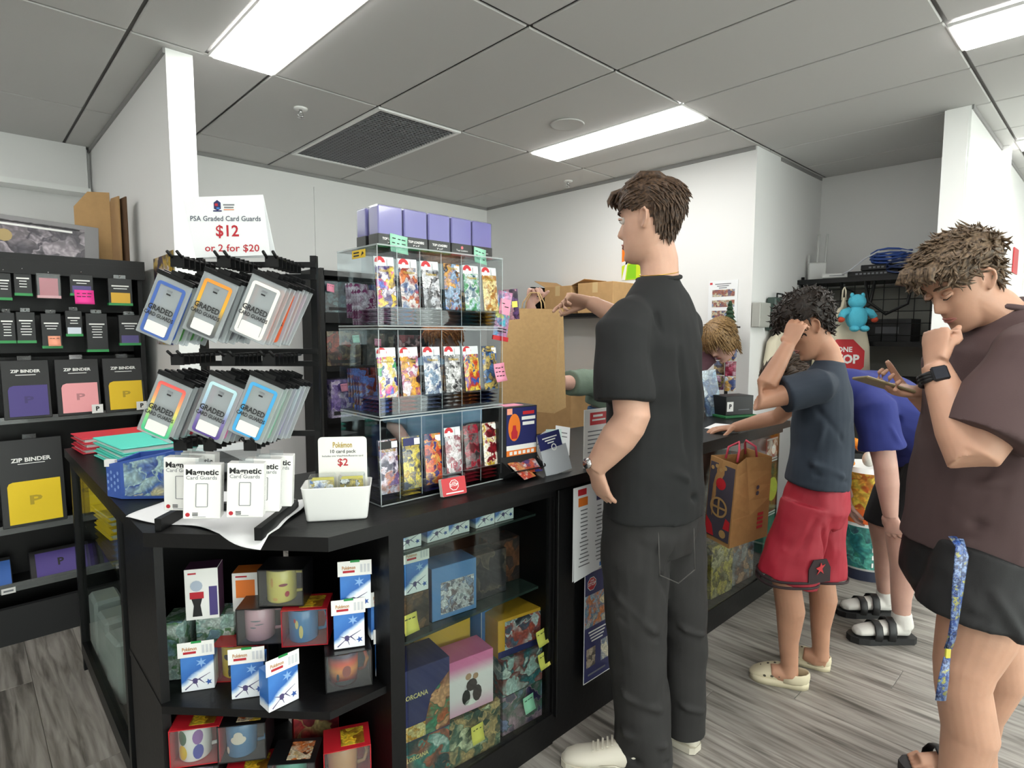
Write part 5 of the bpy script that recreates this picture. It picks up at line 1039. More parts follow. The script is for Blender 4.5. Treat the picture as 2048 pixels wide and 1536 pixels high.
# far end of the counter
t = thing('black_box', 'black carton with a white letter label on the far end of the counter', 'box', (1.46, -1.43, .965), R_(-22)); B().box((0, 0, .055), (.2, .12, .11), BLK, bev=.002).build('carton', t); B().box((-.07, -.0606, .05), (.045, .0008, .055), WHITE).text('P', .035, INK, (-.07, -.0614, .05), weight=.05).box((.03, -.0606, .03), (.08, .0006, .004), GREYINK).build('label', t)
place(B().box((0, 0, .007), (.23, .15, .014), mat('green_mat', '#1f6a3a', .5), bev=.002), 'green_tray', 'flat green tray under the black carton', 'tray', (1.46, -1.43, .9505), R_(-22))
for q, (x, y, h, rz, cols, lab) in enumerate(((1.385, -1.36, .27, -30, ('#2f6fae', '#a8c8e0', '#3a5a8a', '#d8e4ec'), 'tall blue pack leaning left of the black carton'), (1.47, -1.205, .36, -26, ('#4fb0a8', '#c8e8e0', '#2a4a50', '#8ad0c8'), 'tall turquoise pack standing behind the black carton'))):
    t = thing('tall_pack', lab, 'card pack', (x, y, .951), R_(rz), None, (R_(-10), R_(-6), R_(rz))); b = B(); b.box((0, 0, h/2), (.1, .02, h), art(cols, 12), bev=.003); b.build('carton', t); B().box((0, 0, h/2), (.105, .025, h+.005), FILM, bev=.003).build('sleeve', t)
place(B().box((0, 0, .0006), (.2, .13, .0012), PAPER), 'paper_sheet', 'white sheet of paper lying on the counter near the boy', 'paper', (1.04, -1.585, .9505), R_(12))
# printed bin, stand and soft toys right of the counter
PB = (1.95, -2.0); c = W(PB, .09, .1, 0)
t = thing('printed_bin', 'round printed bin with teal and orange picture bands near the partition', 'bin', c, RZ)
B().lathe([(.001, 0), (.15, 0), (.152, .66), (.146, .66), (.144, .02), (.001, .018)], WHITEP, 40, cap=False).build('drum', t)
def band(z0, z1, m, r=.1535): B().lathe([(r, z0), (r+.0004, (z0+z1)/2), (r, z1)], m, 40, cap=False).build('printed_band', t)
band(.0, .06, mat('deep_navy', '#1c2238', .5)); band(.072, .315, art(('#2a8a80', '#3f9a6a', '#1f6a70', '#58b0a0', '#2f4a5a'), 8)); band(.335, .42, mat('burnt_orange', '#d8622a', .5)); band(.42, .63, art(('#e09030', '#d87a28', '#e8c850', '#c8602a', '#e0a84a'), 8))
wb = B()
for q in range(5): wb.box((-.045-.0*q, -.1475, .1+.045*q), (.009, .003, .026), WHITE)
wb.build('white_marks', t)
t = thing('wire_stand', 'black stand with a white edged bracket beside the printed bin', 'stand', (2.28, -1.72, 0), RZ); B().box((0, 0, .34), (.3, .2, .68), BLACKP, bev=.004).build('body', t); b = B()
for a, b_ in (((-.03, .48), (.1, .48)), ((-.03, .30), (.1, .30)), ((.02, .30), (.02, .48))): b.tube([(a[0], -.104, a[1]), (b_[0], -.104, b_[1])], .005, WHITEP, 6)
b.build('bracket', t)
PLO = mat('orange_plush', '#e08a2c', .9, bump=(160, .5, .006)); PLB = mat('blue_plush', '#4fb4cc', .9, bump=(160, .5, .006)); PLG = mat('green_plush', '#58b83a', .9, bump=(160, .5, .006))
def plush(loc, rz, m, s, lab, muff=None):
    t = thing('soft_toy', lab, 'soft toy', loc, rz); b = B(); b.ell((0, 0, s*.55), (s*.42, s*.34, s*.5), m).ell((0, 0, s*1.2), (s*.34, s*.3, s*.3), m); b.build('body', t)
    for q in (-1, 1):
        B().tube([(q*s*.3, 0, s*.85), (q*s*.55, -s*.05, s*.75), (q*s*.68, -s*.1, s*.55)], [s*.14, s*.15, s*.13], m, 10).build('arm', t)
        if muff: B().ell((q*s*.68, -s*.1, s*.47), (s*.14, s*.14, s*.12), muff, 10, 7).build('paw', t)
        B().ell((q*s*.2, -s*.25, s*.1), (s*.17, s*.24, s*.13), m, 10, 7).build('foot', t)
        B().ell((q*s*.22, 0, s*1.46), (s*.09, s*.06, s*.1), m, 8, 6).build('ear', t)
    return t
plush(W(PB, -.10, .09, .665), RZ, PLO, .17, 'plain orange soft toy standing on the printed bin'); 
plush((1.47, -1.28, .951), RZ, PLO, .07, 'small orange soft toy at the end of the counter beside the black carton')
place(B().ell((0, 0, .045), (.05, .035, .045), mat('white_plush', '#d8d4cc', .9, bump=(150, .5, .005)), 14, 9), 'pompom', 'pale fluffy pompom on the printed bin beside the orange toy', 'pompom', W(PB, .04, .03, .662))
# alcove rack
t = thing('wire_rack', 'black wire rack with network gear in the alcove at the back', 'rack', (3.2, -1.65, 0))
for y in (-.5, .44):
    for x in (-.17, .17): B().cyl((x, y, 0), (x, y, 1.87), .013, BLACKP, 8).build('post', t)
for z in (1.83, 1.36, .8, .3): B().box((0, -.03, z), (.4, 1.0, .035), BLACKP).build('shelf', t)
b = B()
for q in range(11): b.tube([(-.19, -.5+.094*q, 1.37), (-.19, -.5+.094*q, 1.81)], .003, BLACKP, 4)
for q in range(5): b.tube([(-.19, -.5, 1.42+.085*q), (-.19, .44, 1.42+.085*q)], .003, BLACKP, 4)
tag(b.build('wire_mesh', t), kind='stuff')
B().box((.19, -.03, 1.0), (.01, .98, 1.6), mat('rack_back', '#86867f', .7)).build('back_panel', t)
tk = [o_ for o_ in COL.objects if o_.name == 'wire_rack'][0]; B().tube([(-.18, .075, .14), (-.3, .075, .15), (-.38, .075, .16), (-.385, .075, .185)], .006, BLACKP, 6).build('hook', tk, (0, 0, 1.6))
t = thing('router', 'white wireless router standing upright with tall antennas on the wire rack', 'router', (3.15, -1.27, 1.849), R_(-60)); B().box((0, 0, .07), (.13, .03, .14), mat('router_white', '#c9cac8', .4), bev=.008).build('body', t)
for q, x in enumerate((-.06, .0, .055)): B().tube([(x, .02, .05), (x+.005*q, .02, .20 if q == 0 else .36)], .009, mat('router_white', '#c9cac8', .4), 8).build('antenna', t)
t = thing('modem', 'flat white modem lying on the wire rack beside the router', 'modem', (3.08, -1.44, 1.849), R_(-75)); B().box((0, 0, .018), (.2, .12, .034), mat('router_white', '#c9cac8', .4), bev=.006).build('body', t); B().box((0, -.0605, .018), (.1, .001, .006), GREYINK).build('lights', t)
for q, (x, y, z, lab) in enumerate(((3.12, -1.68, 1.849, 'lower black network switch on the wire rack'), (3.14, -1.76, 1.893, 'upper black network switch under the cables'))):
    t = thing('network_switch', lab, 'switch', (x, y, z), R_(-86)); B().box((0, 0, .02), (.32, .16, .04), BLACKP, bev=.003).build('case', t); b = B()
    for k in range(8): b.box((-.1+.026*k, -.0806, .02), (.016, .001, .012), GREYINK)
    b.build('ports', t)
def coil(loc, r, n, m, lab, rad=.006, seed=1, drop=0):
    rnd = random.Random(seed); pts = []
    for q in range(n*12):
        a = 2*math.pi*q/12; pts.append((r*(1+.25*math.sin(q*.7))*math.cos(a)+rnd.uniform(-.01, .01), r*1.5*math.sin(a)+rnd.uniform(-.01, .01), .01+.07*q/(n*12)+.02*math.sin(a*1.5)))
    place(B().tube(pts, rad, m, 6), 'cable', lab, 'cable', loc)
CB = mat('blue_cable', '#2f4f9a', .45); CWH = mat('white_cable', '#c0c4ca', .45)
coil((3.1, -1.78, 1.94), .08, 6, CB, 'tangle of blue network cable on the wire rack', .007, 2); coil((3.06, -1.88, 1.86), .07, 4, mat('dark_blue_cable', '#24345e', .45), 'darker blue cable loop at the right of the rack', .007, 5)
place(B().tube([(3.0, -1.5, 1.87), (2.99, -1.56, 1.90), (3.0, -1.64, 1.97), (3.02, -1.74, 2.03), (3.04, -1.85, 2.02), (3.02, -1.95, 1.99)], .006, CWH, 6), 'cable', 'pale cable arching from the modem across the rack', 'cable')
for q, (y0, y1, lab) in enumerate(((-1.5, -1.72, 'black cable sagging left under the rack shelf'), (-1.66, -1.95, 'thick black cable loop sagging right under the rack shelf'))): place(B().tube([(2.985, y0, 1.81), (2.97, y0-.03, 1.66), (2.96, (y0+y1)/2, 1.57), (2.97, y1+.02, 1.64), (2.985, y1, 1.81)], .011, BLACKP, 8), 'cable', lab, 'cable')
CANV = mat('canvas', '#d8cfb8', .9, bump=(240, .3, .003))
def tote(loc, rz, w, h, lab, printed):
    t = thing('tote_bag', lab, 'bag', loc, rz); b = B()
    prof = [(0, .02, .012), (-.12, .05, .018), (-.3, .36, .03), (-.62, .46, .035), (-1, .5, .03)]; rings = []
    for z, hw, th in prof: rings.append([(hw*w*math.copysign(abs(math.cos(a))**.5, math.cos(a)), th*math.copysign(abs(math.sin(a))**.8, math.sin(a))+.01*math.sin(3*math.cos(a)), z*h) for a in (2*math.pi*k/20 for k in range(20))])
    b.loft(rings, CANV).build('body', t); B().tube([(-.012, 0, -.02), (-.01, 0, .05), (.0, 0, .075), (.01, 0, .05), (.012, 0, -.02)], .006, CANV, 6).build('strap', t)
    if printed:
        pb2 = B(); oc = lambda r, y: [(r*math.cos(R_(22.5+45*i)), y, -h*.78+r*math.sin(R_(22.5+45*i))) for i in range(8)]
        pb2.add(oc(.15, -.046), [tuple(range(8))[::-1]], RED); pb2.text('ONE', .05, WHITE, (0, -.048, -h*.78+.065), weight=.03).text('STOP', .085, WHITE, (0, -.048, -h*.78-.005), weight=.04); pb2.build('print', t)
tote((2.82, -1.575, 1.69), RZ+R_(-4), .42, .56, 'cream canvas tote bag with a red stop sign, hanging on the rack', True)
tote((2.52, -1.25, 1.53), RZ+R_(30), .34, .52, 'plain cream canvas tote bag hanging on the alcove wall', False)
for x, z in ((2.52, 1.6),): place(B().tube([(0, .06, .01), (0, 0, 0), (0, -.01, .02)], .005, CHROME, 6), 'hook', 'small wall hook holding the plain tote bag', 'hook', (x, -1.245, z))
plush(W((2.79, -1.605), .02, -.09, 1.45), RZ, PLB, .17, 'plain turquoise soft toy with red paws hanging in front of the tote bag', mat('red_plush', '#b8452c', .9))
plush(W((2.79, -1.605), -.13, -.1, 1.22), RZ, PLG, .055, 'tiny green soft toy beside the stop sign tote')
t = thing('meter_box', 'grey metal utility box on the alcove wall', 'box', (2.29, -1.185, 1.475)); B().box((0, -.03, .085), (.17, .06, .17), mat('box_grey', '#a4a49e', .5), bev=.004).build('body', t); B().box((0, -.0615, .085), (.15, .003, .15), mat('box_grey', '#a4a49e', .5), bev=.001).build('door', t)
t = thing('tool_case', 'dark green case with a white label on the alcove wall', 'case', (2.58, -1.187, 1.45)); B().box((0, -.035, .12), (.3, .07, .24), mat('case_green', '#3a4a44', .5), bev=.01).build('body', t); B().box((-.06, -.0708, .1), (.06, .001, .08), WHITE).build('label', t); B().tube([(-.05, -.035, .235), (-.05, -.035, .27), (.05, -.035, .27), (.05, -.035, .235)], .006, BLACKP, 6).build('handle', t)
for q, (x, y, z, d3, lab) in enumerate(((3.16, -1.80, 1.378, (.2, .3, .16), 'black storage case on the middle shelf of the wire rack'), (3.16, -1.42, 1.378, (.22, .3, .12), 'low dark carton on the middle shelf of the wire rack'), (3.16, -1.7, .818, (.26, .5, .3), 'dark carton on the lower shelf of the wire rack'))): small_box((x, y, z), R_(4*q-4), d3, DARK, lab, None, lambda e, d: e.box((-d[0]/2-.0006, 0, d[2]*.5), (.0008, d[1]*.5, d[2]*.3), mat('worn_label', '#55565a', .6)))
t = thing('wall_sign', 'small red sign on the partition at the right edge', 'sign', (4.45, -2.319, 2.02)); B().box((0, -.004, 0), (.26, .006, .2), RED).build('plate', t)
t = thing('card_packet', 'green and white packet hanging on the end of the partition', 'card pack', (2.50, -2.322, 1.44)); b = B(); b.box((0, -.008, -.08), (.1, .012, .16), mat('sage_print', '#8aa882', .5), bev=.002).build('packet', t); B().box((0, -.0146, -.03), (.1, .0008, .05), WHITE).build('header', t)
# kraft bag being handed over
def paper_bag(loc, rot, w, d0, d1, h, m, lab, lean=0):
    t = thing('paper_bag', lab, 'bag', loc, 0, None, rot); n = 7; rings = []
    for q in range(n):
        a = q/(n-1); dd = d0+(d1-d0)*a; pin = .0 if a < .3 else .35*(a-.3)/.7
        p = [(-w/2, -dd/2), (-w/4, -dd/2-.004*math.sin(3*a)), (0, -dd/2+.005*math.sin(5*a)), (w/4, -dd/2), (w/2, -dd/2), (w/2-pin*dd*.6, 0), (w/2, dd/2), (0, dd/2), (-w/2, dd/2), (-w/2+pin*dd*.6, 0)]
        rings.append([(x+lean*a, y, a*h) for x, y in p])
    inner = [[(x*.985, y*.97, z+.003) for x, y, z in r] for r in rings]; inner = [[(x, y, z-.003*(k == n-1)) for x, y, z in r] for k, r in enumerate(inner)]
    b = B(); b.loft(rings+inner[::-1], m, True, False); b.build('bag_body', t); return t
pbg = (.125, -1.05)
bagp = Vector((CAMPOS.x, CAMPOS.y, 0))+RT*.107+FW*3.02; bagp.z = 1.045
t = paper_bag(bagp, (R_(3), R_(2), RZ+R_(-24)), .305, .18, .065, .51, KRAFT, 'large plain kraft paper bag held up over the counter', -.01)
for s in (-1, 1):
    B().tube([(-.06, s*.025, .495), (-.055, s*.022, .54), (-.02, s*.01, .59), (.02, s*.01, .59), (.045, s*.022, .54), (.05, s*.025, .495)], .0035, mat('twine', '#c8a878', .8), 6).build('handle', t)
# printed kraft bag against the right hand cabinet
t = paper_bag((.63, -1.865, .545), (R_(4), R_(6), R_(-105)), .14, .235, .21, .37, mat('kraft_dark', '#a87c4c', .8, var=.06, vscale=40), 'brown printed gift bag hanging against the cabinet under the boys hand')
pr = B(); y = -.121; KP = mat('kraft_print', '#b08a58', .7); SL = mat('slate_print', '#4a4450', .6)
lean = Matrix.Rotation(R_(-2), 4, 'X')
pr.box((0, y+.001, .18), (.128, .0012, .33), SL, lean).add([(.026*math.cos(k*math.pi/9), y-.0012, .26+.026*math.sin(k*math.pi/9)) for k in range(18)], [tuple(range(18))[::-1]], RED, lean)
rring(pr, .09, .09, .044, .009, KP, y-.001+.004, .16, 9, 0); pr.box((0, y+.002, .16), (.009, .0008, .082), KP).box((0, y+.002, .16), (.082, .0008, .009), KP)
pr.add([(-.063, y-.001, .02), (-.015, y-.001, .02), (-.03, y-.001, .07), (-.063, y-.001, .1)], [(0, 1, 2, 3)], RED, lean).add([(.063, y-.001, .07), (.03, y-.001, .07), (.04, y-.001, .12), (.063, y-.001, .11)], [(0, 1, 2, 3)], RED, lean)
for k in range(4): pr.add([(-.05+.022*k+.009*math.cos(a*math.pi/4), y-.0012, .32+.012*(k % 2)+.009*math.sin(a*math.pi/4)) for a in range(8)], [tuple(range(8))[::-1]], KP, lean)
pr.add([(.03+.018*math.cos(k*math.pi/6), y-.0012, .045+.018*math.sin(k*math.pi/6)) for k in range(12)], [tuple(range(12))[::-1]], KP, lean)
for k in range(2): pr.add([(.0712, .03+.01*math.cos(a*math.pi/4), .22+.026*k+.01*math.sin(a*math.pi/4)) for a in range(8)], [tuple(range(8))], SL)
for k in range(4): pr.box((.0712, .06, .06+.02*k), (.0008, .035, .013), RED)
pr.build('print', t)
for s in (-1, 1): B().tube([(-.03, s*.06, .36), (-.028, s*.05, .41), (0, s*.02, .435), (.028, s*.05, .41), (.03, s*.06, .36)], .005, mat('pink_cord', '#c8485c', .7), 6).build('handle', t)
# ------------------------------------------------------------------ people
def skin(name, c):
    if name in _M: return _M[name]
    m = mat(name, c, .5, bump=(140, .12, .002), var=.07, vscale=14); b = m.node_tree.nodes['Principled BSDF']
    b.inputs['Subsurface Weight'].default_value = .12; b.inputs['Subsurface Radius'].default_value = (.012, .005, .003); return m
SK1, SK2, SK3, SK4 = skin('skin_fair', '#c39a84'), skin('skin_tan', '#b98a70'), skin('skin_pale', '#c0988a'), skin('skin_warm', '#c0947c')
def union(name, b, voxel, m, parent, it=6, folds=(), noise=None, fac=.5):
    """grow one continuous surface from overlapping solids"""
    me = b.mesh(name); o = bpy.data.objects.new(name, me); COL.objects.link(o)
    r = o.modifiers.new('r', 'REMESH'); r.mode = 'VOXEL'; r.voxel_size = voxel; r.use_smooth_shade = True
    if it: s = o.modifiers.new('s', 'SMOOTH'); s.factor = fac; s.iterations = it
    if noise:
        tx = bpy.data.textures.new('cloth', 'CLOUDS'); tx.noise_scale = noise[0]; tx.noise_depth = 1
        d = o.modifiers.new('d', 'DISPLACE'); d.texture = tx; d.strength = noise[1]*1.5; d.mid_level = .5; d.texture_coords = 'LOCAL'
    dg = bpy.context.evaluated_depsgraph_get(); nm = bpy.data.meshes.new_from_object(o.evaluated_get(dg))
    bpy.data.objects.remove(o); bpy.data.meshes.remove(me)
    if len(folds):
        n = len(nm.vertices); co = np.empty(n*3); nm.vertices.foreach_get('co', co); co = co.reshape(-1, 3); no = np.empty(n*3); nm.vertices.foreach_get('normal', no); no = no.reshape(-1, 3)
        for p, q, w, dep in folds:
            p, q = np.array(p), np.array(q); e = q-p; t = np.clip(((co-p)@e)/(e@e), 0, 1); dd = np.linalg.norm(co-(p+t[:, None]*e), axis=1)
            taper = np.sin(np.pi*np.clip(t, .02, .98))**.5; co += no*(2.3*dep*np.exp(-(dd/w)**2)*taper)[:, None]
        nm.vertices.foreach_set('co', co.ravel())
    nm.materials.clear(); nm.materials.append(m); nm.name = name; nm.polygons.foreach_set('use_smooth', [True]*len(nm.polygons)); nm.update()
    ob = bpy.data.objects.new(name, nm); COL.objects.link(ob); ob.parent = parent; return ob
D0 = WHITE
def limb(b, pts, rad, ref=None, n=22): return b.tube(pts, rad, D0, n, True, ref)
HT = np.array([  # z, front, back, half width
 (-.128, .052, .020, .012), (-.122, .074, .028, .026), (-.112, .085, .030, .038), (-.098, .088, .032, .046), (-.08, .087, .045, .053), (-.062, .086, .058, .058), (-.045, .085, .066, .062), (-.028, .084, .074, .066), (-.01, .083, .082, .069), (.008, .081, .090, .071), (.026, .086, .097, .073), (.044, .088, .101, .075), (.06, .085, .102, .075), (.076, .077, .099, .072), (.09, .064, .090, .064), (.102, .044, .072, .050), (.11, .022, .045, .030), (.114, .006, .015, .010)])
def head_rings(grow=0, n=48, zs=None, face=True):
    rings = []; zs = HT[:, 0] if zs is None else zs
    for z in zs:
        xf, xb, w = (np.interp(z, HT[:, 0], HT[:, k]) for k in (1, 2, 3)); ring = []
        for j in range(n):
            a = 2*math.pi*j/n; c, s = math.cos(a), math.sin(a); ex = .86 if c > 0 else .95
            x = (xf if c > 0 else xb)*math.copysign(abs(c)**ex, c); y = w*math.copysign(abs(s)**.92, s)
            if face and c > .1:
                g = lambda y0, sy, z0, sz: math.exp(-((abs(y)-y0)/sy)**2-((z-z0)/sz)**2)
                k = c
                nose = 0
                if -.05 < z < .03:
                    pz = np.interp(z, [-.05, -.041, -.033, -.026, -.01, .01, .03], [0, .014, .026, .0265, .018, .008, 0]); sw = np.interp(z, [-.045, -.03, .01], [.016, .0145, .009]); nose = pz*math.exp(-(y/sw)**2)
                x += k*(nose - .012*g(.031, .016, .010, .012) + .004*g(.03, .02, .031, .008) + .0045*math.exp(-(y/.022)**2)*(math.exp(-((z+.060)/.0055)**2)+math.exp(-((z+.072)/.006)**2)) - .004*math.exp(-(y/.02)**2-((z+.0655)/.003)**2) + .006*math.exp(-(y/.018)**2-((z+.108)/.012)**2) - .004*math.exp(-(y/.022)**2-((z+.088)/.007)**2) + .004*g(.045, .016, -.025, .02))
            ring.append((x*(1+grow/.09), y*(1+grow/.07), z*(1+grow/.11)))
        rings.append(ring)
    return rings
ZF = np.concatenate([np.linspace(-.128, -.1, 6), np.linspace(-.095, .04, 46), np.linspace(.045, .114, 14)])
def head_mat(c, yaw, pitch=0, roll=0, s=1.0):
    """local +x is the way the face looks; pitch > 0 looks down"""
    return Matrix.Translation(c) @ Matrix.Rotation(R_(yaw), 4, 'Z') @ Matrix.Rotation(R_(pitch), 4, 'Y') @ Matrix.Rotation(R_(roll), 4, 'X') @ Matrix.Scale(s, 4)
def add_head(b, X):
    b.loft(head_rings(zs=ZF), D0, True, True, X)
    for s in (-1, 1):
        E_ = X @ Matrix.Translation((-.008, s*.071, -.006)) @ Matrix.Rotation(R_(s*-24), 4, 'Z') @ Matrix.Rotation(R_(-14), 4, 'Y')
        b.ell((0, 0, 0), (.015, .006, .028), D0, 12, 8, E_)
        b.tube([(.012, s*.004, -.012), (.013, s*.006, .008), (.007, s*.009, .026), (-.006, s*.010, .031), (-.016, s*.011, .02), (-.017, s*.010, .002), (-.010, s*.008, -.016), (.002, s*.005, -.028)], [.004, .0042, .0045, .0048, .0048, .0045, .0042, .005], D0, 8, True, None, E_)
def face_bits(t, X, closed=False, browc='#4a3626', iris='#3a2c20', sk=SK1):
    for s in (-1, 1):
        e = B()
        if not closed: e.ell((.072, s*.031, .008), (.0125, .0125, .0115), mat('eye_white', '#d8d2cc', .2), 14, 10, X).ell((.081, s*.031, .007), (.0045, .0055, .0055), mat('iris_'+iris, iris, .15), 10, 7, X); e.build('eye', t)
        if closed: B().ell((.070, s*.031, .007), (.0122, .014, .011), sk, 14, 10, X).build('eyelid', t)
        l = B(); l.tube([(.0735, s*.016, .008), (.0835, s*.025, .0145 if not closed else .004), (.0835, s*.036, .0145 if not closed else .003), (.0725, s*.046, .009)], [.0028, .0042, .0042, .0025] if not closed else [.003, .005, .005, .003], sk, 8, True, None, X); l.build('eyelid', t)
        l = B(); l.tube([(.0745, s*.017, .0035 if closed else .012), (.086, s*.026, -.003 if closed else .0115), (.0855, s*.037, -.003 if closed else .0115), (.074, s*.047, .003 if closed else .009)], [.0008, .0014, .0014, .0008], mat('lash', '#2a2018', .7), 6, True, None, X); l.build('eyelash', t)
        w = B(); w.tube([(.087, s*.014, .0285), (.089, s*.026, .033), (.083, s*.04, .034), (.072, s*.051, .028)], [.0025, .0036, .0032, .0015], mat('brow_'+browc, browc, .8), 6, True, None, X); w.build('eyebrow', t)
    m = B(); LIP = mat('lip', '#a86a60', .45)
    m.tube([(.082, -.024, -.066), (.0905, -.01, -.0615), (.0915, 0, -.0625), (.0905, .01, -.0615), (.082, .024, -.066)], [.001, .003, .0028, .003, .001], LIP, 8, True, None, X); m.tube([(.082, -.024, -.0665), (.0895, -.01, -.0715), (.090, 0, -.0725), (.0895, .01, -.0715), (.082, .024, -.0665)], [.001, .0032, .0036, .0032, .001], LIP, 8, True, None, X); m.build('lips', t)
HCOL = {}
def hair_mat(name, c1, c2):
    if name in _M: return _M[name]
    m = bpy.data.materials.new(name); m.use_nodes = True; t = m.node_tree; b = t.nodes['Principled BSDF']; b.inputs['Roughness'].default_value = .5; b.inputs['Specular IOR Level'].default_value = .35
    tc = nd(t, 'ShaderNodeTexCoord'); n = nd(t, 'ShaderNodeTexNoise'); n.inputs['Scale'].default_value = 120; n.inputs['Detail'].default_value = 4; t.links.new(tc.outputs['Object'], n.inputs['Vector'])
    r = ramp(t, [(.35, c1), (.65, c2)]); t.links.new(n.outputs[0], r.inputs[0]); t.links.new(r.outputs[0], b.inputs['Base Color'])
    bp = nd(t, 'ShaderNodeBump'); bp.inputs['Strength'].default_value = .5; bp.inputs['Distance'].default_value = .004; t.links.new(n.outputs[0], bp.inputs['Height']); t.links.new(bp.outputs[0], b.inputs['Normal']); _M[name] = m; return m
def hair(t, X, thick, flow, m, nl=500, ln=.05, lw=.005, seed=1, curl=0, lift=.25, extra=()):
    """scalp cap of thickness thick(phi, z) (<=0 where bare) with combed or curly locks along flow(p, n)"""
    rnd = random.Random(seed); n = 48; zs = np.linspace(-.11, .114, 40); base = head_rings(.0, n, zs, face=False); V = []; TH = []
    for i, ring in enumerate(base):
        for j, p in enumerate(ring):
            a = 2*math.pi*j/n; a = (a+math.pi) % (2*math.pi)-math.pi; th = thick(a, zs[i]); P = Vector(p); nr = Vector((p[0], p[1], max(0, p[2]-.02)*1.3))
            nr = nr.normalized() if nr.length > 1e-4 else Vector((0, 0, 1)); wob = 1+.22*math.sin(5*a+40*zs[i])*math.cos(3*a-25*zs[i]) if curl else 1+.1*math.sin(16*a+6*zs[i])
            V.append((P+nr*max(.0005, th*wob))[:]); TH.append(th)
    F = []
    for i in range(len(zs)-1):
        for j in range(n):
            q = (i*n+j, i*n+(j+1) % n, (i+1)*n+(j+1) % n, (i+1)*n+j)
            if sum(TH[k] > 0 for k in q) >= 3: F.append(q)
    F.append(tuple((len(zs)-1)*n+j for j in range(n)))
    b = B(); b.add(V, F, m, X, True)
    cand = [k for k in range(len(V)) if TH[k] > .003]
    for q in range(nl):
        k = rnd.choice(cand); p = Vector(V[k]); nr = Vector((p[0], p[1], max(0, p[2]-.02)*1.3)).normalized(); d = Vector(flow(p, nr, rnd)); d = (d-nr*d.dot(nr))
        if d.length < 1e-4: d = Vector((rnd.uniform(-1, 1), rnd.uniform(-1, 1), rnd.uniform(-1, 1)))
        d.normalize(); L = ln*rnd.uniform(.6, 1.2); pts = []; cur = p-nr*.003; dr = (d+nr*lift*rnd.uniform(.2, 1.2)).normalized(); ax = nr if not curl else Vector((rnd.uniform(-1, 1), rnd.uniform(-1, 1), rnd.uniform(-1, 1))).normalized()
        for s in range(5):
            pts.append(cur.copy()); cur = cur+dr*(L/4); rr = (curl*rnd.uniform(.6, 1.3) if curl else rnd.uniform(-.12, .12)); dr = (Matrix.Rotation(rr, 3, ax) @ dr - nr*.10*lift).normalized()
        w = lw*rnd.uniform(.6, 1.2); b.tube(pts, [w*.7, w, w*.9, w*.6, w*.1], m, 4, False, None, X)
    for pts, r in extra: b.tube(pts, r, m, 6, True, None, X)
    return b.build('hair', t)
def hand(b, wr, d, nrm, side=1, curl=(20, 25, 15), thumb=(.55, .7, .35), s=1.0, spread=.035, pinch=None, fl=(.072, .08, .075, .06)):
    """palm with four fingers of unequal length curling towards nrm and a thumb from its side"""
    d = Vector(d).normalized(); nrm = Vector(nrm); nrm = (nrm-d*nrm.dot(d)).normalized(); l = d.cross(nrm)*side; wr = Vector(wr)
    limb(b, [wr-d*.03*s, wr, wr+d*.03*s, wr+d*.065*s, wr+d*.092*s], [(.027*s, .02*s), (.028*s, .019*s), (.036*s, .016*s), (.041*s, .0145*s), (.038*s, .012*s)], l, 14)
    for i in range(4):
        off = (1.5-i)*.0215*s; c = curl if not isinstance(curl[0], (tuple, list)) else curl[i]
        p = wr+d*(.085-.004*abs(i-1.2))*s+l*off; dr = (d+l*((1.5-i)*spread)).normalized(); pts = [p-dr*.02*s, p]; L = fl[i]*s
        ax = dr.cross(nrm).normalized()
        for k, f in enumerate((.44, .31, .25)):
            dr = Matrix.Rotation(R_(c[k]), 3, ax) @ dr; p = p+dr*L*f; pts.append(p.copy())
        limb(b, pts, [.0085*s, .0092*s, .0086*s, .0078*s, .006*s], nrm, 10)
    p = wr+d*.022*s+l*.027*s; td = (d*thumb[0]+l*thumb[1]+nrm*thumb[2]).normalized(); p2 = p+td*.042*s; t2 = (td+d*.25-l*.15+nrm*.25).normalized() if pinch is None else (Vector(pinch)-p2).normalized(); p3 = p2+t2*.033*s; t3 = (t2+d*.2+nrm*.15).normalized() if pinch is None else t2; p4 = p3+t3*.024*s
    limb(b, [p-td*.015*s, p, p2, p3, p4], [.013*s, .0135*s, .0108*s, .0098*s, .007*s], nrm, 10)
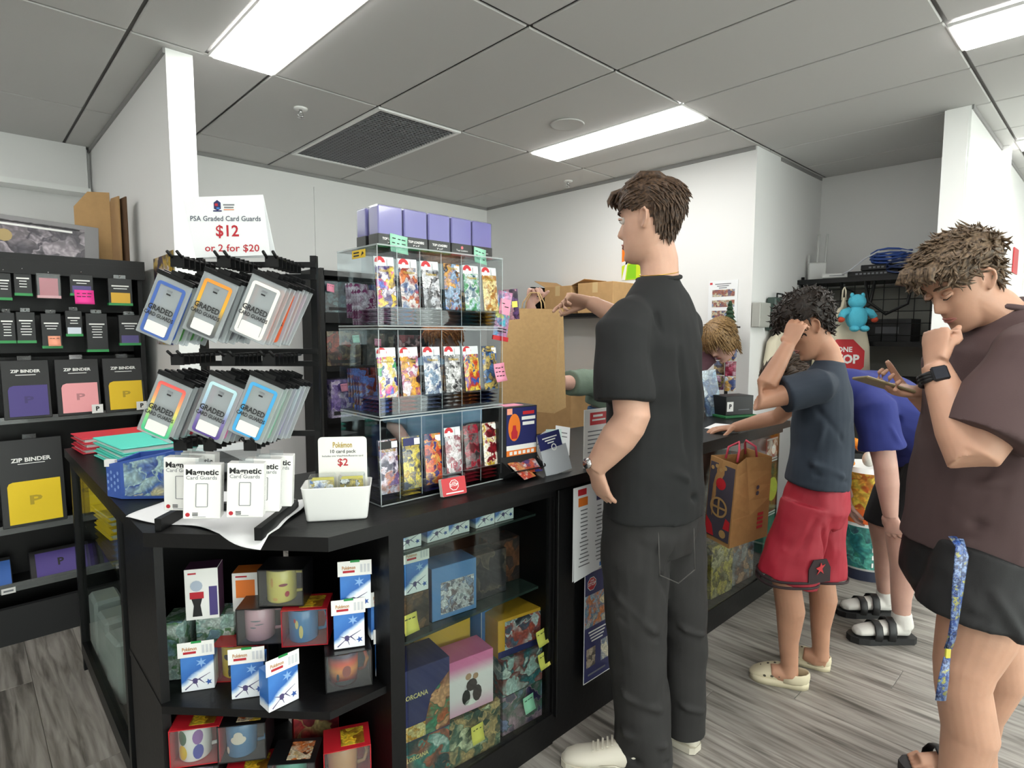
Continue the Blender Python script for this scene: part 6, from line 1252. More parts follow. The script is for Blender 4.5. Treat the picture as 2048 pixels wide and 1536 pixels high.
def shoe(t, name, heel, toe, z0, m, sole, lab=None, L=None):
    heel, toe = Vector(heel), Vector(toe); d = (toe-heel); L = d.length; d.normalize(); yaw = math.atan2(d.y, d.x); X = Matrix.Translation((heel.x, heel.y, z0)) @ Matrix.Rotation(yaw, 4, 'Z') @ Matrix.Scale(L/.3, 4)
    def ringz(x, w, zb, zt): return [(x, w*math.cos(a), zb+(zt-zb)*(.5+.5*math.sin(a))) for a in (2*math.pi*k/16 for k in range(16))]
    up = [(.002, .02, .02, .07), (.02, .036, .012, .105), (.06, .04, .01, .115), (.10, .041, .01, .112), (.15, .045, .01, .09), (.20, .049, .01, .072), (.25, .046, .01, .06), (.285, .034, .012, .045), (.298, .015, .018, .032)]
    u = B(); u.loft([ringz(*r) for r in up], m, True, True, X); o = u.build(name, t)
    so = [(.0, .022), (.015, .037), (.06, .041), (.12, .042), (.2, .051), (.25, .048), (.285, .036), (.302, .014)]
    s = B(); v = [(x, w, 0) for x, w in so]+[(x, -w, 0) for x, w in so[::-1]]; s.add(v+[(x, y, .024) for x, y, z in v], [tuple(range(16))[::-1], tuple(range(16, 32))]+[(i, (i+1) % 16, 16+(i+1) % 16, 16+i) for i in range(16)], sole, X); s.build('sole', o)
    lc = B()
    for q in range(5): lc.box((.13+.016*q, 0, .104-.0075*q), (.007, .05, .004), sole, X @ Matrix.Identity(4))
    for sd in (-1, 1): lc.tube([(.08, sd*.043, .03), (.12, sd*.046, .045), (.17, sd*.049, .04)], .003, sole, 6, True, None, X)
    lc.build('laces', o); return o
def V3(*p): return Vector(p)
NOIS = (.11, .012)

# ---- tall man in black ------------------------------------------------------------
PM = (-.18, -1.95); t = thing('person', 'tall young man in a black T-shirt and charcoal jeans, reaching over the counter', 'person', (PM[0], PM[1], 0), RZ)
X = head_mat((-.022, .0, 1.787), 148, 6, 0, 1.02)
b = B(); add_head(b, X)
limb(b, [(-.012, .0, 1.74), (.012, .004, 1.66), (.015, .0, 1.60), (.01, 0, 1.54)], [(.060, .056), (.060, .058), (.060, .058), (.082, .068)])
ls, rs = V3(-.115, -.125, 1.455), V3(.125, .135, 1.455); ax_lr = (-.71, -.7, 0)
limb(b, [(.01, 0, 1.54), (.01, 0, 1.45), (.01, 0, 1.25), (.02, .0, 1.0), (.03, 0, .9)], [(.10, .06), (.145, .08), (.14, .085), (.135, .095), (.15, .1)], ax_lr)
el, wl = V3(-.112, -.185, 1.165), V3(-.202, -.14, 1.025)
limb(b, [ls, (ls+el)/2, el+V3(.01, 0, .02), el, (el*.7+wl*.3), (el*.3+wl*.7), wl], [.046, .054, .053, .052, .054, .043, .032])
hand(b, wl, (.30, .28, -1), (.8, .5, 0), -1, (14, 16, 10), (.9, .2, .4), 1.0, .01)
er, wr = V3(.03, .36, 1.45), V3(-.15, .43, 1.552)
limb(b, [rs, (rs+er)/2, er, er*.65+wr*.35, er*.3+wr*.7, wr], [.045, .048, .045, .044, .036, .028])
hand(b, wr, (-.96, .05, .12), (-.05, -.55, -.83), -1, ((18, 30, 20), (42, 55, 30), (52, 60, 35), (58, 60, 35)), (.85, .15, .5), 1.05, .02)
for hx, kn, an, ft in (((-.04, -.05, .9), (-.045, -.05, .5), (-.015, -.05, .09), (-.12, -.06, .05)), ((.09, .05, .9), (.135, .04, .5), (.145, .03, .09), (.08, .09, .05))): limb(b, [hx, kn, an, ft], [.08, .055, .038, .018])
union('body', b, .0042, SK1, t, 5, fac=.4)
face_bits(t, X, False, '#3c2a1e', sk=SK1)
def th_m(a, z):
    a = abs(a); back = a > 1.95
    if z > .075: return .020 if a < 1.2 else .014
    if a < .62: return .018 if z > .056 else 0
    if a < 1.25: return .010 if z > .03 else 0
    if a < 1.75: return .007 if z > .02 else 0
    lo = np.interp(a, [1.75, 2.05, 2.5, 3.14], [.01, -.045, -.075, -.082]); return 0 if z < lo else np.interp(z, [lo, lo+.04, .03, .08], [.0012, .004, .014, .016])
hair(t, X, th_m, lambda p, n, r: (-1 if p.z > .03 else -.15, .25*p.y/.07+r.uniform(-.15, .15), -1.2 if p.x < -.02 else .1), hair_mat('hair_brown', '#2c2018', '#5a4534'), 700, .036, .004, 3, 0, .0,
     [([(.07, .01*q, .10), (.10, .012*q-.004, .098), (.112, .014*q, .075), (.108+.004*(q % 2), .016*q, .055)], [.010, .009, .006, .001]) for q in (-3, -2, -1, 0, 1, 2, 3)]+[([(.05, .015*q, .112), (.0, .016*q, .128), (-.05, .015*q, .118), (-.09, .012*q, .08)], [.008, .014, .013, .006]) for q in (-3, -2, -1, 0, 1, 2, 3)])
TEE = mat('black_cotton', '#121415', .85, bump=(420, .25, .001), var=.06, vscale=6)
b = B(); limb(b, [(.012, .0, 1.612), (.012, 0, 1.588), (.012, 0, 1.555), (.012, 0, 1.50), (.01, 0, 1.40), (.01, 0, 1.25), (.012, -.002, 1.05), (.015, -.004, .93), (.012, -.005, .845)], [(.066, .064), (.088, .072), (.122, .084), (.165, .1), (.195, .122), (.195, .135), (.195, .135), (.2, .14), (.203, .142)], ax_lr, 28)
limb(b, [ls+V3(.075, .075, .055), ls+V3(.03, .03, .022), ls+V3(-.005, -.005, -.02), ls*.55+el*.45+V3(-.012, 0, 0), ls*.3+el*.7+V3(-.012, 0, -.02)], [.05, .068, .082, .086, .090], (1, 0, 0), 22)
limb(b, [rs-V3(.075, .075, -.055), rs-V3(.03, .03, -.022), rs, rs*.55+er*.45, rs*.3+er*.7], [.05, .068, .08, .084, .086], (0, 0, 1), 22)
fo = [((-.06, -.12, 1.42), (-.02, -.14, 1.22), .012, -.009), ((.05, -.13, 1.38), (.09, -.12, 1.05), .014, -.006), ((.12, -.08, 1.36), (.15, -.06, 1.0), .016, .006), ((-.02, -.14, .98), (.16, -.09, .90), .012, -.008), ((-.14, -.1, .97), (.02, -.145, .92), .012, .008), ((-.05, -.15, 1.05), (.1, -.13, .98), .012, .006), ((-.03, -.13, 1.5), (.0, -.13, 1.35), .01, -.008), ((-.12, -.2, 1.4), (-.07, -.2, 1.28), .01, .005), ((-.17, -.18, 1.36), (-.13, -.22, 1.27), .01, -.004)]
sh = union('shirt', b, .006, TEE, t, 8, fo, (.14, .012)); 
B().tube([(.012+.066*math.cos(a), .0+.064*math.sin(a), 1.606+.010*math.sin(a+.6)) for a in (2*math.pi*k/24 for k in range(25))], .0075, TEE, 8).build('collar', sh)
B().tube([(.012+.06*math.cos(a), .0+.058*math.sin(a), 1.622+.012*math.sin(a+.6)) for a in (2*math.pi*k/24 for k in range(25))], .0016, mat('gold_chain', '#c8a050', .3, metal=1), 6).build('necklace', t)
DEN = mat('charcoal_denim', '#232222', .8, bump=(520, .35, .001), var=.10, vscale=9)
b = B(); limb(b, [(.012, 0, .99), (.012, 0, .90), (.012, 0, .80), (.015, 0, .72)], [(.165, .12), (.178, .135), (.182, .14), (.16, .12)], ax_lr, 24)
limb(b, [(-.055, -.045, .86), (-.055, -.05, .7), (-.048, -.05, .5), (-.035, -.055, .3), (-.02, -.06, .12), (-.015, -.06, .02)], [.105, .112, .1, .093, .092, .096], None, 22)
limb(b, [(.09, .05, .86), (.105, .048, .7), (.13, .04, .5), (.14, .035, .3), (.145, .03, .12), (.145, .03, .055)], [.1, .102, .086, .074, .068, .070], None, 22)
fo = [((-.13, -.12, .62), (-.0, -.15, .50), .012, .007), ((-.12, -.13, .55), (.02, -.14, .47), .010, -.006), ((-.13, -.12, .30), (.03, -.14, .24), .012, .007), ((-.12, -.12, .17), (.05, -.14, .12), .012, .008), ((-.1, -.14, .08), (.06, -.13, .06), .010, -.008), ((.0, -.15, .70), (.06, -.12, .58), .012, -.008), ((.08, -.05, .48), (.2, -.03, .43), .01, .006), ((.09, -.04, .2), (.2, -.02, .16), .01, .006), ((-.03, -.14, .82), (-.05, -.14, .5), .016, .005), ((.05, -.12, .80), (.02, -.14, .62), .01, -.006)]
tr = union('trousers', b, .006, DEN, t, 7, fo, (.12, .010))
ST = mat('denim_stitch', '#4a4846', .8)
pk = B()
for a_, c_ in (((-.01, -.157, .83), (-.005, -.168, .70)), ((-.005, -.168, .70), (.055, -.158, .67)), ((.055, -.158, .67), (.115, -.125, .70)), ((.115, -.125, .70), (.11, -.118, .83))): pk.tube([a_, c_], .0018, ST, 5)
pk.build('pocket_stitching', tr)
CRM = mat('cream_leather', '#d8d2c4', .5); SOL = mat('cream_sole', '#cdc7b8', .6)
shoe(t, 'shoe', (-.0, -.10, 0), (-.285, -.05, 0), .002, CRM, SOL); shoe(t, 'shoe', (.185, .0, 0), (.0, .2, 0), .002, CRM, SOL)
wt = B(); wc = wl+V3(.006, .002, .012); wt.tube([wc+V3(.034*math.cos(a), .030*math.sin(a), .006*math.cos(a)) for a in (2*math.pi*k/20 for k in range(21))], (.0035), mat('steel_strap', '#6a665e', .4, metal=.6), 8); wt.tube([wc+V3(.034*math.cos(a), .030*math.sin(a), .012+.006*math.cos(a)) for a in (2*math.pi*k/20 for k in range(21))], (.0035), mat('steel_strap', '#6a665e', .4, metal=.6), 8)
wt.cyl(wc+V3(-.028, -.018, .005), wc+V3(-.036, -.024, .006), .016, CHROME, 16); wt.build('watch', t)

# ---- boy in navy tee and red shorts ------------------------------------------------
PBY = (.66, -2.15); t = thing('person', 'boy in a navy T-shirt and red shorts scratching his forehead at the counter', 'person', (PBY[0], PBY[1], 0), RZ)
X = head_mat((-.025, .02, 1.462), 168, 32, 0, .98)
b = B(); add_head(b, X)
limb(b, [(.0, .01, 1.42), (.045, .0, 1.36), (.06, 0, 1.30), (.05, 0, 1.25)], [(.05, .046), (.048, .046), (.055, .05), (.08, .06)])
ax_lr = (-.6, -.8, 0); ls, rs = V3(-.04, -.115, 1.235), V3(.08, .12, 1.23)
limb(b, [(.05, 0, 1.28), (.045, 0, 1.2), (.04, 0, 1.05), (.03, 0, .85), (.03, 0, .72)], [(.075, .05), (.11, .07), (.105, .07), (.105, .075), (.115, .085)], ax_lr)
el, wl = V3(-.275, -.125, 1.175), V3(-.155, -.10, 1.39)
limb(b, [ls, ls*.5+el*.5, el, el+(wl-el)*.3, el+(wl-el)*.75, wl], [.046, .042, .038, .039, .03, .025])
hand(b, wl, (.36, .10, .93), (.75, .62, -.1), 1, ((28, 48, 30), (32, 50, 30), (36, 52, 30), (40, 52, 30)), (.6, .25, .8), .92, .03)
er, wr = V3(.03, .36, 1.05), V3(-.12, .50, .975)
limb(b, [rs, rs*.5+er*.5, er, er*.6+wr*.4, wr], [.045, .04, .036, .034, .024])
hand(b, wr, (-.92, .02, -.08), (0, 0, -1), 1, (10, 16, 12), (.6, .7, .2), .92, .05)
for hx, kn, an, toe in (((-.045, -.055, .73), (-.115, -.075, .47), (-.072, -.05, .10), (-.14, -.03, .055)), ((.075, .04, .73), (.092, .06, .45), (.118, .07, .10), (.06, .1, .055))):
    hx, kn, an = V3(*hx), V3(*kn), V3(*an); cal = kn*.62+an*.38+V3(.012, -.004, 0)
    limb(b, [hx, hx*.5+kn*.5, kn+V3(0, 0, .03), kn, cal, kn*.25+an*.75, an, an-V3(0, 0, .05)], [.075, .072, .056, .052, .054, .038, .033, .036]); limb(b, [an+V3(.02, 0, -.06), an+V3(-.02, .01, -.05), toe], [.034, .036, .026])
union('body', b, .0042, SK2, t, 5, fac=.4)
face_bits(t, X, True, '#2a1c14', sk=SK2)
def th_b(a, z):
    a = abs(a)
    if z > .06: return .032
    if a < .9: return .028 if z > .035 else 0
    if a < 1.3: return .022 if z > -.01 else 0
    if a < 1.75: return .018 if z > .03 else 0
    lo = np.interp(a, [1.75, 2.1, 3.14], [.0, -.05, -.07]); return 0 if z < lo else np.interp(z, [lo, lo+.03, .05], [.004, .016, .028])
hair(t, X, th_b, lambda p, n, r: (r.uniform(-1, 1), r.uniform(-1, 1), r.uniform(-1, .6)), hair_mat('hair_dark', '#120e0b', '#2e231c'), 1100, .032, .0042, 5, .6, .2)
NVY = mat('navy_cotton', '#28323f', .85, bump=(420, .25, .001), var=.06, vscale=6)
b = B(); limb(b, [(.06, 0, 1.325), (.058, 0, 1.30), (.052, 0, 1.27), (.045, 0, 1.22), (.04, 0, 1.12), (.04, 0, .98), (.035, 0, .86), (.03, 0, .825)], [(.055, .052), (.075, .06), (.11, .075), (.15, .095), (.155, .11), (.145, .108), (.15, .115), (.152, .118)], ax_lr, 26)
limb(b, [ls+V3(.04, .04, 0), ls, ls*.6+el*.4, ls*.42+el*.58], [.055, .066, .068, .072], (0, 0, 1), 20)
limb(b, [rs-V3(.03, .04, 0), rs, rs*.5+er*.5], [.055, .062, .064], (0, 0, 1), 18)
fo = [((-.06, -.13, 1.16), (.06, -.12, 1.02), .012, -.007), ((.1, -.06, 1.15), (.14, -.05, .9), .014, .006), ((-.08, -.12, .95), (.08, -.12, .88), .012, .007), ((-.05, -.13, .9), (.1, -.1, .86), .01, -.006), ((-.02, -.13, 1.1), (-.07, -.13, .9), .014, .006), ((-.1, -.15, 1.25), (-.16, -.16, 1.2), .01, -.005)]
sh = union('shirt', b, .0055, NVY, t, 7, fo, (.12, .011))
RS = mat('red_mesh', '#a11c30', .65, bump=(600, .4, .001), var=.08, vscale=7); DKR = mat('black_trim', '#2a1a1e', .7)
b = B(); limb(b, [(.035, 0, .88), (.035, 0, .82), (.03, 0, .74), (.02, 0, .68)], [(.115, .095), (.135, .11), (.15, .125), (.13, .11)], ax_lr, 24)
limb(b, [(-.035, -.055, .76), (-.075, -.065, .6), (-.10, -.075, .50), (-.11, -.075, .465)], [.098, .104, .11, .112], None, 20); limb(b, [(.07, .04, .76), (.08, .05, .6), (.088, .055, .46), (.088, .055, .425)], [.095, .098, .102, .104], None, 20)
fo = [((-.15, -.13, .60), (.0, -.15, .54), .012, .008), ((-.04, -.15, .74), (-.12, -.15, .58), .012, -.007), ((.04, -.1, .72), (.1, -.06, .52), .014, .007), ((-.16, -.14, .52), (-.04, -.17, .5), .01, -.006), ((-.02, -.155, .7), (.04, -.1, .5), .012, -.008)]
so = union('shorts', b, .0055, RS, t, 6, fo, (.1, .012))
for (c, r_, dz) in (((-.11, -.075), .113, .468), ((-.109, -.075), .111, .488), ((.088, .055), .106, .428)): B().tube([(c[0]+r_*math.cos(a), c[1]+r_*math.sin(a), dz+.004*math.sin(3*a)) for a in (2*math.pi*k/28 for k in range(29))], (.0055), DKR, 6).build('hem_trim', so)
em = B(); em.prism([(-.05, -.055), (.05, -.055), (.05, .0), (.03, .035), (-.03, .035), (-.05, .0)], 0, .004, DKR, Matrix.Translation((-.035, -.170, .545)) @ Matrix.Rotation(R_(16), 4, 'Z') @ Matrix.Rotation(R_(90), 4, 'X'))
em.prism([(-.016, -.022), (-.006, -.006), (-.02, .004), (-.002, .01), (.002, .024), (.009, .012), (.022, .016), (.008, .0), (.016, -.02), (.001, -.008)], .004, .0055, RED, Matrix.Translation((-.035, -.172, .545)) @ Matrix.Rotation(R_(16), 4, 'Z') @ Matrix.Rotation(R_(90), 4, 'X')); em.build('emblem', so)
CROC = mat('cream_foam', '#d8ceb0', .6); CD = mat('vent_hole', '#4a4438', .8)
def clog(heel, toe):
    heel, toe = Vector(heel), Vector(toe); d = toe-heel; L = d.length; d.normalize(); Xc = Matrix.Translation((heel.x, heel.y, .001)) @ Matrix.Rotation(math.atan2(d.y, d.x), 4, 'Z') @ Matrix.Scale(L/.26, 4)
    def rg(x, w, zb, zt): return [(x, w*math.cos(a), zb+(zt-zb)*(.5+.5*math.sin(a))) for a in (2*math.pi*k/18 for k in range(18))]
    xs_ = np.linspace(0, 1, 15); so = [(.262*(x-.0), float(np.interp(x, [0, .04, .1, .2, .35, .55, .75, .88, .96, 1], [.012, .027, .037, .041, .042, .047, .052, .047, .034, .016]))) for x in xs_]
    u = B(); v = [(x, w, 0) for x, w in so]+[(x, -w, 0) for x, w in so[::-1]]; N = len(v); u.add(v+[(x-.002, y*1.06, .034) for x, y, z in v], [tuple(range(N))[::-1], tuple(range(N, 2*N))]+[(i, (i+1) % N, N+(i+1) % N, N+i) for i in range(N)], CROC, Xc, True)
    u.loft([rg(.098, .047, .02, .092), rg(.11, .0495, .015, .098), rg(.14, .052, .012, .098), rg(.17, .054, .012, .09), rg(.20, .053, .012, .078), rg(.225, .048, .012, .066), rg(.245, .038, .014, .054), rg(.258, .024, .016, .043), rg(.264, .01, .02, .036)], CROC, True, True, Xc)
    u.tube([(.11, .047, .05), (.07, .0455, .048), (.035, .041, .052), (.012, .028, .056), (.002, .012, .058), (.0, .0, .058), (.002, -.012, .058), (.012, -.028, .056), (.035, -.041, .052), (.07, -.0455, .048), (.11, -.047, .05)], [(.024, .006)]*11, CROC, 8, True, (0, 0, 1), Xc)
    o = u.build('clog', t); h = B()
    for i in range(3):
        for j in (-1, 0, 1): h.cyl((.15+.03*i, j*.024, .05), (.15+.03*i, j*.026, (.0965, .087, .072)[i]-.011*abs(j)), .0062, CD, 8)
    for i in range(3):
        for sd in (-1, 1): h.ell((.13+.032*i, sd*(.0505, .0525, .0515)[i], .056-.005*i), (.008, .004, .006), CD, 8, 5, Xc)
    h.v = h.v; hh = B(); hh.v = [(Xc @ Vector(p))[:] if q < 9*16 else p for q, p in enumerate(h.v)]; hh.f, hh.m, hh.sm, hh.mats = h.f, h.m, h.sm, h.mats; hh.build('vent_hole', o)
clog((-.005, -.085, 0), (-.185, .0, 0)) if False else clog((.0, -.07, 0), (-.2, .02, 0)); clog((.155, .055, 0), (.0, .17, 0))

# ---- person in royal blue bending over ------------------------------------------------
PBL = (1.35, -2.3); t = thing('person', 'person in a royal blue T-shirt bending down with a hand on the knee', 'person', (PBL[0], PBL[1], 0), RZ)
X = head_mat((-.52, .02, 1.20), 180, 62, 0, 1.0)
b = B(); add_head(b, X); ax_lr = (0, 1, 0)
limb(b, [(-.49, .01, 1.22), (-.42, 0, 1.22), (-.36, 0, 1.19)], [.055, .056, .075])
limb(b, [(-.36, 0, 1.18), (-.25, 0, 1.16), (-.1, 0, 1.12), (.05, 0, 1.02), (.12, 0, .9)], [(.1, .07), (.17, .1), (.165, .11), (.155, .11), (.16, .115)], ax_lr)
ls, el, wl = V3(-.24, -.17, 1.12), V3(-.185, -.19, .86), V3(-.125, -.15, .63)
limb(b, [ls, ls*.5+el*.5, el, el*.65+wl*.35, wl], [.056, .052, .046, .046, .030])
hand(b, wl, (.35, .12, -.93), (.75, .62, .25), -1, ((24, 20, 12),)*4, (.8, .3, .4), 1.0, .05)
rs, er, wr = V3(-.25, .18, 1.12), V3(-.22, .2, .86), V3(-.14, .16, .62)
limb(b, [rs, er, wr], [.055, .045, .03]); hand(b, wr, (.3, .0, -.95), (.8, -.4, .2), 1, (20, 20, 12))
for hx, kn, an, toe in (((.12, -.07, .88), (-.02, -.07, .50), (.015, -.06, .11), (-.18, -.055, .055)), ((.14, .1, .88), (.02, .13, .5), (.10, .19, .11), (-.08, .2, .055))):
    hx, kn, an = V3(*hx), V3(*kn), V3(*an); limb(b, [hx, hx*.5+kn*.5, kn, kn*.65+an*.35+V3(.018, 0, 0), kn*.25+an*.75, an, an-V3(0, 0, .05)], [.10, .085, .062, .060, .042, .036, .030]); limb(b, [an+V3(.02, 0, -.055), an+V3(-.03, 0, -.05), V3(*toe)+V3(.05, 0, -.008)], [.026, .024, .012])
union('body', b, .005, SK3, t, 3, fac=.4); face_bits(t, X, True, '#3a2a20', sk=SK3)
hair(t, X, lambda a, z: (.016 if z > (.045 if abs(a) < 1.2 else np.interp(abs(a), [1.2, 2, 3.14], [.03, -.05, -.08])) else 0), lambda p, n, r: (-.6, r.uniform(-.4, .4), -.5), hair_mat('hair_umber', '#2a1e16', '#4a382a'), 300, .05, .006, 8)
RYL = mat('royal_cotton', '#232c70', .85, bump=(420, .25, .001), var=.06, vscale=6)
b = B(); limb(b, [(-.40, 0, 1.215), (-.36, 0, 1.20), (-.28, 0, 1.165), (-.14, 0, 1.135), (.0, 0, 1.06), (.10, 0, .96), (.14, 0, .87)], [(.065, .06), (.11, .08), (.18, .115), (.195, .14), (.185, .15), (.185, .15), (.19, .15)], ax_lr, 26)
limb(b, [ls+V3(0, .04, .02), ls, ls*.5+el*.5, ls*.3+el*.7], [.075, .082, .086, .092], None, 20); limb(b, [rs-V3(0, .04, -.02), rs, rs*.4+er*.6], [.07, .082, .088], None, 18)
union('shirt', b, .0065, RYL, t, 7, [((-.2, -.15, 1.2), (-.1, -.18, 1.0), .012, -.008), ((-.1, -.14, 1.22), (.06, -.14, 1.0), .014, .006), ((.0, -.17, 1.05), (.12, -.16, .9), .014, -.007), ((-.22, -.25, 1.05), (-.17, -.26, .95), .01, .005)], (.13, .014))
b = B(); limb(b, [(.12, 0, .98), (.14, 0, .9), (.13, 0, .8)], [(.165, .13), (.18, .14), (.17, .13)], ax_lr, 24); limb(b, [(.12, -.075, .86), (.07, -.075, .7), (.03, -.075, .54), (.022, -.075, .5)], [.115, .112, .105, .106], None, 20); limb(b, [(.14, .1, .86), (.1, .11, .7), (.05, .125, .54), (.045, .125, .5)], [.112, .11, .104, .105], None, 20)
union('shorts', b, .0065, mat('black_shorts', '#1b1c1f', .8, bump=(500, .3, .001)), t, 6, [((.0, -.17, .75), (.12, -.17, .62), .012, .007)], (.1, .01))
SOCK = mat('white_sock', '#d8d5d0', .9, bump=(300, .4, .002)); SLD = mat('black_slide', '#1a1a1c', .5)
def slide(an, heel, toe, sock=True):
    an, heel, toe = Vector(an), Vector(heel), Vector(toe); d = toe-heel; L = d.length; d.normalize(); Xc = Matrix.Translation((heel.x, heel.y, .001)) @ Matrix.Rotation(math.atan2(d.y, d.x), 4, 'Z') @ Matrix.Scale(L/.29, 4)
    if sock:
        s = B(); limb(s, [an+V3(0, 0, .02), an, an+V3(.01, 0, -.05)], [.041, .043, .045], None, 16); Y = lambda x, y, z: (Xc @ V3(x, y, z))
        limb(s, [Y(.03, 0, .06), Y(.1, 0, .062), Y(.18, 0, .055), Y(.25, 0, .045), Y(.268, 0, .04)], [(.036, .036), (.04, .036), (.045, .028), (.038, .02), (.02, .012)], Y(0, 1, 0)-Y(0, 0, 0), 16); union('sock', s, .005, SOCK, t, 4)
    u = B(); so = [(.0, .026), (.02, .042), (.08, .043), (.16, .048), (.22, .052), (.265, .042), (.29, .018)]; v = [(x, w, 0) for x, w in so]+[(x, -w, 0) for x, w in so[::-1]]; N = len(v)
    u.add(v+[(x, y, .028) for x, y, z in v], [tuple(range(N))[::-1], tuple(range(N, 2*N))]+[(i, (i+1) % N, N+(i+1) % N, N+i) for i in range(N)], SLD, Xc); o = u.build('slide', t)
    for x0, hgt in ((.125, .108), (.185, .092)):
        st = B(); st.tube([(x0+.0, .05, .02), (x0-.004, .05, hgt*.55), (x0-.008, .032, hgt*.88), (x0-.01, 0, hgt), (x0-.008, -.032, hgt*.88), (x0-.004, -.05, hgt*.55), (x0, -.05, .02)], [(.018, .003)]*7, SLD, 8, True, (1, 0, 0), Xc); st.build('strap', o)
        st = B(); st.box((x0-.006, -.0525, hgt*.5), (.014, .004, .012), CHROME, Xc); st.build('buckle', o)
slide((.015, -.06, .12), (.075, -.06, 0), (-.225, -.055, 0)); slide((.10, .19, .12), (.155, .19, 0), (-.14, .20, 0))

# ---- young man in brown looking at his phone ---------------------------------------------
PBR = (.168, -2.707); t = thing('person', 'young man in a brown T-shirt and black shorts looking down at a phone', 'person', (PBR[0], PBR[1], 0), RZ)
X = head_mat((-.03, .0, 1.572), 182, 36, 0, .97)
b = B(); add_head(b, X); ax_lr = (0, 1, 0)
limb(b, [(-.02, 0, 1.54), (.05, 0, 1.50), (.10, 0, 1.45), (.10, 0, 1.38)], [(.062, .058), (.066, .062), (.075, .07), (.11, .085)], ax_lr)
limb(b, [(.10, 0, 1.42), (.08, 0, 1.32), (.06, 0, 1.12), (.05, 0, .9), (.05, 0, .8)], [(.11, .07), (.16, .095), (.15, .1), (.145, .1), (.155, .105)], ax_lr)
ls, el, wl = V3(.02, -.19, 1.37), V3(-.13, -.2, 1.13), V3(-.148, -.085, 1.352)
limb(b, [ls, ls*.5+el*.5, el+V3(.005, 0, .015), el, el+(wl-el)*.3, el+(wl-el)*.75, wl], [.062, .058, .054, .05, .052, .04, .031])
hand(b, wl, (.12, .22, .97), (.88, .1, -.1), -1, ((75, 88, 55), (78, 88, 55), (80, 88, 55), (82, 88, 55)), (.95, -.05, .5), 1.02, .0)
rs, er, wr = V3(.11, .18, 1.34), V3(.21, .26, 1.12), V3(.0, .19, 1.255)
limb(b, [rs, rs*.5+er*.5, er, er*.6+wr*.4, wr], [.06, .056, .048, .046, .03])
hand(b, wr, (-.93, -.08, .12), (.0, -.35, .94), 1, ((24, 50, 40), (26, 52, 40), (28, 54, 42), (30, 54, 42)), (.6, .55, .65), 1.0, .05)
for hx, kn, an, toe in (((.03, -.085, .77), (-.03, -.10, .50), (-.015, -.09, .10), (-.2, -.085, .05)), ((.13, .1, .77), (.25, .13, .50), (.29, .20, .10), (.10, .22, .04))):
    hx, kn, an = V3(*hx), V3(*kn), V3(*an); limb(b, [hx, hx*.5+kn*.5, kn+V3(0, 0, .05), kn, kn*.66+an*.34+V3(.028, 0, 0), kn*.3+an*.7, an, an-V3(0, 0, .05)], [.098, .088, .070, .063, .065, .045, .04, .044]); limb(b, [an+V3(.03, 0, -.06), an+V3(-.03, 0, -.05), V3(*toe)], [.036, .04, .024])
    for q in range(5): limb(b, [V3(*toe)+V3(.03, (q-2)*.018, 0), V3(*toe)+V3(-.035+.007*q, (q-2)*.019, -.012)], [.012, .011-.0008*q])
union('body', b, .0042, SK4, t, 5, fac=.4); face_bits(t, X, True, '#5a4432', sk=SK4)
def th_br(a, z):
    a = abs(a)
    if z > .06: return .021
    if a < .75: return .018 if z > .058 else 0
    if a < 1.35: return .012 if z > .02 else 0
    if a < 1.8: return .009 if z > .03 else 0
    lo = np.interp(a, [1.8, 2.1, 3.14], [.0, -.045, -.07]); return 0 if z < lo else np.interp(z, [lo, lo+.04, .05], [.0015, .008, .024])
hair(t, X, th_br, lambda p, n, r: (1+r.uniform(-.6, .6) if p.z > .05 else -.2, r.uniform(-.7, .7), r.uniform(-.5, .3)), hair_mat('hair_light', '#3c3026', '#7d6954'), 1100, .042, .0046, 9, .35, .12, [([(.06, .013*q, .098), (.09, .014*q, .094+.004*(q % 2)), (.106+.004*(q % 3), .015*q, .078), (.104+.006*(q % 2), .014*q+.006, .062)], [.010, .011, .008, .002]) for q in (-4, -3, -2, -1, 0, 1, 2, 3, 4)])
BRN = mat('brown_cotton', '#4f3d3d', .85, bump=(420, .25, .001), var=.06, vscale=6)
b = B(); limb(b, [(.075, 0, 1.505), (.088, 0, 1.475), (.10, 0, 1.44), (.10, 0, 1.38), (.09, 0, 1.28), (.07, 0, 1.1), (.05, 0, .95), (.045, 0, .845)], [(.072, .068), (.11, .085), (.16, .11), (.2, .13), (.205, .142), (.195, .145), (.195, .148), (.198, .152)], ax_lr, 28)
limb(b, [ls+V3(.03, .06, .02), ls, ls*.55+el*.45, ls*.22+el*.78+V3(.01, 0, 0)], [.085, .098, .102, .108], None, 22); limb(b, [rs-V3(-.03, .06, -.02), rs, rs*.4+er*.6], [.08, .095, .1], None, 20)
fo = [((-.06, -.14, 1.15), (.12, -.2, 1.25), .012, -.008), ((-.06, -.13, 1.05), (.1, -.19, 1.12), .014, .007), ((-.08, -.13, .95), (.14, -.17, .98), .012, -.008), ((-.08, -.12, .9), (.12, -.18, .88), .012, .007), ((.05, -.28, 1.32), (-.02, -.3, 1.2), .012, .006), ((.0, -.26, 1.4), (.1, -.18, 1.3), .012, -.007)]
sh = union('shirt', b, .006, BRN, t, 8, fo, (.14, .014))
B().tube([(.082+.074*math.cos(a), .072*math.sin(a), 1.497-.012*math.cos(a)) for a in (2*math.pi*k/24 for k in range(25))], .008, BRN, 8).build('collar', sh)
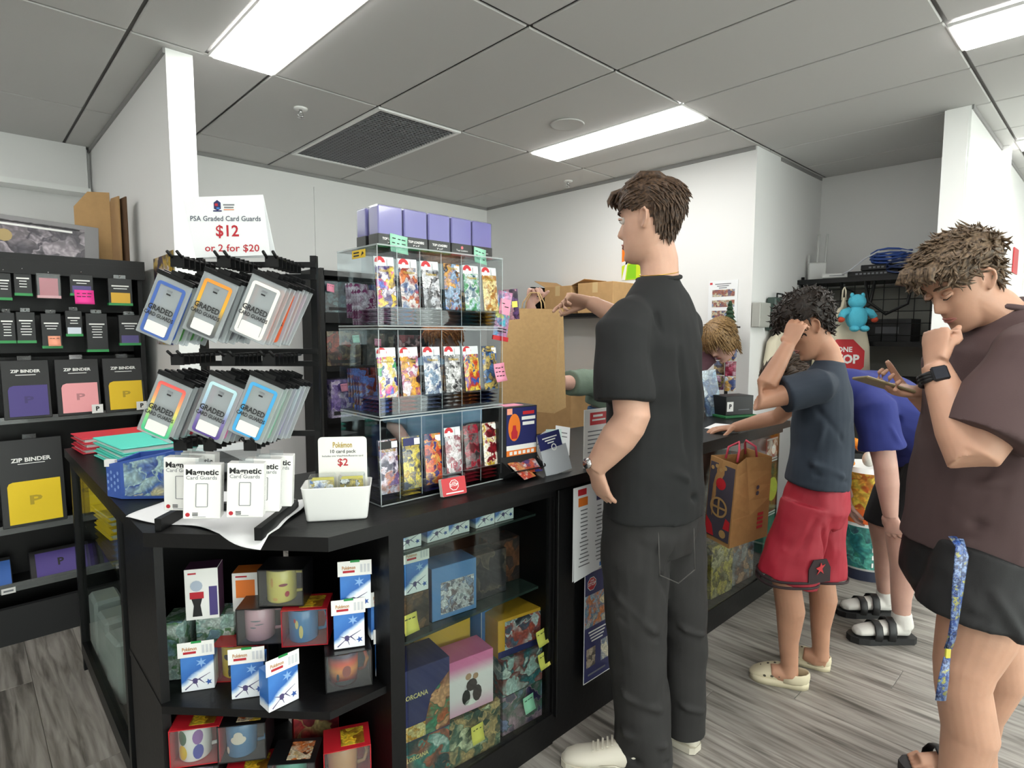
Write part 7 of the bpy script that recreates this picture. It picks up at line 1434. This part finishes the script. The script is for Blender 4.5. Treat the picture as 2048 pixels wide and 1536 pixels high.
b = B(); limb(b, [(.05, 0, .92), (.05, 0, .84), (.055, 0, .76), (.06, 0, .70)], [(.175, .135), (.19, .15), (.195, .155), (.17, .13)], ax_lr, 24); limb(b, [(.03, -.088, .86), (.01, -.092, .79), (-.008, -.095, .71), (-.01, -.095, .695)], [.125, .128, .127, .128], None, 22); limb(b, [(.12, .09, .86), (.145, .1, .78), (.17, .108, .69), (.173, .11, .67)], [.12, .122, .122, .122], None, 22)
so = union('shorts', b, .006, mat('dark_nylon', '#19191b', .7, bump=(500, .3, .001), var=.06), t, 6, [((-.1, -.18, .74), (.1, -.22, .70), .012, -.007), ((-.05, -.2, .8), (.06, -.23, .6), .014, .007)], (.11, .012))
wb2 = B(); wc = wl-V3(.0, .02, .075)*.45; axw = (wl-el).normalized(); ua = axw.cross(V3(0, 1, 0)).normalized(); va = axw.cross(ua)
for k in (-1, 0, 1): wb2.tube([wc+axw*.008*k+ua*.039*math.cos(a)+va*.036*math.sin(a) for a in (2*math.pi*q/20 for q in range(21))], .0055, mat('black_rubber', '#17171a', .45), 8)
wn = (V3(-.35, -.94, 0)-axw*axw.dot(V3(-.35, -.94, 0))).normalized(); Xw = Matrix.Translation(wc+wn*.042) @ Matrix((axw.cross(wn), wn, axw)).transposed().to_4x4()
wb2.box((0, 0, 0), (.036, .012, .038), mat('black_rubber', '#17171a', .45), Xw, .004); wb2.box((0, .0064, 0), (.028, .0008, .03), mat('watch_glass', '#2a2c34', .1), Xw); wb2.build('watch', t)
for an, heel, toe in (((-.015, -.09, .1), (.04, -.09, 0), (-.255, -.085, 0)), ((.29, .2, .1), (.34, .195, 0), (.05, .225, 0))): slide(an, heel, toe, False)
# phone and lanyard
ph = W(PBR, -.105, .185, 1.278); t2 = thing('phone', 'smartphone held flat in the right hand of the man in brown', 'phone', ph, 0, None, (0, 0, 0)); t2.rotation_euler = (R_(-8), R_(17), RZ)
B().box((0, 0, 0), (.155, .075, .008), mat('phone_case', '#8f8262', .35), bev=.0025).build('case', t2); B().box((0, 0, .0043), (.145, .068, .0008), mat('phone_screen', '#20242c', .08)).build('screen', t2); B().box((.055, .02, -.0052), (.03, .028, .003), BLACKP, bev=.001).build('camera_bump', t2)
ly = W(PBR, -.15, -.205, 0); t2 = thing('lanyard', 'blue and yellow printed lanyard hanging from the shorts pocket of the man in brown', 'lanyard', (ly.x, ly.y, .60), RZ)
LA = art(('#1f3272', '#3a62ac', '#1c2c5c', '#7f98c4', '#26428a', '#a8a860'), 70)
B().tube([(-.004, .015, .34), (-.006, -.012, .325), (-.004, -.008, .22), (.0, -.004, .10), (-.004, .002, .06)], [(.0105, .0018), (.0105, .0018), (.0105, .0018), (.009, .0018), (.007, .0018)], LA, 8, True, (1, 0, 0)).build('strap', t2)
B().tube([(.012, .014, .335), (.010, -.008, .3), (.006, -.004, .2), (.0, .0, .09), (-.004, .004, .06)], [(.011, .0016)]*5, LA, 8, True, (1, 0, 0)).build('strap', t2)
B().box((-.005, .003, .05), (.012, .006, .025), mat('yellow_clip', '#c8c04a', .4), bev=.001).build('clip', t2); B().tube([(-.006, .003, .04), (-.01, .004, -.02), (-.012, .006, -.075)], [(.009, .002), (.014, .0025), (.014, .0025)], LA, 8, True, (1, 0, 0)).build('tail', t2)

# ---- clerk holding up the paper bag -----------------------------------------------------
def clerk_at(px, d): return Vector((CAMPOS.x, CAMPOS.y, 0))+RT*((px-1024)/1171.08*d)+FW*d
pc_ = clerk_at(1240, 3.75); t = thing('person', 'clerk in a grey green top behind the counter, lifting the paper bag by its handles', 'person', (pc_.x, pc_.y, 0), RZ)
X = head_mat((.14, -.06, 1.44), 215, 30, 0, 1.0); b = B(); add_head(b, X)
limb(b, [(.13, -.04, 1.38), (.10, 0, 1.30), (.08, 0, 1.24)], [.056, .058, .085]); limb(b, [(.08, 0, 1.25), (.06, 0, 1.16), (.0, 0, 1.0), (-.02, 0, .86)], [(.12, .08), (.18, .11), (.17, .12), (.17, .12)], (1, 0, 0))
hp = Vector((CAMPOS.x, CAMPOS.y, 0))+RT*((1063-1024)/1171.08*3.04)+FW*3.04; hl = Matrix.Rotation(-RZ, 3, 'Z') @ (Vector((hp.x, hp.y, 0))-Vector((pc_.x, pc_.y, 0))); wl = V3(hl.x-.01, hl.y+.015, 1.565); ls = V3(-.17, -.10, 1.12); el = V3(-.42, -.42, 1.15)
limb(b, [ls, ls*.5+el*.5, el, el*.55+wl*.45, wl], [.055, .05, .044, .042, .029]); hand(b, wl, (.15, -.1, 1), (.75, -.55, 0), 1, ((66, 82, 50),)*4, (.7, .4, .6), 1.05, .01)
rs, er, wr = V3(.25, -.02, 1.17), V3(.33, -.06, .95), V3(.3, -.1, .75); limb(b, [rs, er, wr], [.055, .045, .03]); hand(b, wr, (-.8, -.4, -.2), (0, 0, -1), 1, (20, 25, 15))
for x in (-.09, .09): limb(b, [(x-.02, 0, .85), (x-.02, 0, .48), (x, 0, .09), (x-.03, -.12, .045)], [.09, .06, .045, .035])
union('body', b, .005, SK3, t, 3, fac=.4); face_bits(t, X, False, '#3a2a20', sk=SK3)
hair(t, X, lambda a, z: (.016 if z > (.05 if abs(a) < 1.2 else np.interp(abs(a), [1.2, 2, 3.14], [.03, -.05, -.08])) else 0), lambda p, n, r: (-.6, r.uniform(-.4, .4), -.5), hair_mat('hair_umber', '#2a1e16', '#4a382a'), 200, .05, .006, 11)
b = B(); limb(b, [(.10, 0, 1.31), (.085, 0, 1.27), (.07, 0, 1.2), (.03, 0, 1.1), (.0, -.01, 1.0), (-.02, -.01, .93)], [(.07, .065), (.14, .09), (.22, .13), (.225, .15), (.225, .165), (.21, .15)], (1, 0, 0), 24); limb(b, [ls, ls*.5+el*.5, el*.75+ls*.25], [.085, .08, .075], None, 18); limb(b, [rs, rs*.5+er*.5, er], [.085, .08, .075], None, 18)
union('shirt', b, .008, mat('sage_fleece', '#6a7a6c', .9, bump=(120, .4, .004)), t, 6, (), (.12, .012))
b = B(); limb(b, [(-.02, 0, .96), (-.02, 0, .85), (-.02, 0, .76)], [(.185, .14), (.195, .15), (.18, .14)], (1, 0, 0), 22)
for x in (-.09, .09): limb(b, [(x-.02, 0, .84), (x-.02, 0, .5), (x, 0, .06)], [.11, .085, .075], None, 18)
union('trousers', b, .008, mat('blue_denim', '#4a6890', .85, bump=(300, .3, .002)), t, 5)
for x in (-.09, .09): shoe(t, 'shoe', (x, .04, 0), (x-.04, -.22, 0), .002, DARK, SOL)
# ---- fair haired clerk bending behind the counter --------------------------------------
p2 = clerk_at(1316, 3.9); t = thing('person', 'fair haired clerk bowing behind the counter, mostly hidden by the tall man', 'person', (p2.x, p2.y, 0), RZ)
hx = (1440-1024)/1171.08*3.9-(1316-1024)/1171.08*3.9; X = head_mat((hx, .0, 1.385), 200, 46, 0, 1.06); b = B(); add_head(b, X)
limb(b, [(hx+.01, .04, 1.37), (hx-.04, .09, 1.30), (hx-.13, .12, 1.22)], [.05, .052, .06]); limb(b, [(hx-.16, .1, 1.20), (.06, .06, 1.18), (.0, .05, .98), (.0, .05, .86)], [(.11, .08), (.17, .11), (.16, .12), (.165, .12)], (1, 0, 0))
for s in (-1, 1):
    a_, e_, w_ = V3(.05+s*.18, .03, 1.15), V3(.03+s*.2, .0, .9), V3(.02+s*.2, -.06, .68); limb(b, [a_, e_, w_], [.05, .042, .028]); hand(b, w_, (0, -.15, -1), (-s, 0, 0), -s, (20, 25, 15)); limb(b, [(s*.09, .05, .86), (s*.09, .05, .48), (s*.09, .05, .09), (s*.09, -.08, .045)], [.09, .06, .045, .035])
union('body', b, .005, SK3, t, 3, fac=.4); face_bits(t, X, True, '#8a6a44', sk=SK3)
hair(t, X, lambda a, z: (.024 if z > (.03 if abs(a) < .8 else np.interp(abs(a), [.8, 1.2, 2, 3.14], [.0, -.06, -.1, -.11])) else 0), lambda p, n, r: (.1, r.uniform(-.15, .15), -1), hair_mat('hair_blond', '#5c452c', '#9c7c50'), 800, .045, .0035, 13, 0, .0)
b = B(); limb(b, [(hx-.03, .09, 1.29), (hx-.10, .11, 1.235), (.10, .08, 1.17), (.02, .05, 1.0), (.0, .05, .85)], [(.062, .06), (.085, .075), (.16, .11), (.18, .14), (.19, .15)], (1, 0, 0), 22)
for s in (-1, 1): limb(b, [(.05+s*.16, .04, 1.15), (.03+s*.19, .01, 1.0)], [.075, .07], None, 16)
union('shirt', b, .008, mat('plum_cotton', '#5a3a44', .85), t, 6, (), (.12, .012))
b = B()
for s in (-1, 1): limb(b, [(s*.08, .05, .88), (s*.09, .05, .5), (s*.09, .05, .05)], [.12, .088, .075], None, 16)
union('trousers', b, .008, DEN, t, 5)
for s in (-1, 1): shoe(t, 'shoe', (s*.09, .09, 0), (s*.09, -.17, 0), .002, DARK, SOL)
# ---- ginger haired clerk seen through the acrylic ------------------------------------------
p3 = clerk_at(868, 3.2); t = thing('person', 'ginger haired clerk in pale blue sitting low behind the acrylic display', 'person', (p3.x, p3.y, 0), RZ)
X = head_mat((.06, .0, 1.425), 250, 35, 0, .98); b = B(); add_head(b, X); limb(b, [(.05, .02, 1.38), (.03, .04, 1.31), (.02, .05, 1.26)], [.054, .056, .08]); limb(b, [(.02, .05, 1.26), (.0, .06, 1.15), (.0, .08, .9), (.0, .08, .62)], [(.11, .08), (.17, .11), (.16, .12), (.17, .13)], (1, 0, 0))
for s in (-1, 1):
    a_, e_, w_ = V3(s*.19, .05, 1.15), V3(s*.22, -.02, .92), V3(s*.1, -.16, .82); limb(b, [a_, e_, w_], [.05, .042, .028]); hand(b, w_, (-s*.3, -.8, -.2), (0, 0, -1), s, (20, 25, 15)); limb(b, [(s*.09, .06, .60), (s*.1, -.3, .56), (s*.1, -.32, .1), (s*.1, -.42, .045)], [.09, .065, .045, .035])
union('body', b, .005, SK3, t, 3, fac=.4); face_bits(t, X, True, '#8a5a34', sk=SK3)
hair(t, X, lambda a, z: (.02 if z > (.035 if abs(a) < 1.0 else np.interp(abs(a), [1.0, 1.6, 2, 3.14], [.0, -.03, -.07, -.09])) else 0), lambda p, n, r: (.3*p.x/.09, .4*p.y/.07+r.uniform(-.2, .2), -1 if p.z < .08 else .2), hair_mat('hair_ginger', '#8a4a22', '#c8824a'), 300, .05, .006, 15, 0, .2)
b = B(); limb(b, [(.03, .04, 1.31), (.02, .05, 1.26), (.0, .06, 1.16), (.0, .07, .95), (.0, .08, .62)], [(.065, .06), (.13, .09), (.195, .13), (.19, .14), (.195, .15)], (1, 0, 0), 22)
for s in (-1, 1): limb(b, [(s*.17, .05, 1.16), (s*.21, .01, 1.0), (s*.22, -.01, .93)], [.075, .07, .068], None, 16)
union('shirt', b, .008, mat('pale_blue_cotton', '#8fb0cc', .85), t, 6, (), (.12, .012))
b = B()
for s in (-1, 1): limb(b, [(s*.08, .08, .6), (s*.1, -.28, .57), (s*.1, -.31, .5), (s*.1, -.32, .08)], [.11, .09, .085, .07], None, 16)
union('trousers', b, .008, DEN, t, 5)
for s in (-1, 1): shoe(t, 'shoe', (s*.1, -.27, 0), (s*.1, -.52, 0), .002, DARK, SOL)
q3 = p3+FW*.10; t = thing('stool', 'low stool under the ginger haired clerk behind the counter', 'stool', (q3.x, q3.y, 0), RZ)
B().lathe([(.001, .44), (.17, .44), (.18, .46), (.17, .485), (.001, .485)], BLACKP, 24).build('seat', t)
for k in range(4): B().cyl((.12*math.cos(k*1.57+.78), .12*math.sin(k*1.57+.78), .44), (.18*math.cos(k*1.57+.78), .18*math.sin(k*1.57+.78), 0), .012, CHROME, 8).build('leg', t)
